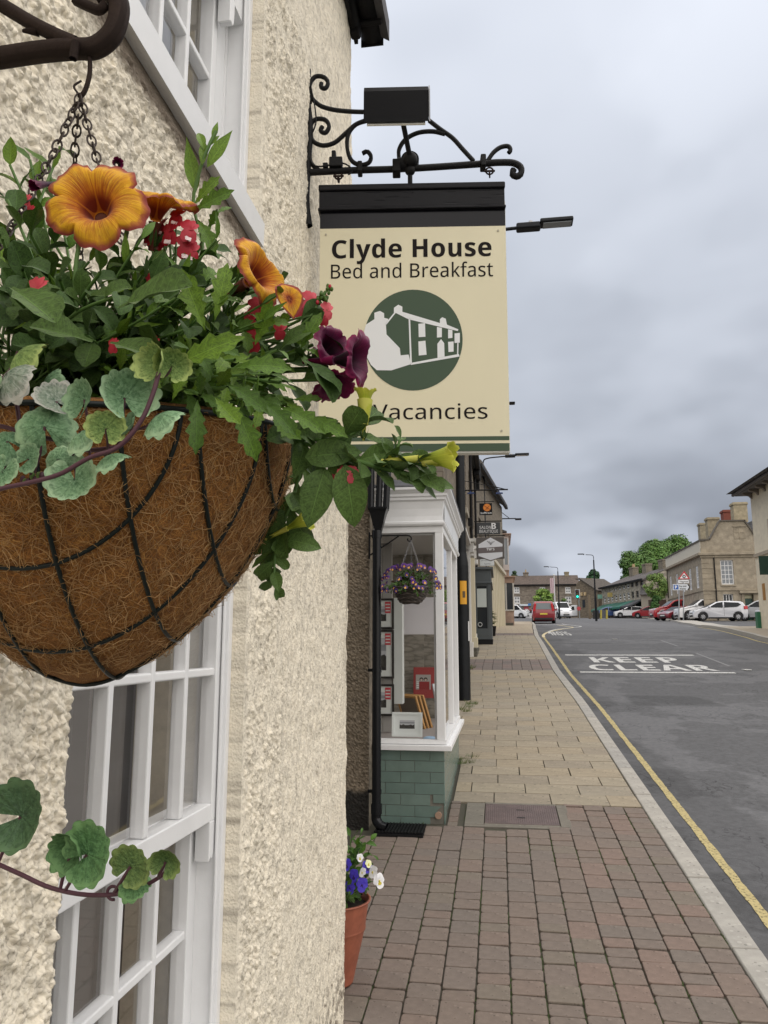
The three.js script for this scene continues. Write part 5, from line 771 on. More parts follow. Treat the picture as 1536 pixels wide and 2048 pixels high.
{
  PR = rng(33);
  const o = thing('daisy_plant', 'fresh green plant with boldly toothed leaves in front of the basket rim', 'plant', inB(0.08, 0, 0.1));
  const tips = [[330, 750, 0.57], [430, 700, 0.56], [505, 735, 0.6], [560, 765, 0.64], [470, 660, 0.62], [390, 700, 0.56], [585, 800, 0.68], [540, 815, 0.64], [500, 800, 0.6], [455, 775, 0.58], [400, 790, 0.56], [610, 700, 0.68], [520, 650, 0.64], [570, 660, 0.67], [470, 720, 0.57], [430, 430, 0.7], [600, 830, 0.7], [240, 740, 0.57], [300, 640, 0.6], [420, 560, 0.66], [360, 600, 0.62], [520, 580, 0.66]];
  tips.forEach(([x, y, d]) => leafy_stem(o, arch(root(), at(x, y, d), 0.02), { n: 11, from: 0.35, size: 0.036, geos: LG.tooth, mats: GREEN.tooth, droop: 0.35 }));
  const tall = [root(), at(400, 520, 0.7), at(386, 400, 0.7), at(410, 310, 0.69), at(432, 262, 0.69)]; stem(o, tall, 0.0018);
  const T = (px, py, d, dir, s, k = 0, m = 1, G = LG.tooth) => { const p = at(px, py, d); put('leaf', G[k], GREEN.tooth[m], o, p, basisQ(dir, toCam(p).add(V(0, 0.5, 0))), s); };
  T(414, 335, 0.69, V(0.5, 0.85, 0), 0.052, 0, 0, LG.lance); T(404, 330, 0.69, V(0.1, 1, 0.1), 0.036, 1, 0, LG.lance); T(392, 385, 0.7, V(-0.22, 0.97, 0), 0.06, 2, 0, LG.lance); T(408, 300, 0.69, V(-0.25, 0.95, 0), 0.036, 1, 0, LG.lance); T(384, 425, 0.69, V(0.85, 0.35, 0.2), 0.05, 0, 1); T(395, 440, 0.69, V(0.55, -0.75, 0.3), 0.045, 1, 1); T(425, 280, 0.69, V(0.2, 0.9, 0), 0.024, 0, 0, LG.lance); T(418, 292, 0.69, V(0.6, 0.8, 0), 0.02, 1, 0, LG.lance); T(388, 410, 0.69, V(0.6, 0.55, 0.2), 0.04, 0, 0);
  for (const [x, y, d, dx, dy, s, k, m] of [[345, 735, 0.53, 0.95, 0.35, 0.075, 0, 0], [470, 735, 0.54, 0.9, 0.05, 0.055, 1, 1], [455, 770, 0.55, 0.8, -0.4, 0.05, 1, 2], [410, 660, 0.54, -0.35, 0.9, 0.06, 2, 0], [345, 800, 0.54, 0.35, 0.6, 0.035, 0, 0], [520, 800, 0.6, 0.75, -0.55, 0.055, 1, 2], [560, 815, 0.64, 0.85, -0.35, 0.06, 1, 1], [610, 830, 0.68, 0.8, -0.4, 0.06, 0, 1], [470, 812, 0.56, 0.5, -0.85, 0.06, 1, 1], [395, 800, 0.55, 0.1, -0.95, 0.055, 0, 2], [430, 795, 0.55, 0.6, -0.7, 0.05, 2, 0], [545, 840, 0.63, 0.7, -0.6, 0.05, 2, 1], [430, 640, 0.56, 0.25, 0.9, 0.06, 0, 0], [510, 690, 0.6, 0.45, 0.85, 0.05, 2, 0], [600, 700, 0.66, 0.5, 0.8, 0.05, 0, 1]]) T(x, y, d, V(dx, dy, 0.22), s * 0.82, k, m);
  for (let i = 0; i < 6; i++) { const a = at(390 + i * 22 + PR() * 20, 815 - PR() * 20, 0.6 + 0.04 * PR()); stem(o, [a, a.clone().add(V(0.012 * (PR() - 0.2), 0.02, 0.005)), a.clone().add(V(0.03 * PR(), 0.03 + 0.02 * PR(), -0.01))], 0.0009, GREEN.tooth[1]); }
}
{
  PR = rng(39);
  const o = thing('fine_leaved_shoots', 'thin fresh green shoots with narrow leaves threading through the basket foliage', 'foliage', inB(0.05, 0, 0.05));
  const tips = []; for (let i = 0; i < 30; i++) { const x = 10 + PR() * 610; tips.push([x, 850 - (0.35 + 0.65 * PR()) * (x < 420 ? 380 : 380 - (x - 420) * 0.75), 0.555 + 0.12 * PR()]); }
  tips.forEach(([x, y, d]) => leafy_stem(o, arch(root(), at(x, y, d), 0.015), { n: 9, from: 0.45, size: 0.034, geos: LG.lance, mats: [GREEN.tooth[0], GREEN.tooth[1], GREEN.pet[1]], r: 0.0011, droop: 0.15 }));
}
{ // back-left: mint-green leaves against the wall
  PR = rng(45);
  const o = thing('mint_green_plant', 'light green leaves standing against the wall at the back left of the basket', 'plant', inB(-0.12, 0, -0.05));
  for (const [x, y, d] of [[120, 300, 0.78], [60, 320, 0.76], [20, 330, 0.74], [40, 380, 0.72], [95, 330, 0.79]]) leafy_stem(o, arch(root(), at(x, y, d), 0.01), { n: 7, from: 0.5, size: 0.05, geos: LG.ov, mats: GREEN.tooth, droop: 0.1 });
}
const RD = (o, list) => list.forEach(([x, y, d, r, dx, dy, mu, ml], i) => { const p = at(x, y, d); floret(o, p, V(dx, dy, 1), r, mu, ml, i); });
{
  PR = rng(51);
  const o = thing('red_white_nemesia', 'cluster of small red and white nemesia flowers below the two amber petunias', 'flowering plant', inB(0, 0.02, 0.0));
  const { red, white } = PET, q = [[338, 462, 0.665, 0.0125, -0.2, 0.1], [378, 458, 0.66, 0.0115, 0.4, 0.15], [352, 430, 0.67, 0.011, 0, 0.3], [322, 450, 0.675, 0.009, -0.5, 0.1], [370, 490, 0.665, 0.0115, 0.3, -0.1], [318, 500, 0.68, 0.009, -0.4, -0.2], [300, 560, 0.66, 0.008, 0, 0], [310, 440, 0.68, 0.006, -0.3, 0.3], [292, 478, 0.67, 0.006, -0.3, 0], [385, 500, 0.668, 0.009, 0.6, -0.1]];
  RD(o, q.map((l) => [...l, red, white])); q.forEach(([x, y, d]) => stem(o, [at(345, 620, 0.68), at(350 + (x - 350) * 0.5, 540, d + 0.01), at(x, y, d + 0.004)], 0.0009));
  [[340, 480], [360, 540], [330, 560], [380, 560], [350, 600]].forEach(([x, y]) => leafy_stem(o, [at(345, 640, 0.7), at(x, y + 20, 0.7), at(x, y, 0.69)], { n: 7, size: 0.026, geos: LG.lance, mats: GREEN.tooth, r: 0.0009 }));
}
{
  PR = rng(61);
  const o = thing('red_nemesia', 'red nemesia spikes with a budding tip beside the fallen amber petal', 'flowering plant', inB(0.12, 0.02, 0.0));
  const { red, coral } = PET, q = [[512, 612, 0.66, 0.011, 0.2, 0.2, red], [500, 640, 0.66, 0.012, -0.2, 0, red], [540, 590, 0.68, 0.01, 0.3, 0.3, red], [505, 680, 0.66, 0.01, 0, -0.1, red], [560, 660, 0.66, 0.008, 0.2, 0, red], [622, 600, 0.7, 0.012, 0.6, 0.3, red], [605, 615, 0.7, 0.011, 0.1, 0.2, red], [655, 620, 0.69, 0.008, 0.7, 0, coral], [648, 635, 0.69, 0.007, 0.4, -0.2, red], [70, 577, 0.58, 0.012, 0.1, 0.1, coral], [303, 690, 0.6, 0.008, 0, 0, red], [225, 690, 0.57, 0.006, 0, 0, red], [692, 955, 0.69, 0.01, 0.5, 0, coral], [668, 968, 0.695, 0.008, -0.2, -0.3, coral], [706, 948, 0.69, 0.008, 0.5, 0.2, coral], [52, 400, 0.7, 0.007, 0, 0, coral], [60, 420, 0.7, 0.006, 0, 0, red]];
  RD(o, q.map((l) => [...l, null])); [[622, 600, 0.7], [655, 620, 0.69], [512, 612, 0.66], [540, 590, 0.68]].forEach(([x, y, d]) => stem(o, arch(root(), at(x, y, d), 0.02), 0.0011));
  stem(o, [root(), at(615, 640, 0.69), at(640, 600, 0.69), at(660, 572, 0.69)], 0.0012);
  for (let i = 0; i < 34; i++) { const t = PR(), p = at(640 + t * 20 + (PR() - 0.5) * 30 * (1 - t * 0.6), 606 - t * 36, 0.69 + (PR() - 0.5) * 0.012); put('bud', new THREE.SphereGeometry(1, 6, 5), PR() < 0.25 ? PET.red : GREEN.tooth[2], o, p, null, [0.0018, 0.0024, 0.0018]); }
}
{
  PR = rng(71);
  const o = thing('plum_petunia', 'three deep plum purple petunia flowers in front of the inn sign', 'flowering plant', inB(0.16, 0.02, -0.02));
  const A = at(668, 690, 0.7), B = at(722, 718, 0.68), C = at(668, 772, 0.7);
  stem(o, arch(root(), at(625, 690, 0.7), 0.02), 0.0018); stem(o, arch(root(), at(655, 735, 0.7), 0.02), 0.0018); stem(o, arch(root(), at(625, 740, 0.7), 0.02), 0.0018);
  petuniaBloom(o, A, V(0.75, 0.2, 0.6), 0.0285, PET.plum, 11, 1, 0.25); petuniaBloom(o, B, V(0.93, -0.1, 0.25), 0.0285, PET.plum, 12, 1.35, 0.1, null, 1.2); petuniaBloom(o, C, V(0.45, -0.85, 0.3), 0.0265, PET.plum, 14, 1.3, 0.35, null, 1.1);
  for (const [x, y, d] of [[600, 640, 0.69], [625, 660, 0.7], [590, 720, 0.69], [640, 760, 0.7], [560, 700, 0.66]]) leafy_stem(o, arch(root(), at(x, y, d), 0.02), { n: 8, from: 0.5, size: 0.045, mats: GREEN.pet });
  for (const [x, y, dx, dy, s] of [[610, 720, 0.7, -0.55, 0.05], [620, 745, 0.9, -0.2, 0.035]]) { const p = at(x, y, 0.67); put('leaf', LG.pet[2], GREEN.pet[0], o, p, basisQ(V(dx, dy, 0.1), V(0, 0.8, 0.5)), s); }
}
{
  PR = rng(83);
  const o = thing('yellow_petunia', 'trailing petunia with pale yellow trumpet flowers reaching right and hanging down', 'flowering plant', inB(0.2, 0, 0));
  const opt = { size: 0.044, geos: [...LG.ov, ...LG.pet], mats: [leafMat(0.15, 0.27, 0.06), leafMat(0.18, 0.32, 0.07), leafMat(0.125, 0.23, 0.055)], droop: 0.15 };
  leafy_stem(o, [inB(0.19, 0, 0.03), at(620, 890, 0.72), at(690, 915, 0.7), at(760, 935, 0.69), at(820, 950, 0.685), at(852, 968, 0.685)], { ...opt, n: 30, from: 0.18, size: 0.036, r: 0.0024 });
  leafy_stem(o, [inB(0.19, 0, 0.03), at(640, 880, 0.71), at(700, 870, 0.7), at(728, 850, 0.7)], { ...opt, n: 12, from: 0.3, size: 0.044, r: 0.002 });
  leafy_stem(o, [at(720, 925, 0.7), at(770, 920, 0.69), at(820, 925, 0.685), at(850, 930, 0.68)], { ...opt, n: 16, from: 0.2, size: 0.026, r: 0.0017 });
  leafy_stem(o, [at(760, 935, 0.69), at(790, 905, 0.69), at(800, 880, 0.69)], { ...opt, n: 8, from: 0.2, size: 0.024, r: 0.0014 });
  leafy_stem(o, [inB(0.2, 0, -0.03), at(600, 900, 0.8), at(590, 980, 0.81), at(560, 1060, 0.81), at(535, 1130, 0.81)], { ...opt, n: 15, from: 0.25, size: 0.046, r: 0.0022 });
  leafy_stem(o, [at(560, 1060, 0.81), at(550, 1110, 0.8), at(548, 1165, 0.8)], { ...opt, n: 8, from: 0.3, size: 0.03, r: 0.0014 });
  for (const [x, y, d, dx, dy, s, k] of [[610, 915, 0.69, 1, 0.1, 0.055, 0], [650, 935, 0.69, -0.25, -0.95, 0.06, 0], [690, 930, 0.69, 0.2, -0.97, 0.062, 1], [590, 995, 0.8, 0.85, 0.25, 0.04, 0], [570, 1080, 0.8, 0.95, -0.1, 0.042, 1], [585, 985, 0.8, 0.5, -0.8, 0.04, 2]]) { const p = at(x, y, d); put('leaf', LG.ov[k], opt.mats[k], o, p, basisQ(V(dx, dy, 0.1), toCam(p).add(V(0, 0.35, 0))), s); }
  const bud = (p, dir, r, open, sd) => petuniaBloom(o, p, dir, r, PET.yellow, sd, 1.6, open, PET.yellow, 1.6);
  bud(at(730, 790, 0.69), V(0.05, 1, 0.15), 0.0155, 0.8, 21); bud(at(893, 915, 0.675), V(0.98, -0.02, 0.15), 0.022, 0.75, 22); bud(at(608, 1040, 0.79), V(0.85, 0.35, 0.2), 0.018, 0.75, 23); bud(at(780, 915, 0.685), V(0.6, 0.7, 0.3), 0.006, 0.8, 24);
  M('flower_tube', bar(at(845, 925, 0.68), at(885, 916, 0.676), 0.004, 10, 0.008), PET.yellow, o); M('flower_tube', bar(at(728, 850, 0.69), at(730, 800, 0.69), 0.004, 10, 0.0075), PET.yellow, o);
}
{
  PR = rng(95);
  const o = thing('variegated_ground_ivy', 'grey green scalloped ground ivy with purple stems trailing over the basket at left', 'trailing plant', at(60, 850, 0.5));
  const D = 0.5, S = [[-60, 1000], [0, 978], [60, 965], [120, 948], [180, 915], [235, 895], [280, 845], [305, 790], [318, 745]];
  stem(o, S.map(([x, y]) => at(x, y, D - 0.028)), 0.0016, GREEN.plumStem); stem(o, [[-60, 850], [0, 852], [60, 870], [110, 880], [170, 900], [235, 895]].map(([x, y]) => at(x, y, D + 0.01)), 0.0018, GREEN.plumStem); stem(o, [[-40, 720], [0, 760], [30, 800], [40, 850]].map(([x, y]) => at(x, y, D + 0.005)), 0.0016, GREEN.plumStem);
  const lf = (px, py, r, d, sx, sy, fx, fy, m, k, spin) => { const s = at(px - 0, py, d), diam = r * 1.75 / FOCAL * d * 1.12, dir = V(Math.cos(spin), Math.sin(spin), 0.12), nrm = V(fx, fy, 1); const q = basisQ(dir, nrm), c = s.clone().sub(dir.clone().normalize().multiplyScalar(diam * 0.05)); put('leaf', LG.round[k], m, o, c, q, diam); if (sx !== null) stem(o, [c, c.clone().lerp(at(sx, sy, D), 0.5).add(V(0, -0.002, -0.002)), at(sx, sy, D)], 0.0011, GREEN.plumStem); };
  const G = GREEN.gle;
  lf(88, 848, 62, 0.49, 60, 965, 0.1, 1.0, G[0], 1, 1.9); lf(165, 862, 50, 0.485, 120, 948, 0.3, 1.3, G[2], 1, 0.3); lf(170, 795, 52, 0.49, 180, 915, -0.2, 1.6, G[1], 0, 1.4); lf(248, 790, 62, 0.488, 235, 895, 0.9, 0.35, G[2], 2, 1.7); lf(322, 826, 55, 0.48, 270, 860, 0.3, 1.5, G[0], 1, 0.35); lf(150, 965, 56, 0.485, 150, 932, 0.0, 0.35, G[2], 0, -1.3); lf(222, 908, 42, 0.48, 205, 905, 0.1, 1.7, G[0], 1, 0.2); lf(212, 852, 42, 0.478, 215, 905, 0.5, 0.1, GREEN.gleYellow, 3, 1.5);
  lf(12, 880, 48, 0.49, 0, 978, -0.1, 0.8, G[1], 1, 2.6); lf(5, 945, 40, 0.48, 0, 978, 0, 0.3, G[0], 3, -1.9); lf(318, 722, 46, 0.478, 312, 765, -0.55, 0.2, GREEN.gleYellow, 2, 1.7); lf(345, 728, 40, 0.482, 316, 755, 0.7, 0.3, GREEN.gleYellow, 2, 1.2); lf(40, 700, 62, 0.5, 0, 760, 0.2, 1.2, GREEN.gleYellow, 1, 0.6); lf(18, 745, 62, 0.485, 20, 790, 0.2, 0.8, GREEN.glePurple, 1, 0.5); lf(110, 800, 52, 0.5, 110, 880, -0.3, 1.5, GREEN.glePurple, 0, 2.4); lf(90, 760, 45, 0.51, null, 0, 0, 1.8, G[1], 1, 1.2); lf(-20, 800, 60, 0.49, null, 0, 0.2, 0.8, G[0], 0, 0.3);
  lf(60, 915, 36, 0.487, 60, 965, 0.4, 0.5, G[1], 3, 0.6); lf(265, 850, 38, 0.49, 250, 885, -0.4, 1.2, G[1], 0, 1.0); lf(115, 915, 34, 0.488, 115, 950, -0.3, 0.9, G[2], 1, 2.0);
  for (let i = 0; i < 7; i++) put('bud', new THREE.SphereGeometry(1, 8, 6), i % 2 ? GREEN.gleYellow : GREEN.plumStem, o, at(42 + i * 6 + PR() * 6, 955 + (PR() - 0.5) * 20, 0.497), null, [0.002, 0.003, 0.002]);
}
{
  PR = rng(99);
  const o = thing('trailing_ivy_stem', 'single purple stem of scalloped dark green leaves hanging in front of the lower window', 'trailing plant', at(60, 1750, 0.52)), D = 0.52;
  stem(o, [[-90, 1700], [-20, 1722], [40, 1748], [100, 1775], [180, 1790], [260, 1783], [310, 1760], [340, 1738]].map(([x, y]) => at(x, y, D)), 0.0015, GREEN.plumStem);
  const lf = (px, py, r, sx, sy, fx, fy, m, k, spin, d = D - 0.01) => { const diam = r * 1.8 / FOCAL * d * 1.1, c = at(px, py, d); put('leaf', LG.round[k], m, o, c, basisQ(V(Math.cos(spin), Math.sin(spin), 0.05), V(fx, fy, 1)), diam); stem(o, [c, c.clone().lerp(at(sx, sy, D), 0.5).add(V(-0.002, -0.003, 0)), at(sx, sy, D)], 0.0012, GREEN.plumStem); };
  const dk = mat(0.1, 0.185, 0.085, 0.6, { map: glechTex, side: THREE.DoubleSide, bumpMap: glechTex, bumpScale: 0.0016 }), md = GREEN.gleDark, yl = mat(0.24, 0.32, 0.1, 0.65, { map: glechTex, side: THREE.DoubleSide, bumpMap: glechTex, bumpScale: 0.0016 });
  lf(42, 1632, 66, -5, 1728, 0.25, 0.3, dk, 0, 0.2); lf(175, 1708, 60, 130, 1782, 0.3, 0.45, md, 3, 0.5, D - 0.012); lf(150, 1690, 46, 120, 1780, -0.9, 0.2, md, 2, 2.4, D - 0.004); lf(262, 1732, 42, 228, 1786, 0.2, 0.3, yl, 3, 0.9); lf(270, 1762, 32, 230, 1786, 0.6, 1.4, md, 1, -0.3, D - 0.006); lf(332, 1722, 30, 318, 1756, 0.3, 0.1, yl, 2, 1.2);
  M('stem_curl', new THREE.TorusGeometry(0.0042, 0.0011, 6, 14, 5).translate(...at(226, 1786, D).toArray()), GREEN.plumStem, o);
}
// ---------------------------------------------------------------- terracotta pot and pansies at the corner; viola basket on the downpipe
function pansyGeo(seed) { // five rounded petals, front towards +z, radius 1
  const R = rng(seed), gs = [], pt = (a, l, w, z, k) => { const g = new THREE.CircleGeometry(1, 12), p = g.attributes.position; for (let i = 0; i < p.count; i++) { const x = p.getX(i) * w, y = p.getY(i) * l + l * 0.85; p.setXYZ(i, x, y, z + 0.16 * (R() - 0.5) + 0.16 * x * x - 0.1 * y * y * k); } g.computeVertexNormals(); return g.rotateZ(a); };
  gs.push(pt(0.42, 0.6, 0.56, 0, 1), pt(-0.42, 0.6, 0.56, 0.02, 1), pt(1.45, 0.5, 0.46, 0.05, 1.5), pt(-1.45, 0.5, 0.46, 0.06, 1.5), pt(Math.PI, 0.56, 0.62, 0.08, -0.8)); return merge(gs);
}
const PANSY = [1, 2, 3].map(pansyGeo);
function pansy(o, p, dir, r, m, eye, k = 0, spin = 0) { const q = new THREE.Quaternion().setFromUnitVectors(V(0, 0, 1), dir.clone().normalize()).multiply(new THREE.Quaternion().setFromAxisAngle(V(0, 0, 1), spin)); const f = put('flower', PANSY[k % 3], m, o, p, q, r); const e = new THREE.Mesh(eyeGeo, eye); e.name = 'flower_eye'; f.add(e); return f; }
const eyeGeo = merge([new THREE.SphereGeometry(0.16, 6, 5).scale(1, 1, 0.5).translate(0, 0, 0.14), new THREE.CircleGeometry(0.3, 8).scale(1, 0.8, 1).translate(0, -0.32, 0.145)]);
{
  const PD = 3.78, rim = at(741, 1795, PD), cx = rim.x - 0.172, top = rim.y - 0.01, base = gy(PD), R0 = 0.168;
  const o = thing('terracotta_pot', 'tall terracotta plastic flower pot standing at the corner of the cream house', 'flower pot', V(cx, base, -PD)), h = top - base;
  M('pot', [lathe([[0.001, 0.004], [0.088, 0.002], [0.092, 0.01], [0.142, h - 0.135], [0.147, h - 0.13], [0.148, h - 0.122], [0.146, h - 0.118], [0.161, h - 0.01], [R0 + 0.003, h - 0.006], [R0 + 0.004, h], [R0 - 0.006, h + 0.002], [R0 - 0.012, h - 0.02]], 48).translate(cx, base, -PD)], mat(0.4, 0.125, 0.07, 0.55, { map: blotch, size: 0.5 }), o);
  M('soil', lathe([[0.001, h - 0.025], [0.155, h - 0.03]], 24).translate(cx, base, -PD), mat(0.03, 0.022, 0.016, 1), o);
  PR = rng(141);
  const c = V(cx, top, -PD), P = thing('pansy_plant', 'blue and white pansies growing in the terracotta pot', 'flowering plant', c.clone());
  for (let i = 0; i < 42; i++) { const a = PR() * 6.3, r = 0.155 * Math.sqrt(PR()), e = c.clone().add(V(Math.cos(a) * r * 1.1, 0.03 + PR() * 0.1, Math.sin(a) * r * 1.15)); leafy_stem(P, [c.clone().add(V(Math.cos(a) * r * 0.5, -0.02, Math.sin(a) * r * 0.5)), e], { n: 6, from: 0.3, size: 0.045, geos: LG.pet, mats: [GREEN.pet[1], GREEN.tooth[2], GREEN.dark[1]], r: 0.0018 }); }
  const blue = mat(0.07, 0.045, 0.52, 0.6, { side: THREE.DoubleSide }), wht = mat(0.82, 0.82, 0.84, 0.6, { side: THREE.DoubleSide }), lem = mat(0.75, 0.76, 0.45, 0.6, { side: THREE.DoubleSide }), dk = mat(0.6, 0.5, 0.05, 0.6), vi = mat(0.03, 0.01, 0.15, 0.6);
  const Q = [[724, 1770, blue, vi, 0.2, 0.0, 0.030], [708, 1752, blue, vi, -0.3, 0.1, 0.028], [735, 1735, blue, vi, 0.6, 0.3, 0.028], [700, 1775, blue, vi, -0.2, -0.2, 0.028], [694, 1730, blue, vi, -0.3, 0.3, 0.026], [758, 1762, wht, dk, 0.8, 0.1, 0.032], [746, 1744, wht, dk, -0.6, 0.2, 0.026], [720, 1716, wht, dk, 0.1, 0.5, 0.018], [737, 1728, lem, dk, 0.7, 0.6, 0.018], [725, 1745, wht, dk, -0.6, 0.4, 0.02]];
  Q.forEach(([x, y, m, e, dx, dy, r], i) => { const p = at(x, y, PD - 0.1 + 0.02 * (i % 3)); pansy(P, p, V(dx, dy, 1), r, m, e, i, (PR() - 0.5) * 0.6); stem(P, [c.clone().add(V(0, -0.01, 0)), p.clone().lerp(c, 0.5).add(V(0, 0.02, 0)), p.clone().add(V(0, 0, -0.01))], 0.0016); });
  const T = thing('leafy_shoot', 'bright green leafy shoot rising behind the pansies in the pot', 'plant', c.clone());
  const bright = [leafMat(0.14, 0.32, 0.03, 0.45), leafMat(0.11, 0.26, 0.03, 0.45)];
  [[700, 1672, 1], [742, 1680, 1], [715, 1690, 1], [745, 1710, 1], [698, 1700, 1], [722, 1668, 0.9]].forEach(([x, y]) => { const e = at(x, y, PD - 0.02), s = at(703, 1745, PD); leafy_stem(T, [c.clone(), s, s.clone().lerp(e, 0.6).add(V(0, 0.03, 0)), e], { n: 7, from: 0.45, size: 0.06, geos: [...LG.ov, LG.tooth[1]], mats: bright, droop: 0.4, r: 0.0022 }); });
}
{
  PR = rng(171);
  const y0 = EYE + 0.305, cx = -0.665, cz = -5.88, hgt = 0.115, o = thing('wicker_basket', 'small dark wicker hanging basket in front of the bay window', 'hanging basket', V(cx, y0 + hgt, cz));
  const wick = [mat(0.075, 0.062, 0.052, 0.7), mat(0.12, 0.1, 0.085, 0.7), mat(0.05, 0.042, 0.036, 0.7)], rad = (t) => 0.06 + 0.072 * Math.pow(t, 0.55);
  for (let i = 0; i < 13; i++) { const t = i / 12, r = rad(t), pts = []; for (let k = 0; k < 40; k++) { const a = k / 40 * 6.2832; pts.push(V(cx + Math.cos(a) * (r + 0.005 * Math.sin(a * 10 + i * Math.PI)), y0 + t * hgt + 0.003 * Math.sin(a * 3 + i), cz + Math.sin(a) * (r + 0.005 * Math.sin(a * 10 + i * Math.PI)))); } M('wicker_band', tube(pts, 0.0068, 120, 6, true), wick[i % 3], o); }
  M('wicker_base', lathe([[0.001, 0], [0.07, 0.0], [0.135, hgt * 0.8]], 24).translate(cx, y0, cz), wick[2], o);
  for (let i = 0; i < 3; i++) { const a = 0.5 + i * 2.09, e = V(cx + Math.cos(a) * 0.14, y0 + hgt, cz + Math.sin(a) * 0.14), t = V(cx, EYE + 0.79, -5.9), n = 24, lk = new THREE.TorusGeometry(0.0062, 0.0013, 5, 8).scale(1, 1.5, 1), g = []; for (let k = 0; k < n; k++) { const p = t.clone().lerp(e, (k + 0.5) / n), q = new THREE.Quaternion().setFromUnitVectors(V(0, 1, 0), e.clone().sub(t).normalize()).multiply(new THREE.Quaternion().setFromAxisAngle(V(0, 1, 0), k % 2 ? 1.57 : 0)); g.push(lk.clone().applyQuaternion(q).translate(p.x, p.y, p.z)); } const m = M('chain', g, mat(0.25, 0.25, 0.26, 0.4, { metalness: 0.6 }), o); m.userData.kind = 'stuff'; }
  const c = V(cx, y0 + hgt, cz), P = thing('viola_plant', 'purple and yellow violas mounding over the small wicker basket', 'flowering plant', c.clone());
  for (let i = 0; i < 60; i++) { const a = PR() * 6.3, r = 0.21 * Math.sqrt(PR()), e = c.clone().add(V(Math.cos(a) * r, 0.11 * (1 - (r / 0.23) ** 2) + (r > 0.15 ? -0.09 * PR() : 0.02), Math.sin(a) * r)); leafy_stem(P, [c.clone().add(V(Math.cos(a) * r * 0.3, 0, Math.sin(a) * r * 0.3)), c.clone().lerp(e, 0.6).add(V(0, 0.03, 0)), e], { n: 7, from: 0.3, size: 0.036, geos: LG.pet, mats: [GREEN.tooth[2], GREEN.pet[1], GREEN.dark[1], leafMat(0.1, 0.06, 0.03)], r: 0.0018, droop: 0.4 }); }
  const pu = [mat(0.05, 0.007, 0.12, 0.6, { side: THREE.DoubleSide }), mat(0.035, 0.005, 0.08, 0.6, { side: THREE.DoubleSide }), mat(0.08, 0.012, 0.19, 0.6, { side: THREE.DoubleSide })], ye = mat(0.78, 0.42, 0.02, 0.6);
  for (let i = 0; i < 84; i++) { const a = PR() * 3.9 - 0.4, b = PR(), r = 0.225 * Math.sqrt(0.15 + 0.85 * PR()), h = 0.16 * Math.sqrt(Math.max(0, 1 - (r / 0.24) ** 2)) + 0.02 - (r > 0.19 ? PR() * 0.12 : 0), p = c.clone().add(V(Math.cos(a) * r * 1.02, h, Math.sin(a) * r)); const f = pansy(P, p, V(Math.cos(a) * 0.7, 0.35, 0.9).add(jit(0.6)), 0.0165 + PR() * 0.005, pu[i % 3], ye, i, (PR() - 0.5) * 0.8); f.children[0].scale.set(1.45, 1.3, 1.1); }
}
// ---------------------------------------------------------------- builders for houses
const Yat = (px, py, d) => EYE + ray(px, py)[1] * d, Xat = (px, py, d) => ray(px, py)[0] * d;
function frameOf(A, B) { // A, B = [x, d]: left and right ends of a wall as seen from outside
  const a = V(A[0], 0, -A[1]), b = V(B[0], 0, -B[1]), L = a.distanceTo(b), u = b.clone().sub(a).divideScalar(L), w = V(-u.z, 0, u.x);
  const m = new THREE.Matrix4().makeBasis(u, V(0, 1, 0), w).setPosition(a);
  return { L, u, w, a, b, m, put: (g) => g.applyMatrix4(m), at: (s, y, o = 0) => a.clone().addScaledVector(u, s).addScaledVector(w, o).setY(y) };
}
const fbox = (F, u0, u1, v0, v1, w0, w1, r = 0) => F.put(r ? rb(u0, u1, v0, v1, w0, w1, r) : bx(u0, u1, v0, v1, w0, w1));
function prism(F, prof, u0, u1) { const g = extr(prof, u1 - u0); g.applyMatrix4(new THREE.Matrix4().makeBasis(V(0, 0, 1), V(0, 1, 0), V(-1, 0, 0)).setPosition(u1, 0, 0)); return F.put(g); }
const PANE = mat(0.03, 0.034, 0.038, 0.08, { specularIntensity: 0.6 }), WFR = mat(0.74, 0.74, 0.73, 0.5);
function winAt(o, F, u0, u1, v0, v1, { cols = 2, rows = 2, fr = WFR, f = 0.06, b = 0.03, sill = null, inset = 0.1, pane = PANE, label } = {}) {
  const w = new THREE.Group(); w.name = 'window'; if (label) w.userData.label = label; o.add(w); const gs = [];
  gs.push(fbox(F, u0, u0 + f, v0, v1, -inset - 0.06, -inset), fbox(F, u1 - f, u1, v0, v1, -inset - 0.06, -inset), fbox(F, u0 + f, u1 - f, v1 - f, v1, -inset - 0.06, -inset - 0.001), fbox(F, u0 + f, u1 - f, v0, v0 + f, -inset - 0.06, -inset - 0.001));
  for (let i = 1; i < cols; i++) { const u = mix(u0 + f, u1 - f, i / cols); gs.push(fbox(F, u - b / 2, u + b / 2, v0 + f, v1 - f, -inset - 0.05, -inset - 0.006)); }
  for (let j = 1; j < rows; j++) { const v = mix(v0 + f, v1 - f, j / rows), k = rows % 2 === 0 && j === rows / 2 ? 1.6 : 1; gs.push(fbox(F, u0 + f, u1 - f, v - b * k / 2, v + b * k / 2, -inset - 0.05, -inset - 0.008)); }
  M('frame', gs, fr, w); M('pane', fbox(F, u0 + 0.01, u1 - 0.01, v0 + 0.01, v1 - 0.01, -inset - 0.055, -inset - 0.03), pane, w);
  if (sill) M('sill', fbox(F, u0 - 0.08, u1 + 0.08, v0 - 0.14, v0 - 0.002, -inset - 0.06, 0.07, 0.01), sill, w);
  return w;
}
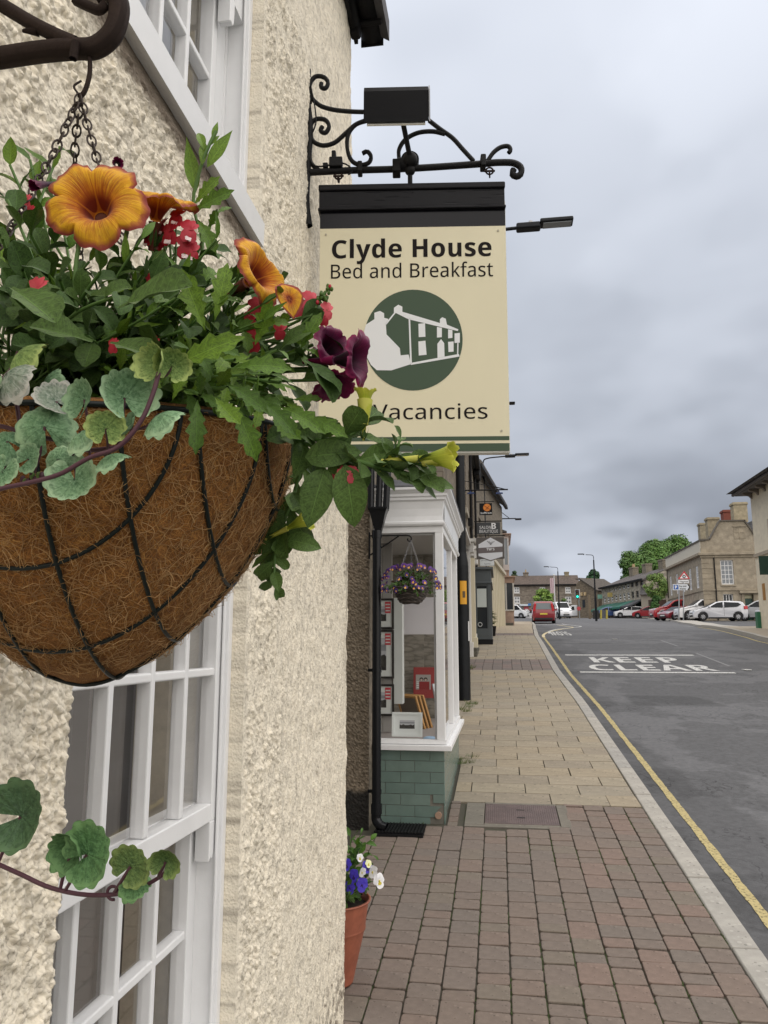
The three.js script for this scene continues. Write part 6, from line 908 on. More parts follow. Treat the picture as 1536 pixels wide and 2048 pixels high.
function wallWith(o, F, v0, v1, opens, m, { name = 'wall', u0 = 0, u1 = F.L, th = 0.3, top } = {}) {
  const pts = top ?? [[u0, v0], [u1, v0], [u1, v1], [u0, v1]];
  const g = extr(pts, th, 0, opens.map(([a, b, c, d]) => [[a, c], [a, d], [b, d], [b, c]])); g.translate(0, 0, -th); return M(name, F.put(g), m, o);
}
function chimney(o, F, u, w, v0, v1, wu, wd, m, pots = 2, potM = null) { const c = M('chimney', [fbox(F, u - wu / 2, u + wu / 2, v0, v1 - 0.22, w - wd / 2, w + wd / 2), fbox(F, u - wu / 2 - 0.07, u + wu / 2 + 0.07, v1 - 0.22, v1 - 0.06, w - wd / 2 - 0.07, w + wd / 2 + 0.07, 0.02), fbox(F, u - wu / 2 - 0.02, u + wu / 2 + 0.02, v1 - 0.06, v1, w - wd / 2 - 0.02, w + wd / 2 + 0.02)], m, o); for (let i = 0; i < pots; i++) { const p = F.at(u + (i - (pots - 1) / 2) * 0.42, v1, w), t = M('chimney_pot', new THREE.CylinderGeometry(0.11, 0.14, 0.5, 10).translate(p.x, v1 + 0.25, p.z), potM ?? mat(0.42, 0.3, 0.17, 0.85), o); } return c; }
const rubble = (r, g, b, size = 1.2) => mat(r, g, b, 0.95, { map: RUB, bumpMap: RUB, bumpScale: 0.02, size });
const RUB = tex(512, 512, (u, v) => { const row = Math.floor(v * 14), q = vnoise(row, 3, 1), U = u * (7 + 0) + hash(row, 1, 2), c = Math.floor(U), fx = U - c, fy = v * 14 - row; const e = Math.min(fx, 1 - fx) * 2.2, f = Math.min(fy, 1 - fy), joint = Math.min(e, f) < 0.09 ? 0.72 : 1; return clamp(joint * (0.62 + 0.36 * hash(c % 7, row, 5)) + 0.16 * (fbm(u * 30, v * 30, 2, 3, 30) - 0.4)); });
const SLATE = tex(512, 512, (u, v) => { const row = Math.floor(v * 12), U = u * 16 + (row % 2) * 0.5, c = Math.floor(U) % 16, fx = U - Math.floor(U), fy = v * 12 - row; return clamp((fx < 0.06 || fy < 0.1 ? 0.55 : 1) * (0.6 + 0.4 * hash(c, row, 3)) + 0.2 * (fbm(u * 12, v * 12, 3, 4, 12) - 0.4)); });
const slateM = (r, g, b, size = 2.4) => mat(r, g, b, 0.85, { map: SLATE, bumpMap: SLATE, bumpScale: 0.02, size });
// ---------------------------------------------------------------- the row of shops up the left side of the street
{
  const A = [-0.8, 11.6], B = [-0.76, 26], F = frameOf(A, B), e = EYE + 5.8, o = thing('stone_terrace', 'two storey brown stone terrace rising behind the black lamp post on the left', 'house', V(-0.8, gy(18), -18)), st = rubble(0.25, 0.21, 0.16), sill = mat(0.36, 0.33, 0.27, 0.9);
  const ws = []; for (const u of [1.5, 4.2, 7.2, 10.0, 12.6]) ws.push([u, u + 0.95, EYE + 3.3, EYE + 4.9]);
  const gs = [[4.4, 6.9, gy(16.5) + 0.7, gy(16.5) + 2.5], [8.6, 9.5, gy(20), gy(20) + 2.2]];
  wallWith(o, F, gy(11) - 0.3, e, [...ws, ...gs], st); ws.forEach(([a, b, c, d]) => winAt(o, F, a, b, c, d, { sill, rows: 4, cols: 3 })); winAt(o, F, ...gs[0], { cols: 2, rows: 1 });
  M('door', fbox(F, 8.62, 9.48, gs[1][2], gs[1][3], -0.2, -0.15), mat(0.03, 0.05, 0.06, 0.4), o);
  M('gable_wall', bx(-8, -1.1, gy(11) - 0.3, e, -11.6, -11.9), st, o);
  M('roof', prism(F, [[0.22, e - 0.05], [-3.8, e + 2.6], [-7.8, e - 0.05], [-7.8, e + 0.1], [-3.8, e + 2.78], [0.22, e + 0.12]], 0, F.L), slateM(0.14, 0.12, 0.1), o);
  M('gutter', fbox(F, 0, F.L + 0.1, e - 0.12, e + 0.02, 0.1, 0.26, 0.03), MAT.black, o);
  M('gutter_end', [fbox(F, F.L - 0.9, F.L + 0.15, e - 0.3, e - 0.11, 0.02, 0.24, 0.03), fbox(F, F.L + 0.05, F.L + 0.16, e - 0.62, e - 0.28, 0.05, 0.2, 0.03)], MAT.black, o);
  for (const s of [3.2, 9.9, 13.9]) M('rain_pipe', bar(F.at(s, gy(12 + s), 0.06), F.at(s, e, 0.06), 0.04, 10), MAT.black, o);
  // white shopfront pilasters with console heads
  const wp = mat(0.7, 0.69, 0.66, 0.5), cr = mat(0.68, 0.62, 0.46, 0.6);
  for (const [s, x, m] of [[6.9, 0.05, wp], [8.3, 0.11, cr], [9.7, 0.05, wp]]) { const d = 11.6 + s, y0 = gy(d), y1 = Yat(943, 1092, 18); M('pilaster', [fbox(F, s, s + 0.22, y0 + 0.35, y1, 0.002, 0.07 + x, 0.01), fbox(F, s - 0.04, s + 0.26, y0, y0 + 0.35, 0.002, 0.11 + x, 0.01)], m, o); M('console', [fbox(F, s - 0.05, s + 0.27, y1 + 0.16, y1 + 0.24, 0.002, 0.24 + x), fbox(F, s, s + 0.22, y1 - 0.1, y1 + 0.16, 0.002, 0.17 + x, 0.03)], wp, o); }
  M('shop_cornice', [fbox(F, 4.2, 9.95, Yat(943, 1092, 18) + 0.1, Yat(943, 1092, 18) + 0.16, 0.003, 0.14)], wp, o);
  M('plinth_stone', fbox(F, 6.95, 8.8, gy(19) - 0.2, gy(19.4) + 0.14, 0.003, 0.24, 0.02), rubble(0.15, 0.14, 0.11, 0.5), o);
  M('lamp_box', [F.at(7.6, EYE + 2.9, 0.12), F.at(8.6, EYE + 2.5, 0.12)].map((p) => rb(p.x - 0.06, p.x + 0.06, p.y, p.y + 0.2, p.z - 0.1, p.z + 0.1, 0.02)), MAT.black, o);
}
{ // grey shopfront box
  const o = thing('grey_shopfront', 'dark blue grey timber shopfront bay projecting onto the pavement', 'shop', V(-0.5, gy(22.1), -22.1)), d0 = 22.0, d1 = 24.9, xl = -0.74, xr = -0.215, y0 = gy(d0) - 0.03, y1 = Yat(985, 1139, d0), g = mat(0.075, 0.088, 0.095, 0.5), F = frameOf([xl, d0], [xr, d0]), S = frameOf([xr, d0], [xr, d1]);
  const sb = y0 + 0.17, v0 = Yat(970, 1259, d0), v1 = Yat(970, 1170, d0);
  M('base', [bx(xl, xr + 0.02, y0 - 0.1, sb, -d0 + 0.02, -d1)], MAT.black, o);
  wallWith(o, F, sb + 0.002, y1, [[0.1, F.L - 0.09, v0, v1]], g, { th: 0.1, name: 'front' }); wallWith(o, S, sb + 0.002, y1, [[0.25, S.L - 0.2, v0 + 0.1, v1]], g, { th: 0.1, name: 'side', u0: 0.101 });
  M('cornice', [rb(xl, xr + 0.07, y1, y1 + 0.07, -d0 + 0.08, -d1, 0.01), rb(xl, xr + 0.04, v1 + 0.04, v1 + 0.09, -d0 + 0.045, -d1, 0.01)], g, o);
  winAt(o, F, 0.1, F.L - 0.09, v0, v1, { cols: 1, rows: 1, fr: g, f: 0.03, inset: 0.02 }); winAt(o, S, 0.25, S.L - 0.2, v0 + 0.1, v1, { cols: 2, rows: 1, fr: g, f: 0.04, inset: 0.02 });
  M('poster', fbox(F, 0.12, F.L - 0.13, mix(v0, v1, 0.5), mix(v0, v1, 0.92), -0.028, -0.024), mat(0.55, 0.6, 0.58, 0.5), o); M('sticker', F.put(new THREE.TorusGeometry(0.055, 0.012, 6, 20).translate(0.2, v0 + 0.14, -0.02)), mat(0.5, 0.52, 0.52, 0.5), o);
  M('panel_moulding', [fbox(F, 0.08, F.L - 0.08, sb + 0.1, v0 - 0.1, 0.001, 0.012)], g, o);
  const p = at(986, 1262, 25.5), po = thing('potted_shrub', 'small yellow green shrub in a dark pot beside the grey shopfront', 'plant', V(p.x - 0.05, gy(25.6), -25.6)); PR = rng(8); const c = V(p.x - 0.05, gy(25.6), -25.6);
  M('pot', lathe([[0.001, 0], [0.12, 0], [0.16, 0.32], [0.14, 0.32]], 16).translate(c.x, c.y, c.z), MAT.black, po); M('crown', [...Array(90)].map(() => { const a = PR() * 6.3, b = PR(), g = LG.ov[0].clone(); g.scale(0.12, 0.12, 0.12); g.applyQuaternion(basisQ(V(Math.cos(a), PR(), Math.sin(a)), V(0, 1, 0))); return g.translate(c.x + Math.cos(a) * 0.14 * b, c.y + 0.35 + 0.4 * PR(), c.z + Math.sin(a) * 0.14 * b); }), leafMat(0.2, 0.27, 0.04), po, { keepUV: true });
}
{ // stone house whose roof runs down to the right, cream shopfront below
  const A = [-0.76, 26.02], B = [0.27, 40], F = frameOf(A, B), e = EYE + 6.1, e2 = EYE + 7.0, o = thing('gable_stone_house', 'tall brown stone house beyond the terrace with its eaves stepping down against the sky', 'house', V(-0.3, gy(32), -32)), st = rubble(0.25, 0.215, 0.165), L = F.L;
  const ws = [[1.5, 2.4], [5, 5.9], [9, 9.9]].flatMap(([a, b]) => [[a, b, EYE + 3.2, EYE + 4.5]]);
  wallWith(o, F, gy(26) - 0.3, 0, ws, st, { top: [[0.002, gy(26) - 0.3], [L, gy(26) - 0.3], [L, e2], [0.002, e]] }); ws.forEach((w) => winAt(o, F, ...w, { rows: 4, cols: 2 }));
  const sl = (e2 - e) / L, roof = prism(F, [[0.28, e - 0.03], [-3.6, e + 2.4], [-3.6, e + 2.55], [0.28, e + 0.12]], 0, L + 0.2); { const p = roof.attributes.position, q = V(0, 0, 0); for (let i = 0; i < p.count; i++) { q.fromBufferAttribute(p, i).sub(F.a); p.setY(i, p.getY(i) + sl * q.dot(F.u)); } roof.computeVertexNormals(); } M('roof', roof, slateM(0.15, 0.135, 0.12), o);
  { const g = fbox(F, 0, L + 0.2, e - 0.1, e + 0.02, 0.16, 0.3), p = g.attributes.position, q = V(0, 0, 0); for (let i = 0; i < p.count; i++) { q.fromBufferAttribute(p, i).sub(F.a); p.setY(i, p.getY(i) + sl * q.dot(F.u)); } M('gutter', g, MAT.black, o); }
  M('end_wall', [bx(-6.5, B[0] - 0.02, gy(40) - 0.3, e2, -39.98, -39.7)], st, o);
  const cr = mat(0.6, 0.55, 0.42, 0.6), v1 = Yat(995, 1132, 34); M('shopfront_wall', fbox(F, 5.5, 12.9, gy(31) - 0.1, v1, 0.003, 0.06), cr, o); for (let i = 0; i < 9; i++) M('pilaster', fbox(F, 5.5 + i * 0.9, 5.68 + i * 0.9, gy(31 + i * 0.9), v1, 0.061, 0.11), cr, o); M('shopfront_cornice', fbox(F, 5.4, 13, v1, v1 + 0.14, 0.003, 0.2), mat(0.55, 0.5, 0.4, 0.7), o);
  M('wall_lantern', [6, 8].map((s) => { const p = F.at(s, v1 + 0.35, 0.3); return rb(p.x - 0.08, p.x + 0.08, p.y, p.y + 0.25, p.z - 0.08, p.z + 0.08, 0.03); }), MAT.black, o);
}
{ // pink shop with an oriel
  const o = thing('pink_shop', 'pink and white corner shop with an oriel over its shop window', 'shop', V(0.4, gy(42), -42)), pk = mat(0.5, 0.35, 0.27, 0.8, { map: blotch, size: 1 }), pale = mat(0.68, 0.6, 0.56, 0.6), gw = mat(0.6, 0.58, 0.53, 0.6), d0 = 40.6;
  const x = (px, d = d0) => Xat(px, 1150, d), y = (py, d = d0) => Yat(1010, py, d);
  M('wall', bx(-6, 0.3, gy(41) - 0.3, y(1066), -d0 - 0.3, -50), pk, o); M('roof', extr([[0.5, 0], [-6, 2.4], [-6, 2.55], [0.5, 0.12]], 9.5).translate(0, y(1066), -50.2), slateM(0.13, 0.125, 0.12), o);
  // shop bay below
  const xa = x(998), xb = x(1026), yb = gy(d0), yr = y(1222), yw = y(1166); M('stall_riser', bx(xa, xb, yb - 0.2, yr, -d0, -47), pk, o); M('riser_cap', rb(xa - 0.02, xb + 0.03, yr, yr + 0.07, -d0 + 0.04, -47, 0.01), gw, o); M('doorstep', rb(xa, xb - 0.05, yb - 0.2, yb + 0.12, -d0 + 0.3, -d0 + 0.02, 0.02), rubble(0.16, 0.15, 0.12, 0.5), o);
  for (const t of [0, 0.42, 0.94]) M('pilaster', bx(mix(xa, xb, t), mix(xa, xb, t) + 0.07, yr + 0.07, yw, -d0 + 0.005, -d0 - 0.1), gw, o); for (const d of [42.5, 44.5, 46.8]) M('pilaster', bx(xb - 0.1, xb - 0.005, yr + 0.07, yw, -d, -d - 0.15), gw, o);
  M('pane', [bx(xa + 0.02, xb - 0.03, yr + 0.07, yw, -d0 - 0.03, -d0 - 0.06)], PANE, o); M('pane', bx(xb - 0.06, xb - 0.03, yr + 0.07, yw, -d0 - 0.07, -46.9), PANE, o);
  M('fascia', [bx(xa, xb + 0.02, yw, yw + 0.28, -d0 + 0.02, -47), rb(xa - 0.04, xb + 0.12, yw + 0.28, yw + 0.36, -d0 + 0.12, -47.1, 0.02)], mat(0.4, 0.27, 0.2, 0.7), o);
  // oriel above
  const oa = x(996), ob = x(1019), o0 = y(1140), o1 = y(1072); M('oriel', [bx(oa, ob, o0, o0 + 0.28, -d0 - 0.05, -45), bx(oa, ob, o1 - 0.12, o1, -d0 - 0.05, -45)], pale, o); for (const t of [0, 0.5, 0.88]) M('oriel_post', bx(mix(oa, ob, t), mix(oa, ob, t) + 0.07, o0 + 0.28, o1 - 0.12, -d0 - 0.045, -d0 - 0.15), mat(0.72, 0.7, 0.68, 0.5), o); M('pane', bx(oa + 0.02, ob - 0.02, o0 + 0.28, o1 - 0.12, -d0 - 0.1, -44.9), mat(0.3, 0.33, 0.36, 0.1), o);
  M('oriel_cornice', [rb(oa - 0.08, ob + 0.1, o1, o1 + 0.07, -d0 + 0.03, -45.1, 0.02), rb(oa - 0.12, ob + 0.15, o1 + 0.07, o1 + 0.14, -d0 + 0.08, -45.15, 0.02)], mat(0.42, 0.3, 0.24, 0.7), o); M('oriel_base', bx(oa + 0.02, ob - 0.02, yw + 0.37, o0, -d0 - 0.1, -44.8), pk, o);
}
// ---------------------------------------------------------------- signs and brackets over the left pavement
function plate(name, label, [x0, y0], [x1, y1], d, m, build) { const a = at(x0, y1, d), b = at(x1, y0, d), o = thing(name, label, 'shop sign', V((a.x + b.x) / 2, a.y, -d)); M('board', rb(a.x, b.x, a.y, b.y, -d, -d - 0.05, 0.008), m, o); build?.(o, (px, py, z = 0.004) => at(px, py, d).add(V(0, 0, z)), d); return o; }
const W1 = mat(0.75, 0.76, 0.77, 0.6), flatText = (o, f, s, p0, p1, cap, m, P) => { const a = P(...p0), b = P(...p1); M('lettering', textGeo(f, s, 0, b.x - a.x, 0, P(p0[0], cap).y - a.y, 3).translate(a.x, a.y, a.z), m, o); };
const poly = (P, pts, z) => { const v = pts.map(([x, y]) => P(x, y)); return new THREE.ShapeGeometry(new THREE.Shape(v.map((q) => new THREE.Vector2(q.x, q.y)))).translate(0, 0, v[0].z + (z ?? 0)); };
const arm = (o, px0, py0, px1, py1, d, r = 0.014) => M('bracket_arm', bar(at(px0, py0, d), at(px1, py1, d), r, 6), MAT.black, o);
{
  let o = plate('salon_sign', 'dark grey hanging shop sign lettered SALON BEAUTIQUE', [954, 1044], [1000, 1069], 18, mat(0.032, 0.035, 0.038, 0.4), (o, P) => { flatText(o, sans, 'SALON', [959, 1058], [982, 1057], 1052, W1, P); flatText(o, sans, 'BEAUTIQUE', [959, 1066], [996, 1065], 1060, W1, P); flatText(o, sansB, 'B', [983, 1058], [992, 1058], 1046, W1, P); });
  arm(o, 948, 1043, 1003, 1042, 18.02);
  o = plate('tws_sign', 'dark brown hanging sign with a white hexagon badge reading TW\'S', [953, 1074], [1008, 1118], 17.7, mat(0.085, 0.075, 0.07, 0.5), (o, P) => {
    M('badge', poly(P, [[955, 1088], [981, 1073], [1007, 1087], [1007, 1114], [981, 1122.5], [955, 1113]], 0), mat(0.1, 0.09, 0.085, 0.5), o); M('badge_face', poly(P, [[957, 1089], [981, 1075], [1005, 1088], [1005, 1113], [981, 1120.5], [957, 1112]], 0.003), mat(0.66, 0.68, 0.72, 0.5), o); M('band', poly(P, [[957, 1096], [1005, 1093], [1005, 1104], [957, 1107]], 0.006), mat(0.13, 0.11, 0.11, 0.5), o);
    const z = P(0, 0).z; const a = P(973, 1101), b = P(989, 1100); M('lettering', textGeo(sansB, "TW'S", a.x, b.x, a.y, P(973, 1096).y - a.y, 3).translate(0, 0, a.z + 0.009), W1, o); for (const s of [[[974, 1082], [983, 1090]], [[989, 1082], [980, 1090]], [[978, 1083], [982, 1087]], [[985, 1083], [981, 1087]]]) M('crossed_tool', bar(P(...s[0], 0.008), P(...s[1], 0.008), 0.005, 4), mat(0.1, 0.1, 0.1, 0.5), o);
  });
  arm(o, 948, 1072, 1010, 1071, 17.72);
  plate('agents_sign', 'small white hanging sign of an agent, tucked under the hexagon badge sign', [960, 1112], [988, 1132], 20.5, mat(0.62, 0.66, 0.68, 0.5), (o, P) => { flatText(o, sans, 'property', [963, 1122], [984, 1121.6], 1119, mat(0.2, 0.22, 0.25, 0.6), P); flatText(o, sans, 'Agents', [968, 1129], [981, 1129], 1126, mat(0.2, 0.22, 0.25, 0.6), P); });
  o = plate('orange_logo_sign', 'black hanging sign with a round orange emblem, highest of the shop signs', [959, 1006], [984, 1030], 22, MAT.black, (o, P) => { const c = P(974, 1015); M('emblem', new THREE.CircleGeometry(0.11, 20).translate(c.x, c.y, c.z), mat(0.75, 0.24, 0.03, 0.5), o); M('emblem_mark', [bar(P(968, 1011, 0.008), P(980, 1019, 0.008), 0.007, 4), bar(P(971, 1020, 0.008), P(979, 1011, 0.008), 0.007, 4)], mat(0.3, 0.08, 0.02, 0.5), o); flatText(o, sansB, 'Saffron', [961, 1028], [983, 1027.5], 1024.5, W1, P); });
  arm(o, 950, 1004, 988, 1003, 22.02);
  const k = thing('flag_bracket', 'thin black wall bracket with small blue fittings reaching over the pavement', 'bracket', at(925, 981, 14)); M('arm', [bar(at(922, 981, 14), at(1016, 979, 14), 0.014, 6)], MAT.black, k); M('stay', [bar(at(925, 961, 14), at(1012, 979, 14), 0.007, 5)], MAT.black, k); M('stay', bar(at(975, 970, 14), at(1014, 979, 14), 0.006, 5), MAT.black, k); for (const x of [941, 998]) M('blue_clip', [rb(at(x, 986, 14).x - 0.06, at(x, 986, 14).x + 0.07, at(x, 988, 14).y, at(x, 985, 14).y, -13.98, -14.02, 0.008), bar(at(x, 980, 14), at(x, 986, 14), 0.008, 5)], mat(0.03, 0.06, 0.18, 0.5), k);
  const w = thing('wall_lamp', 'wall mounted street lamp arm against the grey cloud above the pink shop', 'street lamp', at(1000, 1037, 40.2)); M('arm', bar(at(998, 1037.5, 40.2), at(1032, 1037, 40.2), 0.03, 6), MAT.black, w); M('strut', bar(at(1001, 1023, 40.2), at(1018, 1036, 40.2), 0.018, 6), MAT.black, w); M('lamp_head', [rb(at(1030, 1037, 40.2).x, at(1043, 1037, 40.2).x, at(1037, 1038.5, 40).y, at(1037, 1035.5, 40).y, -40.1, -40.35, 0.03)], MAT.black, w);
  const t = thing('lamp_tip', 'tip of a small dark lamp just showing past the right edge of the inn sign', 'street lamp', at(1012, 806, 15)); M('arm', bar(at(985, 806, 15), at(1020, 806, 15), 0.014, 6), MAT.black, t); M('lamp_head', rb(at(1017, 806, 15).x, at(1030, 806, 15).x, at(1020, 807.5, 15).y, at(1020, 804.5, 15).y, -14.95, -15.1, 0.012), MAT.black, t);
}
// ---------------------------------------------------------------- lamp posts
function lampPost(label, base, d, hTop, headPx, group, thick = 1, dirSign = 1) { // base x, then a bent arm to a slim lamp head
  const o = thing('street_lamp', label, 'street lamp', V(base, gy(d), -d), group), y0 = gy(d), r = 0.082 * thick, m = mat(0.012, 0.014, 0.017, 0.45, { specularIntensity: 0.45, map: blotch, size: 0.5 }), hx = headPx[0], hy = headPx[1], s = dirSign;
  M('base', [bar(V(base, y0 - 0.1, -d), V(base, y0 + 2.05, -d), r * 1.28, 24), bar(V(base, y0 + 2.05, -d), V(base, y0 + 2.25, -d), r * 1.28, 24, r * 0.95)], m, o);
  M('column', bar(V(base, y0 + 2.2, -d), V(base, hy - 0.55, -d), r * 0.92, 20, r * 0.72), m, o);
  M('arm', tube([V(base, hy - 0.6, -d), V(base, hy - 0.28, -d), V(base + s * 0.05, hy - 0.12, -d), V(base + s * 0.22, hy - 0.06, -d), V(base + s * 0.7, hy - 0.02, -d), V(hx - s * 0.5, hy, -d)], r * 0.36, 40, 10), m, o);
  const h = M('lamp_head', [rb(hx - 0.27, hx + 0.27, hy - 0.035, hy + 0.04, -d - 0.12, -d + 0.12, 0.025, 2).translate(0, 0.04, 0), rb(hx - s * 0.5 - 0.16, hx - s * 0.5 + 0.24 * s, hy - 0.06, hy + 0.05, -d - 0.09, -d + 0.09, 0.03, 2)], m, o); M('photocell', new THREE.CylinderGeometry(0.035, 0.035, 0.05, 10).translate(hx - s * 0.42, hy + 0.07, -d), mat(0.6, 0.6, 0.6, 0.4), h); M('lens', rb(hx - 0.22, hx + 0.24, hy - 0.008, hy + 0.004, -d - 0.09, -d + 0.09, 0.003), mat(0.3, 0.32, 0.34, 0.2), h);
  return o;
}
{
  const o = lampPost('tall black street lamp whose column rises behind the inn sign, nearest one', -0.565, 12.1, 0, [1.1, EYE + 6.86], 'street lamps along the left pavement'); const p = at(925, 1185, 12.0);
  M('yellow_notice', new THREE.CylinderGeometry(0.109, 0.109, 0.36, 16, 1, true, -0.25, 1.0).translate(-0.565, p.y, -12.1), mat(0.7, 0.34, 0.02, 0.5), o); M('notice_mark', new THREE.CylinderGeometry(0.1105, 0.1105, 0.1, 12, 1, true, 0.1, 0.4).translate(-0.565, p.y - 0.03, -12.1), mat(0.1, 0.06, 0.02, 0.5), o); M('white_sticker', new THREE.CylinderGeometry(0.11, 0.11, 0.3, 12, 1, true, 0.9, 0.35).translate(-0.565, at(925, 1262, 12).y, -12.1), mat(0.6, 0.6, 0.6, 0.5), o);
  lampPost('black street lamp with a long arm above the salon sign, second along the pavement', Xat(966, 930, 30), 30, 0, [Xat(1044, 910, 30), Yat(1044, 911, 30)], 'street lamps along the left pavement', 0.9);
  lampPost('dark street lamp on the brow of the hill, arm to the left, nearer of two', Xat(1190, 1180, 75), 75, 0, [Xat(1161, 1109, 75), Yat(1161, 1109, 75)], 'street lamps on the brow of the hill', 1, -1);
  lampPost('dark street lamp on the brow of the hill, arm to the left, farther of two', Xat(1117, 1180, 95), 95, 0, [Xat(1092, 1134, 95), Yat(1092, 1134, 95)], 'street lamps on the brow of the hill', 1, -1);
}
// ---------------------------------------------------------------- buildings round the market place
{ // cream building at the right edge
  const X0 = 9.52, D = 30.4, e = Yat(1508, 987, 30.2), o = thing('cream_building', 'cream painted building at the right edge with a wide dark bracketed eaves', 'building', V(X0, gy(D), -D)), cr = mat(0.88, 0.8, 0.63, 0.85, { map: grain, size: 3 }), F = frameOf([X0, D], [X0, 12]);
  const ws = [[1.9, 3.1, Yat(1530, 1075, 29) - 0.1, e - 1.4], [5.2, 6.4, Yat(1530, 1075, 29) - 0.1, e - 1.4], [8.7, 9.9, Yat(1530, 1075, 29) - 0.1, e - 1.4], [4.6, 6.4, gy(25) + 0.9, gy(25) + 2.6]];
  wallWith(o, F, gy(12) - 0.4, e, ws, cr); ws.forEach((w) => winAt(o, F, ...w, { rows: 4, cols: 3, inset: 0.15, sill: mat(0.5, 0.45, 0.36, 0.8) }));
  M('end_wall', bx(X0 + 0.3, X0 + 9, gy(D) - 0.4, e, -D, -D + 0.3), cr, o); M('string_course', fbox(F, -0.03, F.L, Yat(1520, 1113, 30), Yat(1520, 1113, 30) + 0.12, 0.002, 0.05), mat(0.42, 0.36, 0.28, 0.8), o);
  M('eaves', [bx(X0 - 0.42, X0 + 9, e + 0.02, e + 0.08, -D - 0.45, -12), rb(X0 - 0.53, X0 - 0.41, e + 0.02, e + 0.13, -D - 0.55, -12, 0.04)], mat(0.1, 0.092, 0.09, 0.6), o);
  for (let i = 0; i < 12; i++) M('eaves_bracket', extr([[0, 0], [-0.34, 0], [-0.31, -0.07], [-0.1, -0.11], [0, -0.22]], 0.14).translate(X0 - 0.002, e + 0.018, -D + 0.1 + i * 0.75), mat(0.2, 0.175, 0.15, 0.7), o);
  M('roof', extr([[-0.7, 0], [9.2, 0], [4.2, 2.9]], 18).translate(X0, e + 0.14, -D - 0.6), slateM(0.12, 0.12, 0.125), o);
  for (const q of [[1.72, 1.895], [3.105, 3.28]]) M('window_surround', fbox(F, q[0], q[1], ws[0][2], ws[0][3] + 0.18, 0.002, 0.05), mat(0.5, 0.44, 0.34, 0.8), o);
  const sg = F.at(2.15, Yat(1532, 1136, 29), 0.06); M('hanging_board', rb(sg.x - 0.5, sg.x - 0.02, sg.y - 0.3, sg.y + 0.35, sg.z - 0.03, sg.z + 0.03, 0.01), mat(0.012, 0.05, 0.035, 0.5), o);
  M('green_post', bx(X0 - 0.12, X0 + 0.02, gy(D) - 0.1, gy(D) + 0.62, -D - 0.16, -D + 0.1), mat(0.02, 0.14, 0.07, 0.5), o); M('rust_plate', F.put(bx(0.55, 0.8, gy(29) + 1.1, gy(29) + 1.7, 0.002, 0.02)), mat(0.4, 0.2, 0.05, 0.7), o);
  struct('right_pavement', ribbon((d) => roadR(d) - 0.02, (d) => (d < 31 ? X0 + 0.05 : roadR(d) + 2.2), 8, 33, 0.03, 40), mat(0.36, 0.31, 0.24, 0.9, { map: grain, size: 1.5 }), { label: 'buff pavement along the right side of the road' }); struct('right_kerb', [ribbon((d) => roadR(d) - 0.17, (d) => roadR(d) - 0.02, 8, 33, 0.034, 40), ribbon((d) => roadR(d) - 0.18, (d) => roadR(d) - 0.17, 8, 37, (x, d) => (x < roadR(d) - 0.175 ? ROADLIFT - 0.02 : 0.034), 40)], mat(0.4, 0.38, 0.34, 0.9, { map: grain, size: 0.6 }), { label: 'kerb along the right side of the road' });
  struct('right_kerb_face', ribbon((d) => roadR(d) - 0.36, (d) => roadR(d) - 0.28, 8, 37, ROADLIFT + 0.005, 60), yellowPaint, { label: 'yellow line along the right kerb' });
  struct('island_kerb', [ribbon((d) => roadR(d) - 0.1, (d) => roadR(d) + 0.9 + (d - 36) * 0.02, 33, 92, 0.012, 60), ribbon((d) => roadR(d) - 0.11, (d) => roadR(d) - 0.1, 37, 92, (x, d) => (x < roadR(d) - 0.105 ? ROADLIFT - 0.02 : 0.012), 60)], mat(0.4, 0.38, 0.34, 0.9, { map: grain, size: 0.8 }), { label: 'pale flush kerb between the road and the market place' });
  line('white line edging the build-out in front of the cream building, long one', (d) => 9.3 + (d - 36) * 0.02 + (42 - d) * 0.5, (d) => 9.55 + (d - 36) * 0.02 + (42 - d) * 0.5, 34.5, 42, whitePaint, 12); line('white parking bay line in front of the silver hatchback', (d) => 13.5 + (d - 42) * 0.3, (d) => 13.8 + (d - 42) * 0.3, 38, 46, whitePaint, 12);
}
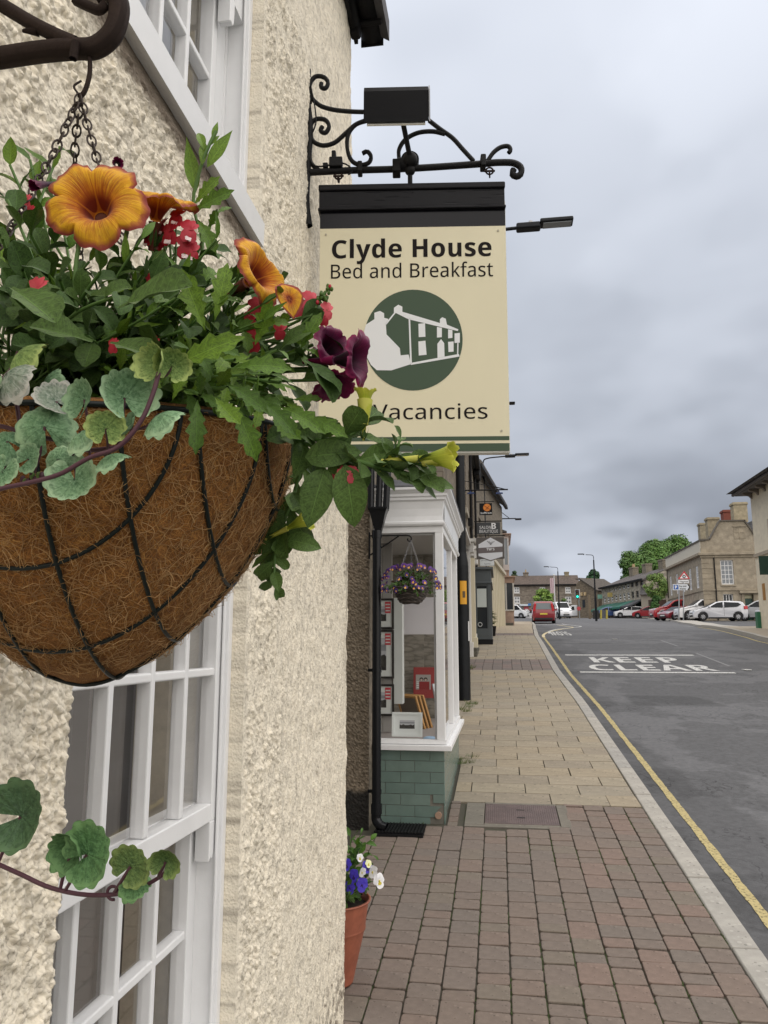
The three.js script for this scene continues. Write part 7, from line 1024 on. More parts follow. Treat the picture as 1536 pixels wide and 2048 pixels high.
{ // stone hall with chimneys
  const d0 = 66, x0 = Xat(1405, 1150, d0), x1 = x0 + 7.6, d1 = 79.5, yb = gy(66) - 0.3, yc = Yat(1410, 1108, d0), yp = Yat(1400, 1080, d0), yk = Yat(1465, 1042, d0), o = thing('stone_hall', 'large brown stone hall with stacked chimneys and a shaped gable on the right', 'building', V(x0, gy(66), -66)), st = mat(0.42, 0.36, 0.27, 0.95, { map: blotch, bumpMap: RUB, bumpScale: 0.006, size: 1.6 }), ash = mat(0.4, 0.34, 0.25, 0.85, { map: blotch, size: 2 }), pale = mat(0.6, 0.56, 0.47, 0.8);
  const F = frameOf([x0, d0], [x1, d0]), S = frameOf([x0, d1], [x0, d0]), u = (px) => Xat(px, 1150, d0) - x0, v = (py) => Yat(1450, py, d0);
  const w1 = [u(1442), u(1468), v(1169), v(1120)], w2 = [u(1443), u(1463), gy(66) + 0.6, v(1188)], dr = [u(1485), u(1503), gy(66), v(1190)];
  const up = u(1447), uq = u(1497), kn = [[0, yb], [F.L, yb], [F.L, yp], [u(1520), yp], [uq, yk], [up, yk], [u(1424), yp], [0, yp]];
  wallWith(o, F, yb, 0, [w1, w2, dr], st, { top: kn, th: 0.4 });
  winAt(o, F, ...w1, { cols: 3, rows: 5, f: 0.09, b: 0.045, inset: 0.12, sill: ash, pane: mat(0.2, 0.22, 0.24, 0.08) }); winAt(o, F, ...w2, { cols: 3, rows: 2, f: 0.07, b: 0.045, inset: 0.12 });
  M('door', fbox(F, dr[0] + 0.05, dr[1] - 0.05, dr[2], dr[3] - 0.3, -0.25, -0.2), mat(0.015, 0.06, 0.045, 0.4), o); M('fanlight', fbox(F, dr[0] + 0.05, dr[1] - 0.05, dr[3] - 0.28, dr[3] - 0.02, -0.25, -0.21), mat(0.5, 0.48, 0.3, 0.3), o); M('door_surround', [fbox(F, dr[0] - 0.22, dr[0], gy(66), dr[3] + 0.1, 0.003, 0.12), fbox(F, dr[1], dr[1] + 0.22, gy(66), dr[3] + 0.1, 0.003, 0.12), fbox(F, dr[0] - 0.4, dr[1] + 0.4, dr[3] + 0.1, dr[3] + 0.32, 0.003, 0.34, 0.03)], ash, o);
  M('cornice', [fbox(F, -0.28, F.L, yc - 0.12, yc + 0.1, 0.003, 0.28, 0.03), fbox(F, -0.12, F.L, yc - 0.3, yc - 0.121, 0.003, 0.12), fbox(S, 0, S.L - 0.001, yc - 0.12, yc + 0.098, 0.003, 0.27, 0.03)], ash, o); M('string_course', [fbox(F, -0.07, F.L, v(1181), v(1178), 0.003, 0.09), fbox(S, 0, S.L, v(1181), v(1178) - 0.002, 0.003, 0.07)], ash, o);
  M('coping', [[0, u(1424), yp, yp], [u(1424), up, yp, yk], [up, uq, yk, yk], [uq, u(1520), yk, yp]].map(([a, b, c, e]) => { const p = F.at(a, c + 0.03, -0.15), q = F.at(b, e + 0.03, -0.15); const g = new THREE.BoxGeometry(p.distanceTo(q) + 0.05, 0.1, 0.56).rotateZ(Math.atan2(q.y - p.y, q.x - p.x)); return g.translate((p.x + q.x) / 2, (p.y + q.y) / 2, p.z); }), mat(0.12, 0.105, 0.085, 0.85), o);
  M('carved_panel', [fbox(F, u(1474), u(1497), v(1078), v(1054), 0.003, 0.03), fbox(F, u(1476), u(1495), v(1066), v(1064.5), 0.031, 0.06), fbox(F, u(1484.5), u(1486.5), v(1077), v(1055), 0.031, 0.058), fbox(F, u(1472), u(1499), v(1054), v(1052), 0.003, 0.1)], ash, o);
  M('parapet', [fbox(S, 0, S.L - 0.02, yc + 0.1, yp - 0.1, -0.3, 0.04)], pale, o); M('parapet_coping', fbox(S, -0.1, S.L + 0.1, yp - 0.1, yp + 0.02, -0.4, 0.12), mat(0.1, 0.09, 0.075, 0.85), o);
  const sw = []; for (const [a, b] of [[1.2, 2.0], [3.9, 4.7], [6.4, 7.2], [9.0, 9.8], [11.4, 12.2]]) sw.push([a, b, v(1173), v(1128)]);
  wallWith(o, S, yb, yc + 0.1, sw, st, { th: 0.4, u1: S.L - 0.403 }); sw.forEach((w) => winAt(o, S, ...w, { cols: 2, rows: 4, f: 0.12, b: 0.05, inset: 0.03, pane: mat(0.4, 0.41, 0.42, 0.1) }));
  M('quoins', [...Array(14)].map((_, i) => fbox(F, -0.03, i % 2 ? 0.55 : 0.85, gy(66) + i * 0.42, gy(66) + i * 0.42 + 0.38, 0.003, 0.035)), ash, o); M('rain_pipe', bar(F.at(0.95, gy(66), 0.08), F.at(0.95, yc - 0.3, 0.08), 0.05, 8), MAT.black, o);
  M('roof', [prism(S, [[-0.4, yp - 0.25], [-4.4, yk + 0.1], [-8.2, yp - 0.25]], 0, S.L - 0.4)], slateM(0.13, 0.135, 0.145, 2), o); M('far_wall', bx(x1 - 0.4, x1, yb, yp, -d0 - 0.41, -d1), st, o); M('back_wall', bx(x0, x1, yb, yp, -d1 + 0.4, -d1), st, o);
  const C = (px0, px1, py, d, base, m = ash, pots = 0) => { const a = Xat(px0, 1050, d), b = Xat(px1, 1050, d), y1 = Yat((px0 + px1) / 2, py, d), G = frameOf([a, d], [b, d]); chimney(o, G, G.L / 2, 0, base, y1, G.L * 0.86, 0.9, m, pots); };
  C(1464, 1496, 1006, d0 + 0.5, yk - 0.1, mat(0.46, 0.39, 0.26, 0.9, { map: blotch, size: 1 })); C(1444, 1466, 1021, 70, yk - 1.2, mat(0.2, 0.06, 0.04, 0.9)); C(1411, 1438, 1036, 73, yp, mat(0.4, 0.34, 0.23, 0.9, { map: blotch, size: 1 }), 0); C(1396, 1414, 1047, 78, yp, mat(0.37, 0.32, 0.22, 0.9, { map: blotch, size: 1 }), 0);
}
{ // receding terrace with green awnings
  const A = [Xat(1204, 1200, 123), 123], B = [Xat(1291, 1200, 106), 106], F = frameOf(A, B), e = EYE + ray(1290, 1158)[1] * 106, e0 = EYE + ray(1204, 1176)[1] * 123, eM = (e + e0) / 2, o = thing('terrace_row', 'long grey stone terrace running away behind the white hatchback with green awnings', 'house', V(B[0], gy(106), -106)), st = rubble(0.45, 0.4, 0.32, 3), L = F.L, ws = [];
  const n = 10; for (let i = 0; i < n; i++) for (const [a, b] of [[Yat(1275, 1175, 111), Yat(1275, 1162, 111)], [Yat(1275, 1197, 111), Yat(1275, 1184, 111)]]) { const u = 1.1 + i * (L - 2.2) / (n - 1); ws.push([u - 0.5, u + 0.5, a, b]); }
  wallWith(o, F, gy(106) - 0.6, eM, ws, st); ws.forEach((w, i) => winAt(o, F, ...w, { cols: 1, rows: 2, f: 0.14, b: 0.1, inset: 0.12, fr: (i >> 1) > 6 ? mat(0.08, 0.075, 0.07, 0.6) : WFR }));
  M('roof', prism(F, [[0.35, eM - 0.05], [-4, eM + 1.75], [-8, eM], [0.35, eM - 0.2]], -0.2, L + 0.2), slateM(0.12, 0.105, 0.1), o); M('gutter', fbox(F, -0.2, L + 0.2, eM - 0.12, eM + 0.06, 0.36, 0.5), MAT.black, o);
  const G = frameOf([B[0], 106], [B[0] + 7.2, 104]); M('end_gable', (() => { const g = extr([[0, gy(106) - 0.6], [8, gy(106) - 0.6], [8, eM], [4, eM + 1.6], [0, eM]], 0.3); g.translate(0, 0, -0.3); return frameOf([B[0] + 0.1, 105.9], [B[0] + 7.4, 103]).put(g); })(), st, o);
  for (const [u, pots] of [[L * 0.2, 2], [L * 0.5, 0], [L * 0.84, 0], [L * 1.02, 0]]) chimney(o, F, u, -3.9, eM + 1.0, eM + 2.9, 1.5, 0.9, rubble(0.27, 0.235, 0.18, 1), pots);
  for (let i = 0; i < 5; i++) { const u = 0.3 + i * 3.4; M('awning', (() => { const g = extr([[0, 0], [2.2, -0.9], [2.2, -1.15], [0, -0.12]], 3.1); g.applyMatrix4(new THREE.Matrix4().makeBasis(V(0, 0, 1), V(0, 1, 0), V(-1, 0, 0)).setPosition(u + 3.1, Yat(1250, 1203, 113), 0)); return F.put(g); })(), i === 4 ? mat(0.05, 0.055, 0.06, 0.6) : mat(0.02, i % 2 ? 0.13 : 0.1, i % 2 ? 0.095 : 0.07, 0.7), o); M('shop_window', fbox(F, u, u + 3.0, gy(115), Yat(1250, 1206, 113), 0.003, 0.06), mat(0.05, 0.052, 0.055, 0.2), o); }
  for (const [u, m] of [[1, mat(0.2, 0.4, 0.32, 0.6)], [5.5, mat(0.45, 0.35, 0.12, 0.6)]]) M('hanging_board', fbox(F, u, u + 0.15, Yat(1250, 1190, 113), Yat(1250, 1181, 113), 0.3, 1.0), m, o);
  M('cafe_front', [fbox(G, -0.5, 8, gy(105) - 0.3, gy(105) + 3.0, 0.2, 0.5)], mat(0.32, 0.29, 0.24, 0.9), o); M('cafe_window', [fbox(G, 0.4, 2.6, gy(105) + 0.5, gy(105) + 2.3, 0.501, 0.53), fbox(G, 3.4, 6.4, gy(105) + 0.5, gy(105) + 2.3, 0.501, 0.53)], mat(0.08, 0.05, 0.04, 0.2), o); M('cafe_roof', prism(G, [[0.9, gy(105) + 3.0], [-1, gy(105) + 4.2], [-1, gy(105) + 3.0]], -0.6, 8.2), slateM(0.1, 0.095, 0.095), o);
}
{ // long low building closing the street, and the gabled house beside it
  const d = 138, F = frameOf([Xat(1000, 1180, d), d], [Xat(1158, 1180, d), d]), e = Yat(1090, 1169, d), r = Yat(1090, 1147.5, d), o = thing('long_stone_house', 'long brown stone house with a mossy slate roof closing the end of the street', 'house', V(8, gy(138), -138)), st = rubble(0.27, 0.23, 0.185, 3), ws = [];
  const u = (px) => Xat(px, 1180, d) - F.a.x; for (const px of [1033.5, 1085, 1136]) ws.push([u(px - 5.5), u(px + 5.5), Yat(px, 1186, d), Yat(px, 1174, d)], [u(px - 6), u(px + 6), Yat(px, 1207, d), Yat(px, 1193, d)]);
  wallWith(o, F, gy(130) - 0.5, e, ws, st); ws.forEach((w) => winAt(o, F, ...w, { cols: 2, rows: 2, f: 0.16, b: 0.12, inset: 0.08, pane: mat(0.2, 0.21, 0.22, 0.08), sill: mat(0.5, 0.48, 0.44, 0.8) }));
  M('roof', prism(F, [[0.3, e - 0.1], [-3.6, r], [-7.4, e], [0.3, e - 0.25]], -0.3, F.L + 0.2), slateM(0.115, 0.085, 0.068, 3), o); M('gutter', fbox(F, -0.2, F.L + 0.2, e - 0.18, e + 0.02, 0.3, 0.45), MAT.black, o); M('lichen_patch', fbox(F, 0, 0.1, e, e + 0.1, -0.5, -0.4), mat(0.35, 0.25, 0.06, 0.9), o);
  chimney(o, F, u(1054), -3.6, r - 0.6, Yat(1054, 1141, d), 0.9, 0.9, st, 1); chimney(o, F, u(1138), -3.6, r - 0.6, Yat(1138, 1140, d), 0.75, 0.9, mat(0.26, 0.22, 0.15, 0.9), 0);
  M('shop_fascia', fbox(F, u(1038), u(1061), Yat(1050, 1212, d), Yat(1050, 1208.5, d), 0.003, 0.3), mat(0.62, 0.68, 0.72, 0.4), o); M('blue_sign', fbox(F, u(1055), u(1061), Yat(1050, 1212, d) + 0.05, Yat(1050, 1207, d), 0.301, 0.34), mat(0.05, 0.2, 0.5, 0.5), o); M('shop_front', [fbox(F, u(1031), u(1039), gy(138), Yat(1035, 1212, d), 0.003, 0.1), fbox(F, u(1047), u(1056), gy(138), Yat(1035, 1213, d), 0.003, 0.1)], mat(0.3, 0.03, 0.04, 0.5), o); M('shop_window', [fbox(F, u(1049), u(1054.5), gy(138) + 0.8, Yat(1035, 1218, d), 0.101, 0.14)], mat(0.6, 0.6, 0.62, 0.3), o);
  const G = frameOf([Xat(1153, 1180, 128), 128], [Xat(1196, 1180, 124), 124]), gp = Yat(1166, 1158, 127), ge = Yat(1190, 1182, 125), o2 = thing('gabled_house', 'small brown stone gabled house left of the dark trees behind the traffic light', 'house', V(13, gy(126), -126)), s2 = rubble(0.23, 0.185, 0.13, 2);
  const g = extr([[0, gy(124) - 0.5], [G.L, gy(124) - 0.5], [G.L, ge], [1.2, gp], [0, gp - 0.7]], 5); g.translate(0, 0, -5); M('wall', G.put(g), s2, o2); { const dx = G.L - 1.1, dy = ge - gp, l = Math.hypot(dx, dy) + 0.4, q = new THREE.BoxGeometry(l, 0.14, 5.4).rotateZ(Math.atan2(dy, dx)).translate(1.1 + dx / 2, (gp + ge) / 2 + 0.06, -2.4); M('roof', G.put(q), slateM(0.1, 0.085, 0.07), o2); } chimney(o2, G, 0.5, -1.5, gp - 0.5, Yat(1162, 1156, 127), 1.6, 0.9, s2, 0); M('window', fbox(G, 1.3, 1.9, gy(126) + 1.6, gy(126) + 2.8, 0.002, 0.05), PANE, o2); M('pale_lamps', [fbox(G, 1.1, 1.45, ge - 0.6, ge - 0.1, 0.01, 0.2), fbox(G, 1.9, 2.25, ge - 0.6, ge - 0.1, 0.01, 0.2)], mat(0.6, 0.45, 0.25, 0.6), o2); M('verge', prism(G, [[0.1, 0], [-5, 0], [-5, 0.15], [0.1, 0.15]], 0, 0.01).translate(0, gp, 0), MAT.dark, o2);
  const H = frameOf([Xat(1186, 1200, 140), 140], [Xat(1206, 1200, 136), 136]), o3 = thing('low_outhouse', 'low dark stone outhouse with a lean-to roof beside the receding terrace', 'outbuilding', V(17, gy(138), -138)); M('wall', H.put(bx(-1, H.L, gy(136) - 0.5, Yat(1195, 1205, 138), -3, 0)), s2, o3); M('roof', prism(H, [[0.3, Yat(1195, 1205, 138)], [-3.2, Yat(1195, 1196, 138)], [-3.2, Yat(1195, 1205, 138)]], -1.2, H.L + 0.2), slateM(0.09, 0.08, 0.075), o3);
}
// ---------------------------------------------------------------- trees
function crownGeo(clumps, n, size, seed) { // many leaf-sized faces on uneven clumps: [x, y, z, r, squash]
  const R = rng(seed), p = [], nn = [], c = [], tot = clumps.reduce((s, k) => s + k[3] ** 2, 0);
  for (const k of clumps) {
    const m = Math.round(n * k[3] ** 2 / tot), t0 = 0.8 + 0.4 * R();
    for (let i = 0; i < m; i++) {
      const a = R() * 6.2832, q = R() * 2 - 1, s = Math.sqrt(1 - q * q), d = V(Math.cos(a) * s, q, Math.sin(a) * s), bump = 0.72 + 0.5 * vnoise(d.x * 2.6 + seed, d.y * 2.6, d.z * 2.6 + k[0]), f = bump * (R() < 0.75 ? 0.84 + 0.2 * R() : 0.4 + 0.5 * R());
      const o = V(k[0] + d.x * k[3] * f, k[1] + d.y * k[3] * f * (k[4] ?? 0.8), k[2] + d.z * k[3] * f), nrm = d.clone().add(V(R() - 0.5, R() - 0.2, R() - 0.5).multiplyScalar(1.1)).normalize(), t = V(R() - 0.5, R() - 0.5, R() - 0.5).cross(nrm).normalize(), b = nrm.clone().cross(t), w = size * (0.6 + 0.7 * R()), h = w * 0.62;
      const v = [o.clone().addScaledVector(t, -w), o.clone().addScaledVector(b, h), o.clone().addScaledVector(t, w), o.clone().addScaledVector(b, -h)];
      const g = t0 * (0.75 + 0.5 * R()), col = [g * (0.9 + 0.3 * R()), g, g * 0.9];
      for (const j of [0, 3, 2, 0, 2, 1]) { p.push(v[j].x, v[j].y, v[j].z); nn.push(nrm.x, nrm.y, nrm.z); c.push(...col); }
    }
  }
  const g = new THREE.BufferGeometry(); g.setAttribute('position', new THREE.Float32BufferAttribute(p, 3)); g.setAttribute('normal', new THREE.Float32BufferAttribute(nn, 3)); g.setAttribute('color', new THREE.Float32BufferAttribute(c, 3)); return g;
}
function tree(label, px, d, topPy, halfPx, trunkH, n, size, col, seed, { squash = 0.85, name = 'tree', lowPy, group, lean = 0 } = {}) {
  const x = Xat(px, topPy, d), y0 = gy(d) - 0.1, yt = Yat(px, topPy, d), w = halfPx * d / FOCAL, yl = lowPy ? Yat(px, lowPy, d) : y0 + trunkH, H = yt - yl, R = rng(seed), o = thing(name, label, 'tree', V(x, y0, -d), group), cl = [];
  for (let i = 0; i < 44; i++) { const t = R(), a = R() * 6.2832, rr = w * Math.sqrt(Math.sin(Math.PI * Math.min(1, 0.14 + t * 0.8))) * (0.35 + 0.6 * Math.sqrt(R())), r = w * ((name === 'tree' && lowPy === 1198 ? 0.14 : 0.22) + 0.2 * R()); cl.push([x + Math.cos(a) * Math.max(0, rr - r * 0.6) + lean * t, Math.min(yt - r * 0.8, yl + r * 0.5 + t * (H - r)), -d + Math.sin(a) * Math.max(0, rr - r * 0.6), r, squash]); }
  M('trunk', bar(V(x, y0 - 0.2, -d), V(x + lean * 0.5, yl + H * 0.55, -d), Math.max(0.06, w * 0.05), 9, w * 0.02), mat(0.07, 0.055, 0.04, 0.95), o);
  for (let i = 0; i < 6; i++) { const k = cl[i * 4], m = V(x + lean * 0.3, mix(y0, yl, 0.9) + H * 0.08 * i, -d); M('limb', bar(m, V(k[0], k[1], k[2]), w * 0.028, 6, w * 0.008), mat(0.07, 0.055, 0.04, 0.95), o); }
  const cr = M('crown', crownGeo(cl, n, size, seed + 1), mat(...col, 0.75, { side: THREE.DoubleSide, vertexColors: true }), o); return o;
}
tree('large leafy tree behind the terrace roofs, leftmost and lowest of the big three', 1268, 166, 1101, 40, 4, 16000, 0.25, [0.075, 0.16, 0.035], 301, { group: 'big trees behind the terrace', lowPy: 1172 });
tree('large leafy tree behind the terrace roofs, middle of the big three', 1308, 174, 1081, 46, 5, 20000, 0.26, [0.08, 0.17, 0.035], 311, { group: 'big trees behind the terrace', lowPy: 1168 });
tree('large leafy tree behind the stone hall roof, tallest and rightmost of the big three', 1356, 182, 1070, 50, 5, 22000, 0.27, [0.078, 0.165, 0.034], 321, { group: 'big trees behind the terrace', lowPy: 1160 });
tree('dark blue green tree between the gabled house and the terrace', 1186, 160, 1139, 16, 4, 4200, 0.3, [0.028, 0.085, 0.035], 331);
tree('small dark tree peeping over the left end of the long stone house', 1029, 178, 1141, 9, 4, 1500, 0.3, [0.035, 0.075, 0.03], 341);
tree('slender bright green street tree in front of the terrace end', 1313, 100, 1147, 30, 3, 3600, 0.12, [0.12, 0.2, 0.045], 351, { lowPy: 1198 });
tree('bushy light green tree in front of the long stone house', 1086, 116, 1177, 22, 1.5, 4200, 0.17, [0.14, 0.24, 0.045], 361, { lowPy: 1222 });
tree('low green shrub behind the white vans', 1128, 118, 1196, 9, 0.5, 900, 0.14, [0.08, 0.15, 0.035], 371, { name: 'shrub' });
{ const o = thing('ivy_clad_post', 'narrow column of ivy at the foot of the bright green street tree', 'shrub', at(1311, 1237, 99)), c = []; for (let i = 0; i < 9; i++) { const p = at(1311, 1196 + i * 4.6, 99); c.push([p.x + (hash(i, 1, 1) - 0.5) * 0.4, p.y, p.z, 0.5, 0.9]); } M('leaves', crownGeo(c, 1500, 0.13, 5), mat(0.04, 0.11, 0.022, 0.75, { side: THREE.DoubleSide, vertexColors: true }), o); M('stem', bar(at(1311, 1239, 99), at(1311, 1190, 99), 0.1, 8), MAT.dark, o); }
// ---------------------------------------------------------------- cars
const TYRE = mat(0.012, 0.012, 0.013, 0.8), RIM = mat(0.45, 0.46, 0.48, 0.35, { metalness: 0.6 }), CGLASS = mat(0.012, 0.014, 0.016, 0.12, { specularIntensity: 0.4 }), TRIM = mat(0.014, 0.014, 0.016, 0.6), REDL = mat(0.45, 0.015, 0.02, 0.2), HEADL = mat(0.6, 0.63, 0.66, 0.12);
const KIND = {
  hatch: { L: 3.95, W: 1.7, H: 1.48, belt: 0.96, wx: [-1.22, 1.28], wr: 0.31, up: [[-1.93, 0.34], [-1.97, 0.55], [-1.95, 0.82], [-1.87, 1.0], [-1.66, 1.36], [-1.5, 1.43], [-0.7, 1.49], [0.0, 1.46], [0.32, 1.38], [1.02, 1.0], [1.3, 0.93], [1.74, 0.79], [1.92, 0.66], [1.97, 0.46], [1.93, 0.26]], win: [[[0.22, 1.34], [0.85, 1.0], [-0.16, 0.98], [-0.2, 1.4]], [[-0.29, 1.4], [-0.26, 0.98], [-1.2, 1.03], [-1.5, 1.2], [-1.3, 1.34]]], ws: [[0.34, 1.385], [1.0, 1.02]], rw: [[-1.63, 1.37], [-1.86, 1.04]] },
  mpv: { L: 4.0, W: 1.72, H: 1.6, belt: 1.0, wx: [-1.2, 1.27], wr: 0.31, up: [[-1.93, 0.3], [-1.98, 0.5], [-1.97, 0.95], [-1.8, 1.5], [-1.7, 1.57], [-1.55, 1.595], [-0.6, 1.61], [0.2, 1.56], [0.5, 1.46], [1.2, 1.03], [1.4, 0.95], [1.82, 0.8], [1.97, 0.6], [1.96, 0.3]], win: [[[0.36, 1.44], [1.0, 1.05], [-0.1, 1.02], [-0.15, 1.5]], [[-0.24, 1.5], [-0.2, 1.02], [-1.5, 1.05], [-1.62, 1.4]]], ws: [[0.52, 1.46], [1.16, 1.06]], rw: [[-1.815, 1.46], [-1.955, 1.0]] },
  suv: { L: 4.5, W: 1.82, H: 1.72, belt: 1.1, wx: [-1.35, 1.42], wr: 0.36, up: [[-2.2, 0.4], [-2.25, 0.6], [-2.22, 1.05], [-2.05, 1.5], [-1.9, 1.65], [-1.0, 1.72], [0.0, 1.69], [0.4, 1.58], [1.02, 1.16], [1.3, 1.1], [1.95, 0.98], [2.18, 0.84], [2.25, 0.55], [2.2, 0.34]], win: [[[0.28, 1.54], [0.85, 1.15], [-0.15, 1.13], [-0.2, 1.6]], [[-0.3, 1.6], [-0.26, 1.13], [-1.25, 1.15], [-1.2, 1.6]], [[-1.32, 1.58], [-1.36, 1.17], [-1.95, 1.24], [-1.82, 1.52]]], ws: [[0.43, 1.58], [1.0, 1.19]], rw: [[-2.07, 1.46], [-2.175, 1.18]] },
  van: { L: 4.85, W: 1.95, H: 1.97, belt: 1.15, wx: [-1.5, 1.55], wr: 0.34, up: [[-2.38, 0.36], [-2.42, 0.6], [-2.4, 1.85], [-2.3, 1.95], [0.7, 1.97], [1.05, 1.9], [1.72, 1.18], [2.2, 1.02], [2.4, 0.78], [2.42, 0.4], [2.36, 0.28]], win: [[[1.0, 1.78], [1.55, 1.2], [0.55, 1.16], [0.55, 1.78]]], ws: [[1.1, 1.86], [1.68, 1.22]], rw: null },
};
function makeCar(kind, label, cat, paint, pos, turn, o2 = {}) {
  const K = KIND[kind], o = thing(cat === 'van' ? 'van' : 'car', label, cat, pos); o.rotation.y = turn;
  const warp = (g) => { const p = g.attributes.position; for (let i = 0; i < p.count; i++) { const x = p.getX(i), y = p.getY(i), z = p.getZ(i), t = clamp((y - K.belt) / (K.H - K.belt)), e = Math.abs(x) / (K.L / 2); p.setZ(i, z * (1 - (kind === 'van' ? 0.1 : 0.2) * t) * (1 - 0.13 * e ** 4) * (1 - 0.05 * clamp((0.55 - y) / 0.4))); } g.computeVertexNormals(); return g; };
  const L = (n, g, m, par = o) => { const k = new THREE.Mesh(merge(g), m); k.name = n; k.castShadow = k.receiveShadow = true; par.add(k); return k; };
  const s = new THREE.Shape(), [r0, r1] = K.wx, ar = K.wr + 0.05, by = 0.22; s.moveTo(...K.up[0]);
  K.up.slice(1).forEach(([x, y]) => s.lineTo(x, y)); s.lineTo(K.up[K.up.length - 1][0] - 0.05, by); s.lineTo(r1 + ar, by); s.absarc(r1, K.wr, ar, -0.3, Math.PI + 0.3, false); s.lineTo(r0 + ar, by); s.absarc(r0, K.wr, ar, -0.3, Math.PI + 0.3, false); s.lineTo(K.up[0][0] + 0.05, by);
  const W2 = K.W / 2, body = new THREE.ExtrudeGeometry(s, { depth: K.W - 0.14, steps: 6, bevelEnabled: true, bevelSize: 0.05, bevelOffset: -0.05, bevelThickness: 0.07, bevelSegments: 4, curveSegments: 20 }); body.translate(0, 0, -W2 + 0.07); L('body', toCreasedNormals(warp(body), 0.7), paint);
  for (const sd of [1, -1]) K.win.forEach((w) => { const g = extr(w, 0.012); g.translate(0, 0, -0.006); g.translate(0, 0, sd * (W2 + 0.0)); L('side_window', warp(g), CGLASS); });
  const slab = (a, b, wd, off) => { const d = V(b[0] - a[0], b[1] - a[1], 0), n = V(-d.y, d.x, 0).normalize(); if (n.y < 0) n.negate(); const g = new THREE.BoxGeometry(0.02, d.length(), wd, 1, 2, 6); g.rotateZ(Math.atan2(d.y, d.x) - Math.PI / 2); g.translate((a[0] + b[0]) / 2 + n.x * off, (a[1] + b[1]) / 2 + n.y * off, 0); return warp(g); };
  L('windscreen', slab(K.ws[0], K.ws[1], K.W * 0.86, 0.006), CGLASS); if (K.rw) L('rear_window', slab(K.rw[0], K.rw[1], K.W * 0.8, 0.01), o2.rearGlass ?? CGLASS);
  for (const x of K.wx) for (const sd of [1, -1]) { const w = new THREE.Group(); w.name = 'wheel'; w.position.set(x, K.wr, sd * (W2 - 0.12)); o.add(w); L('tyre', new THREE.TorusGeometry(K.wr - 0.075, 0.085, 10, 28).scale(1, 1, 1.25), TYRE, w); L('rim', [new THREE.CylinderGeometry(K.wr - 0.1, K.wr - 0.1, 0.05, 24).rotateX(Math.PI / 2).translate(0, 0, sd * 0.02)], mat(0.06, 0.06, 0.065, 0.5), w); L('spokes', [...Array(7)].map((_, i) => bx(-0.025, 0.025, 0.02, K.wr - 0.09, sd * 0.046, sd * 0.07).rotateZ(i * 6.2832 / 7)).concat([new THREE.TorusGeometry(K.wr - 0.1, 0.018, 6, 28).translate(0, 0, sd * 0.06)]), RIM, w); }
  const xr = -K.L / 2, xf = K.L / 2, lampY = K.belt - 0.26;
  for (const sd of [1, -1]) { L('headlight', warp(rb(xf - 0.34, xf - 0.06, lampY - 0.05, lampY + 0.1, sd * (W2 - 0.4), sd * (W2 - 0.02), 0.04, 2)), HEADL); L('tail_light', warp(o2.tallTail ? rb(xr + 0.0, xr + 0.2, 0.86, 1.42, sd * (W2 - 0.2), sd * (W2 + 0.008), 0.03, 2) : rb(xr + 0.02, xr + 0.3, K.belt - 0.12, K.belt + 0.14, sd * (W2 - 0.22), sd * (W2 + 0.012), 0.04, 2)), REDL); L('door_mirror', rb(K.win[0][1][0] - 0.12, K.win[0][1][0] + 0.06, K.belt + 0.02, K.belt + 0.16, sd * (W2 + 0.0), sd * (W2 + 0.18), 0.03, 2), o2.mirror ?? paint); L('door_seam', [warp(bx(-0.235, -0.222, 0.35, K.belt - 0.0, sd * (W2 - 0.02), sd * (W2 + 0.003)))], TRIM); L('door_handle', [rb(-0.5, -0.3, K.belt - 0.14, K.belt - 0.11, sd * (W2 - 0.01), sd * (W2 + 0.02), 0.01)], paint); }
  L('front_grille', [warp(rb(xf - 0.08, xf + 0.012, 0.3, 0.46, -0.5, 0.5, 0.02)), warp(rb(xf - 0.1, xf - 0.0, 0.56, 0.62, -0.35, 0.35, 0.02))], TRIM); L('rear_bumper', [warp(rb(xr - 0.01, xr + 0.1, 0.26, 0.4, -W2 + 0.12, W2 - 0.12, 0.02))], TRIM); for (const sd of [1, -1]) L('sill_trim', warp(rb(r0 + ar + 0.02, r1 - ar - 0.02, 0.2, 0.27, sd * (W2 - 0.03), sd * (W2 + 0.012), 0.01)), TRIM);
  L('number_plate', rb(xr - 0.025, xr + 0.02, 0.62, 0.73, -0.26, 0.26, 0.004), mat(0.62, 0.5, 0.06, 0.5)); L('number_plate', rb(xf - 0.02, xf + 0.022, 0.44, 0.55, -0.26, 0.26, 0.004), mat(0.72, 0.72, 0.7, 0.5));
  if (o2.arch) for (const x of K.wx) for (const sd of [1, -1]) L('wheel_arch', warp(new THREE.TorusGeometry(ar + 0.03, 0.05, 6, 20, Math.PI).scale(1, 1, 0.8).translate(x, K.wr, sd * (W2 - 0.005))), mat(0.4, 0.38, 0.38, 0.5));
  return o;
}
const paintM = (r, g, b, m = 0) => mat(r, g, b, 0.35, { clearcoat: 1, clearcoatRoughness: 0.04, metalness: m });
const road0 = (px, py, d, off = 0) => { const x = Xat(px, py, d); return V(x, gy(d) + off, -d); };
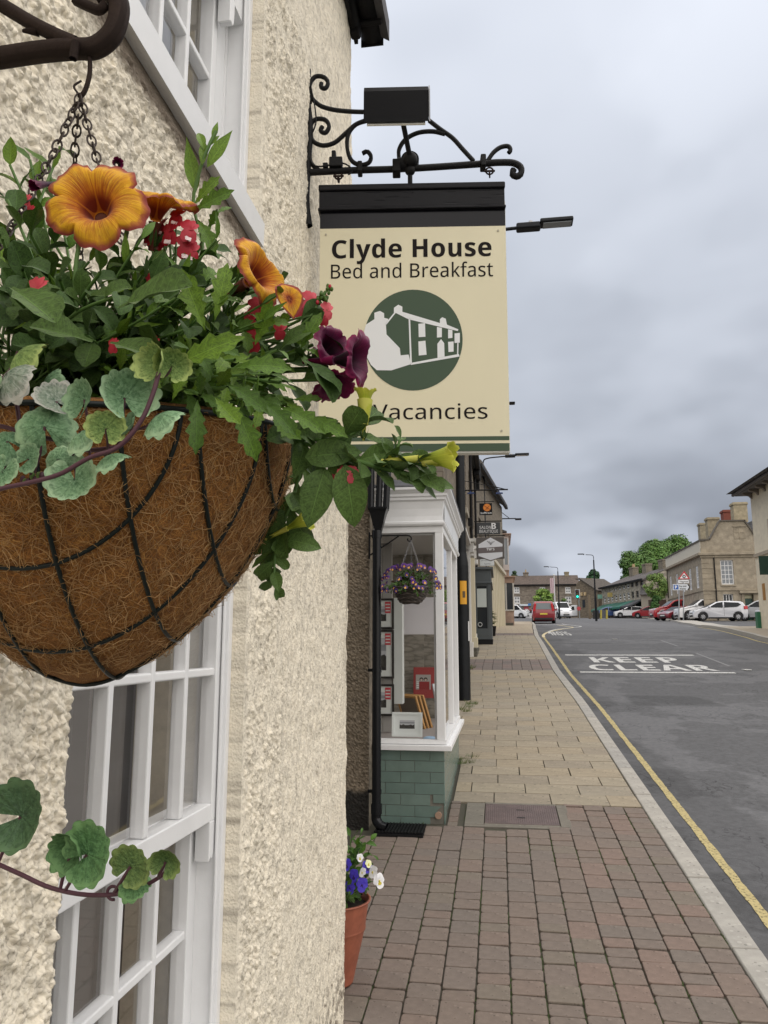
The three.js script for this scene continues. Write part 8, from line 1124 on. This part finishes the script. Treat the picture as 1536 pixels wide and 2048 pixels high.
{
  makeCar('mpv', 'red compact car parked at the kerb seen from behind', 'car', paintM(0.24, 0.01, 0.017), V(Xat(1089, 1230, 57.5), gy(57.5) + ROADLIFT, -59), Math.PI / 2 - 0.04, { tallTail: true, rearGlass: mat(0.12, 0.14, 0.15, 0.1) });
  makeCar('hatch', 'silver hatchback parked side on in front of the stone hall', 'car', paintM(0.6, 0.61, 0.64, 0.25), V((Xat(1384, 1230, 61) + Xat(1504, 1230, 61)) / 2, gy(62) - 0.03, -62), Math.PI, {});
  makeCar('suv', 'white estate car parked behind the silver hatchback', 'car', paintM(0.72, 0.72, 0.73), V(Xat(1411, 1230, 66.5), gy(67) - 0.03, -67), Math.PI + 0.06).scale.set(1, 1.05, 1);
  makeCar('suv', 'bright red off-road car with silver wheel arches parked left of the white estate', 'car', paintM(0.45, 0.015, 0.025), V(Xat(1352, 1230, 74), gy(74) - 0.02, -74), Math.PI + 0.12, { arch: true }).scale.set(1, 1.08, 1);
  makeCar('hatch', 'dark red small car half hidden behind the road sign posts', 'car', paintM(0.2, 0.008, 0.018), V(Xat(1362, 1230, 69), gy(69) - 0.02, -69.5), Math.PI + 0.5).scale.set(0.92, 0.84, 0.95);
  makeCar('hatch', 'small red car partly hidden behind the ivy clad street tree', 'car', paintM(0.36, 0.012, 0.02), V(Xat(1300, 1230, 101), gy(101) - 0.02, -102), Math.PI - 0.2);
  makeCar('hatch', 'white hatchback side on in front of the green awnings', 'car', paintM(0.78, 0.79, 0.8), V(Xat(1258.5, 1230, 107), gy(107) - 0.02, -107), Math.PI, { mirror: TRIM });
  makeCar('hatch', 'blue car parked behind the yellow edged board', 'car', paintM(0.06, 0.12, 0.32, 0.2), V(Xat(1214, 1230, 114), gy(114) - 0.02, -114), Math.PI - 0.1);
  makeCar('van', 'white delivery van side on behind the traffic light', 'van', paintM(0.76, 0.78, 0.8), V(Xat(1155, 1230, 130), gy(130) - 0.02, -130), Math.PI);
  makeCar('van', 'tall white van facing the camera beyond the red car', 'van', paintM(0.74, 0.75, 0.78), V(Xat(1120, 1230, 106), gy(106) - 0.02, -108), -Math.PI / 2 + 0.35).scale.set(1, 1.12, 1);
  makeCar('van', 'white van half hidden behind the corner of the pink shop', 'van', paintM(0.74, 0.76, 0.78), V(Xat(1024, 1230, 112), gy(112) - 0.02, -114), -0.25);
  makeCar('hatch', 'white car low behind the pavement corner left of the red car', 'car', paintM(0.76, 0.77, 0.79), V(Xat(1053, 1230, 116), gy(116) - 0.35, -116), Math.PI + 0.2);
  makeCar('hatch', 'dark red car between the two white vehicles at the corner', 'car', paintM(0.2, 0.02, 0.03), V(Xat(1037, 1230, 124), gy(124) - 0.1, -124), 0.2);
  makeCar('hatch', 'dark grey car cut off by the cream building corner', 'car', paintM(0.035, 0.04, 0.048, 0.2), V(Xat(1527, 1240, 50) + 1.5, gy(50) - 0.04, -50), Math.PI + 0.5);
  makeCar('mpv', 'pale grey car behind the dark grey one at the right edge', 'car', paintM(0.4, 0.41, 0.42, 0.2), V(Xat(1524, 1220, 64), gy(64) - 0.03, -64), Math.PI - 0.3);
}
// ---------------------------------------------------------------- road signs, traffic light, flag, board
{
  const d = 62.3, o = thing('road_sign', 'warning triangle and blue Pay and display parking sign on two grey poles', 'road sign', V(Xat(1363, 1240, d), gy(d), -d)), gm = mat(0.3, 0.31, 0.32, 0.5, { metalness: 0.3 }), P = (px, py, z = 0.06) => at(px, py, d).add(V(0, 0, z));
  for (const [px, t] of [[1358, 1168], [1367, 1146]]) M('pole', bar(at(px, 1243, d), at(px, t, d), 0.045, 10), gm, o);
  M('triangle', poly(P, [[1355.5, 1158.5], [1368, 1142], [1379.5, 1158]]), mat(0.5, 0.02, 0.03, 0.4), o); M('triangle_face', poly(P, [[1359, 1157], [1367.7, 1146], [1376, 1156.6]], 0.01), W1, o); const c = P(1367.7, 1153, 0.08); M('emblem', new THREE.RingGeometry(0.06, 0.13, 16).translate(c.x, c.y, c.z), mat(0.05, 0.05, 0.05, 0.5), o);
  M('sub_plate', rb(P(1356, 1160).x, P(1377, 1160).x, P(1366, 1166.5).y, P(1366, 1160).y, -d + 0.04, -d + 0.06, 0.01), W1, o); flatText(o, sansB, 'Playground', [1359, 1165], [1376, 1165], 1161.5, mat(0.05, 0.05, 0.05, 0.5), (x, y) => P(x, y, 0.065));
  M('parking_sign', [extr([[1345, 1168.5], [1376, 1168.5], [1380.5, 1174], [1376, 1180.5], [1345, 1180.5]].map(([x, y]) => { const q = P(x, y); return [q.x, q.y]; }), 0.02).translate(0, 0, -d + 0.07)], mat(0.6, 0.63, 0.66, 0.45), o); M('arrow_head', poly(P, [[1376, 1168.5], [1380.5, 1174], [1376, 1180.5], [1374, 1180], [1378, 1174.2], [1374, 1169]], 0.035), MAT.black, o);
  const a = P(1347, 1179), b = P(1356, 1170); M('blue_panel', bx(a.x, b.x, a.y, b.y, -d + 0.091, -d + 0.096), mat(0.015, 0.09, 0.35, 0.4), o); const Q = (x, y) => P(x, y, 0.1); flatText(o, sansB, 'P', [1349.5, 1177.5], [1354, 1177.5], 1171.5, W1, Q); flatText(o, sansB, 'Pay and', [1358, 1174], [1372, 1174], 1171, MAT.black, Q); flatText(o, sansB, 'display', [1359, 1179], [1371.5, 1179], 1176.2, MAT.black, Q);
}
{
  const d = 90, o = thing('traffic_light', 'traffic light showing green on a grey pole', 'traffic light', V(Xat(1158, 1230, d), gy(d), -d)), x = Xat(1155, 1190, d), y0 = Yat(1155, 1197, d), y1 = Yat(1155, 1179, d), h = y1 - y0;
  M('pole', bar(V(Xat(1157.5, 1190, d), gy(d) - 0.2, -d - 0.1), V(Xat(1157.5, 1190, d), y1, -d - 0.1), 0.055, 10), mat(0.22, 0.23, 0.24, 0.5), o); M('backboard', rb(x - 0.26, x + 0.27, y0, y1, -d, -d - 0.03, 0.02), mat(0.6, 0.61, 0.62, 0.5), o); M('housing', rb(x - 0.22, x + 0.16, y0 + 0.03, y1 - 0.03, -d + 0.2, -d + 0.001, 0.03), MAT.black, o);
  const lens = (k, m, n) => M(n, new THREE.CylinderGeometry(0.125, 0.125, 0.04, 18).rotateX(Math.PI / 2).translate(x - 0.03, y0 + h * k, -d + 0.21), m, o); lens(0.8, mat(0.05, 0.01, 0.01, 0.3), 'red_lens'); lens(0.5, mat(0.05, 0.03, 0.01, 0.3), 'amber_lens');
  lens(0.2, mat(0.02, 0.2, 0.16, 0.3, { emissive: rgb(0.0, 0.75, 0.52), emissiveIntensity: 0.7 }), 'green_signal_lens'); const pl = new THREE.PointLight(rgb(0.1, 1, 0.75), 0.25); pl.position.set(x - 0.03, y0 + h * 0.2, -d + 0.36); pl.shadow.radius = 5; pl.castShadow = true; scene.add(pl); pl.name = 'green_signal_light';
  M('red_sign', new THREE.CylinderGeometry(0.22, 0.22, 0.03, 18).rotateX(Math.PI / 2).translate(Xat(1157.5, 1216, d), Yat(1157, 1217, d), -d), mat(0.45, 0.05, 0.06, 0.5), o);
}
{
  const d = 104, o = thing('flagpole', 'white flagpole with a limp pale flag in front of the long stone house', 'flagpole', V(Xat(1109, 1230, d), gy(d), -d)), x = Xat(1109, 1180, d), yt = Yat(1108, 1151, d); M('pole', bar(V(x, gy(d), -d), V(x, yt, -d), 0.07, 8, 0.05), mat(0.72, 0.72, 0.72, 0.5), o);
  const g = new THREE.PlaneGeometry(0.5, 2.0, 8, 10), p = g.attributes.position; for (let i = 0; i < p.count; i++) p.setZ(i, 0.1 * Math.sin(p.getX(i) * 22 + p.getY(i))); g.computeVertexNormals(); M('flag', g.translate(x - 0.3, yt - 1.35, -d + 0.03), mat(0.55, 0.42, 0.45, 0.8, { side: THREE.DoubleSide }), o); M('finial', new THREE.SphereGeometry(0.1, 10, 8).translate(x, yt + 0.06, -d), mat(0.7, 0.68, 0.6, 0.4), o);
}
{
  const d = 99, o = thing('notice_board', 'dark board between two yellow posts in front of the blue car', 'board', V(Xat(1208, 1236, d), gy(d), -d)); for (const px of [1202, 1213.5]) M('post', bar(at(px, 1238, d), at(px, 1220, d), 0.13, 8), mat(0.4, 0.33, 0.06, 0.6), o); M('panel', rb(Xat(1203.5, 1230, d), Xat(1212, 1230, d), Yat(1208, 1236, d), Yat(1208, 1221, d), -d - 0.05, -d + 0.02, 0.02), mat(0.07, 0.075, 0.09, 0.6), o);
  const w = thing('stone_wall', 'low stone parapet beside the parked vans at the far kerb', 'wall', V(Xat(1180, 1236, 100), gy(100), -100)); M('wall', [rb(Xat(1172, 1230, 100), Xat(1186, 1230, 100), gy(100) - 0.1, Yat(1180, 1190, 100), -100.2, -99.8, 0.02)], rubble(0.24, 0.19, 0.13, 1), w).scale.set(0.35, 1, 1); M('coping', rb(Xat(1186, 1230, 99), Xat(1198, 1230, 99), gy(99) - 0.1, Yat(1190, 1221, 99), -99.2, -98.9, 0.02), MAT.dark, w);
}
renderer.render(scene, camera);
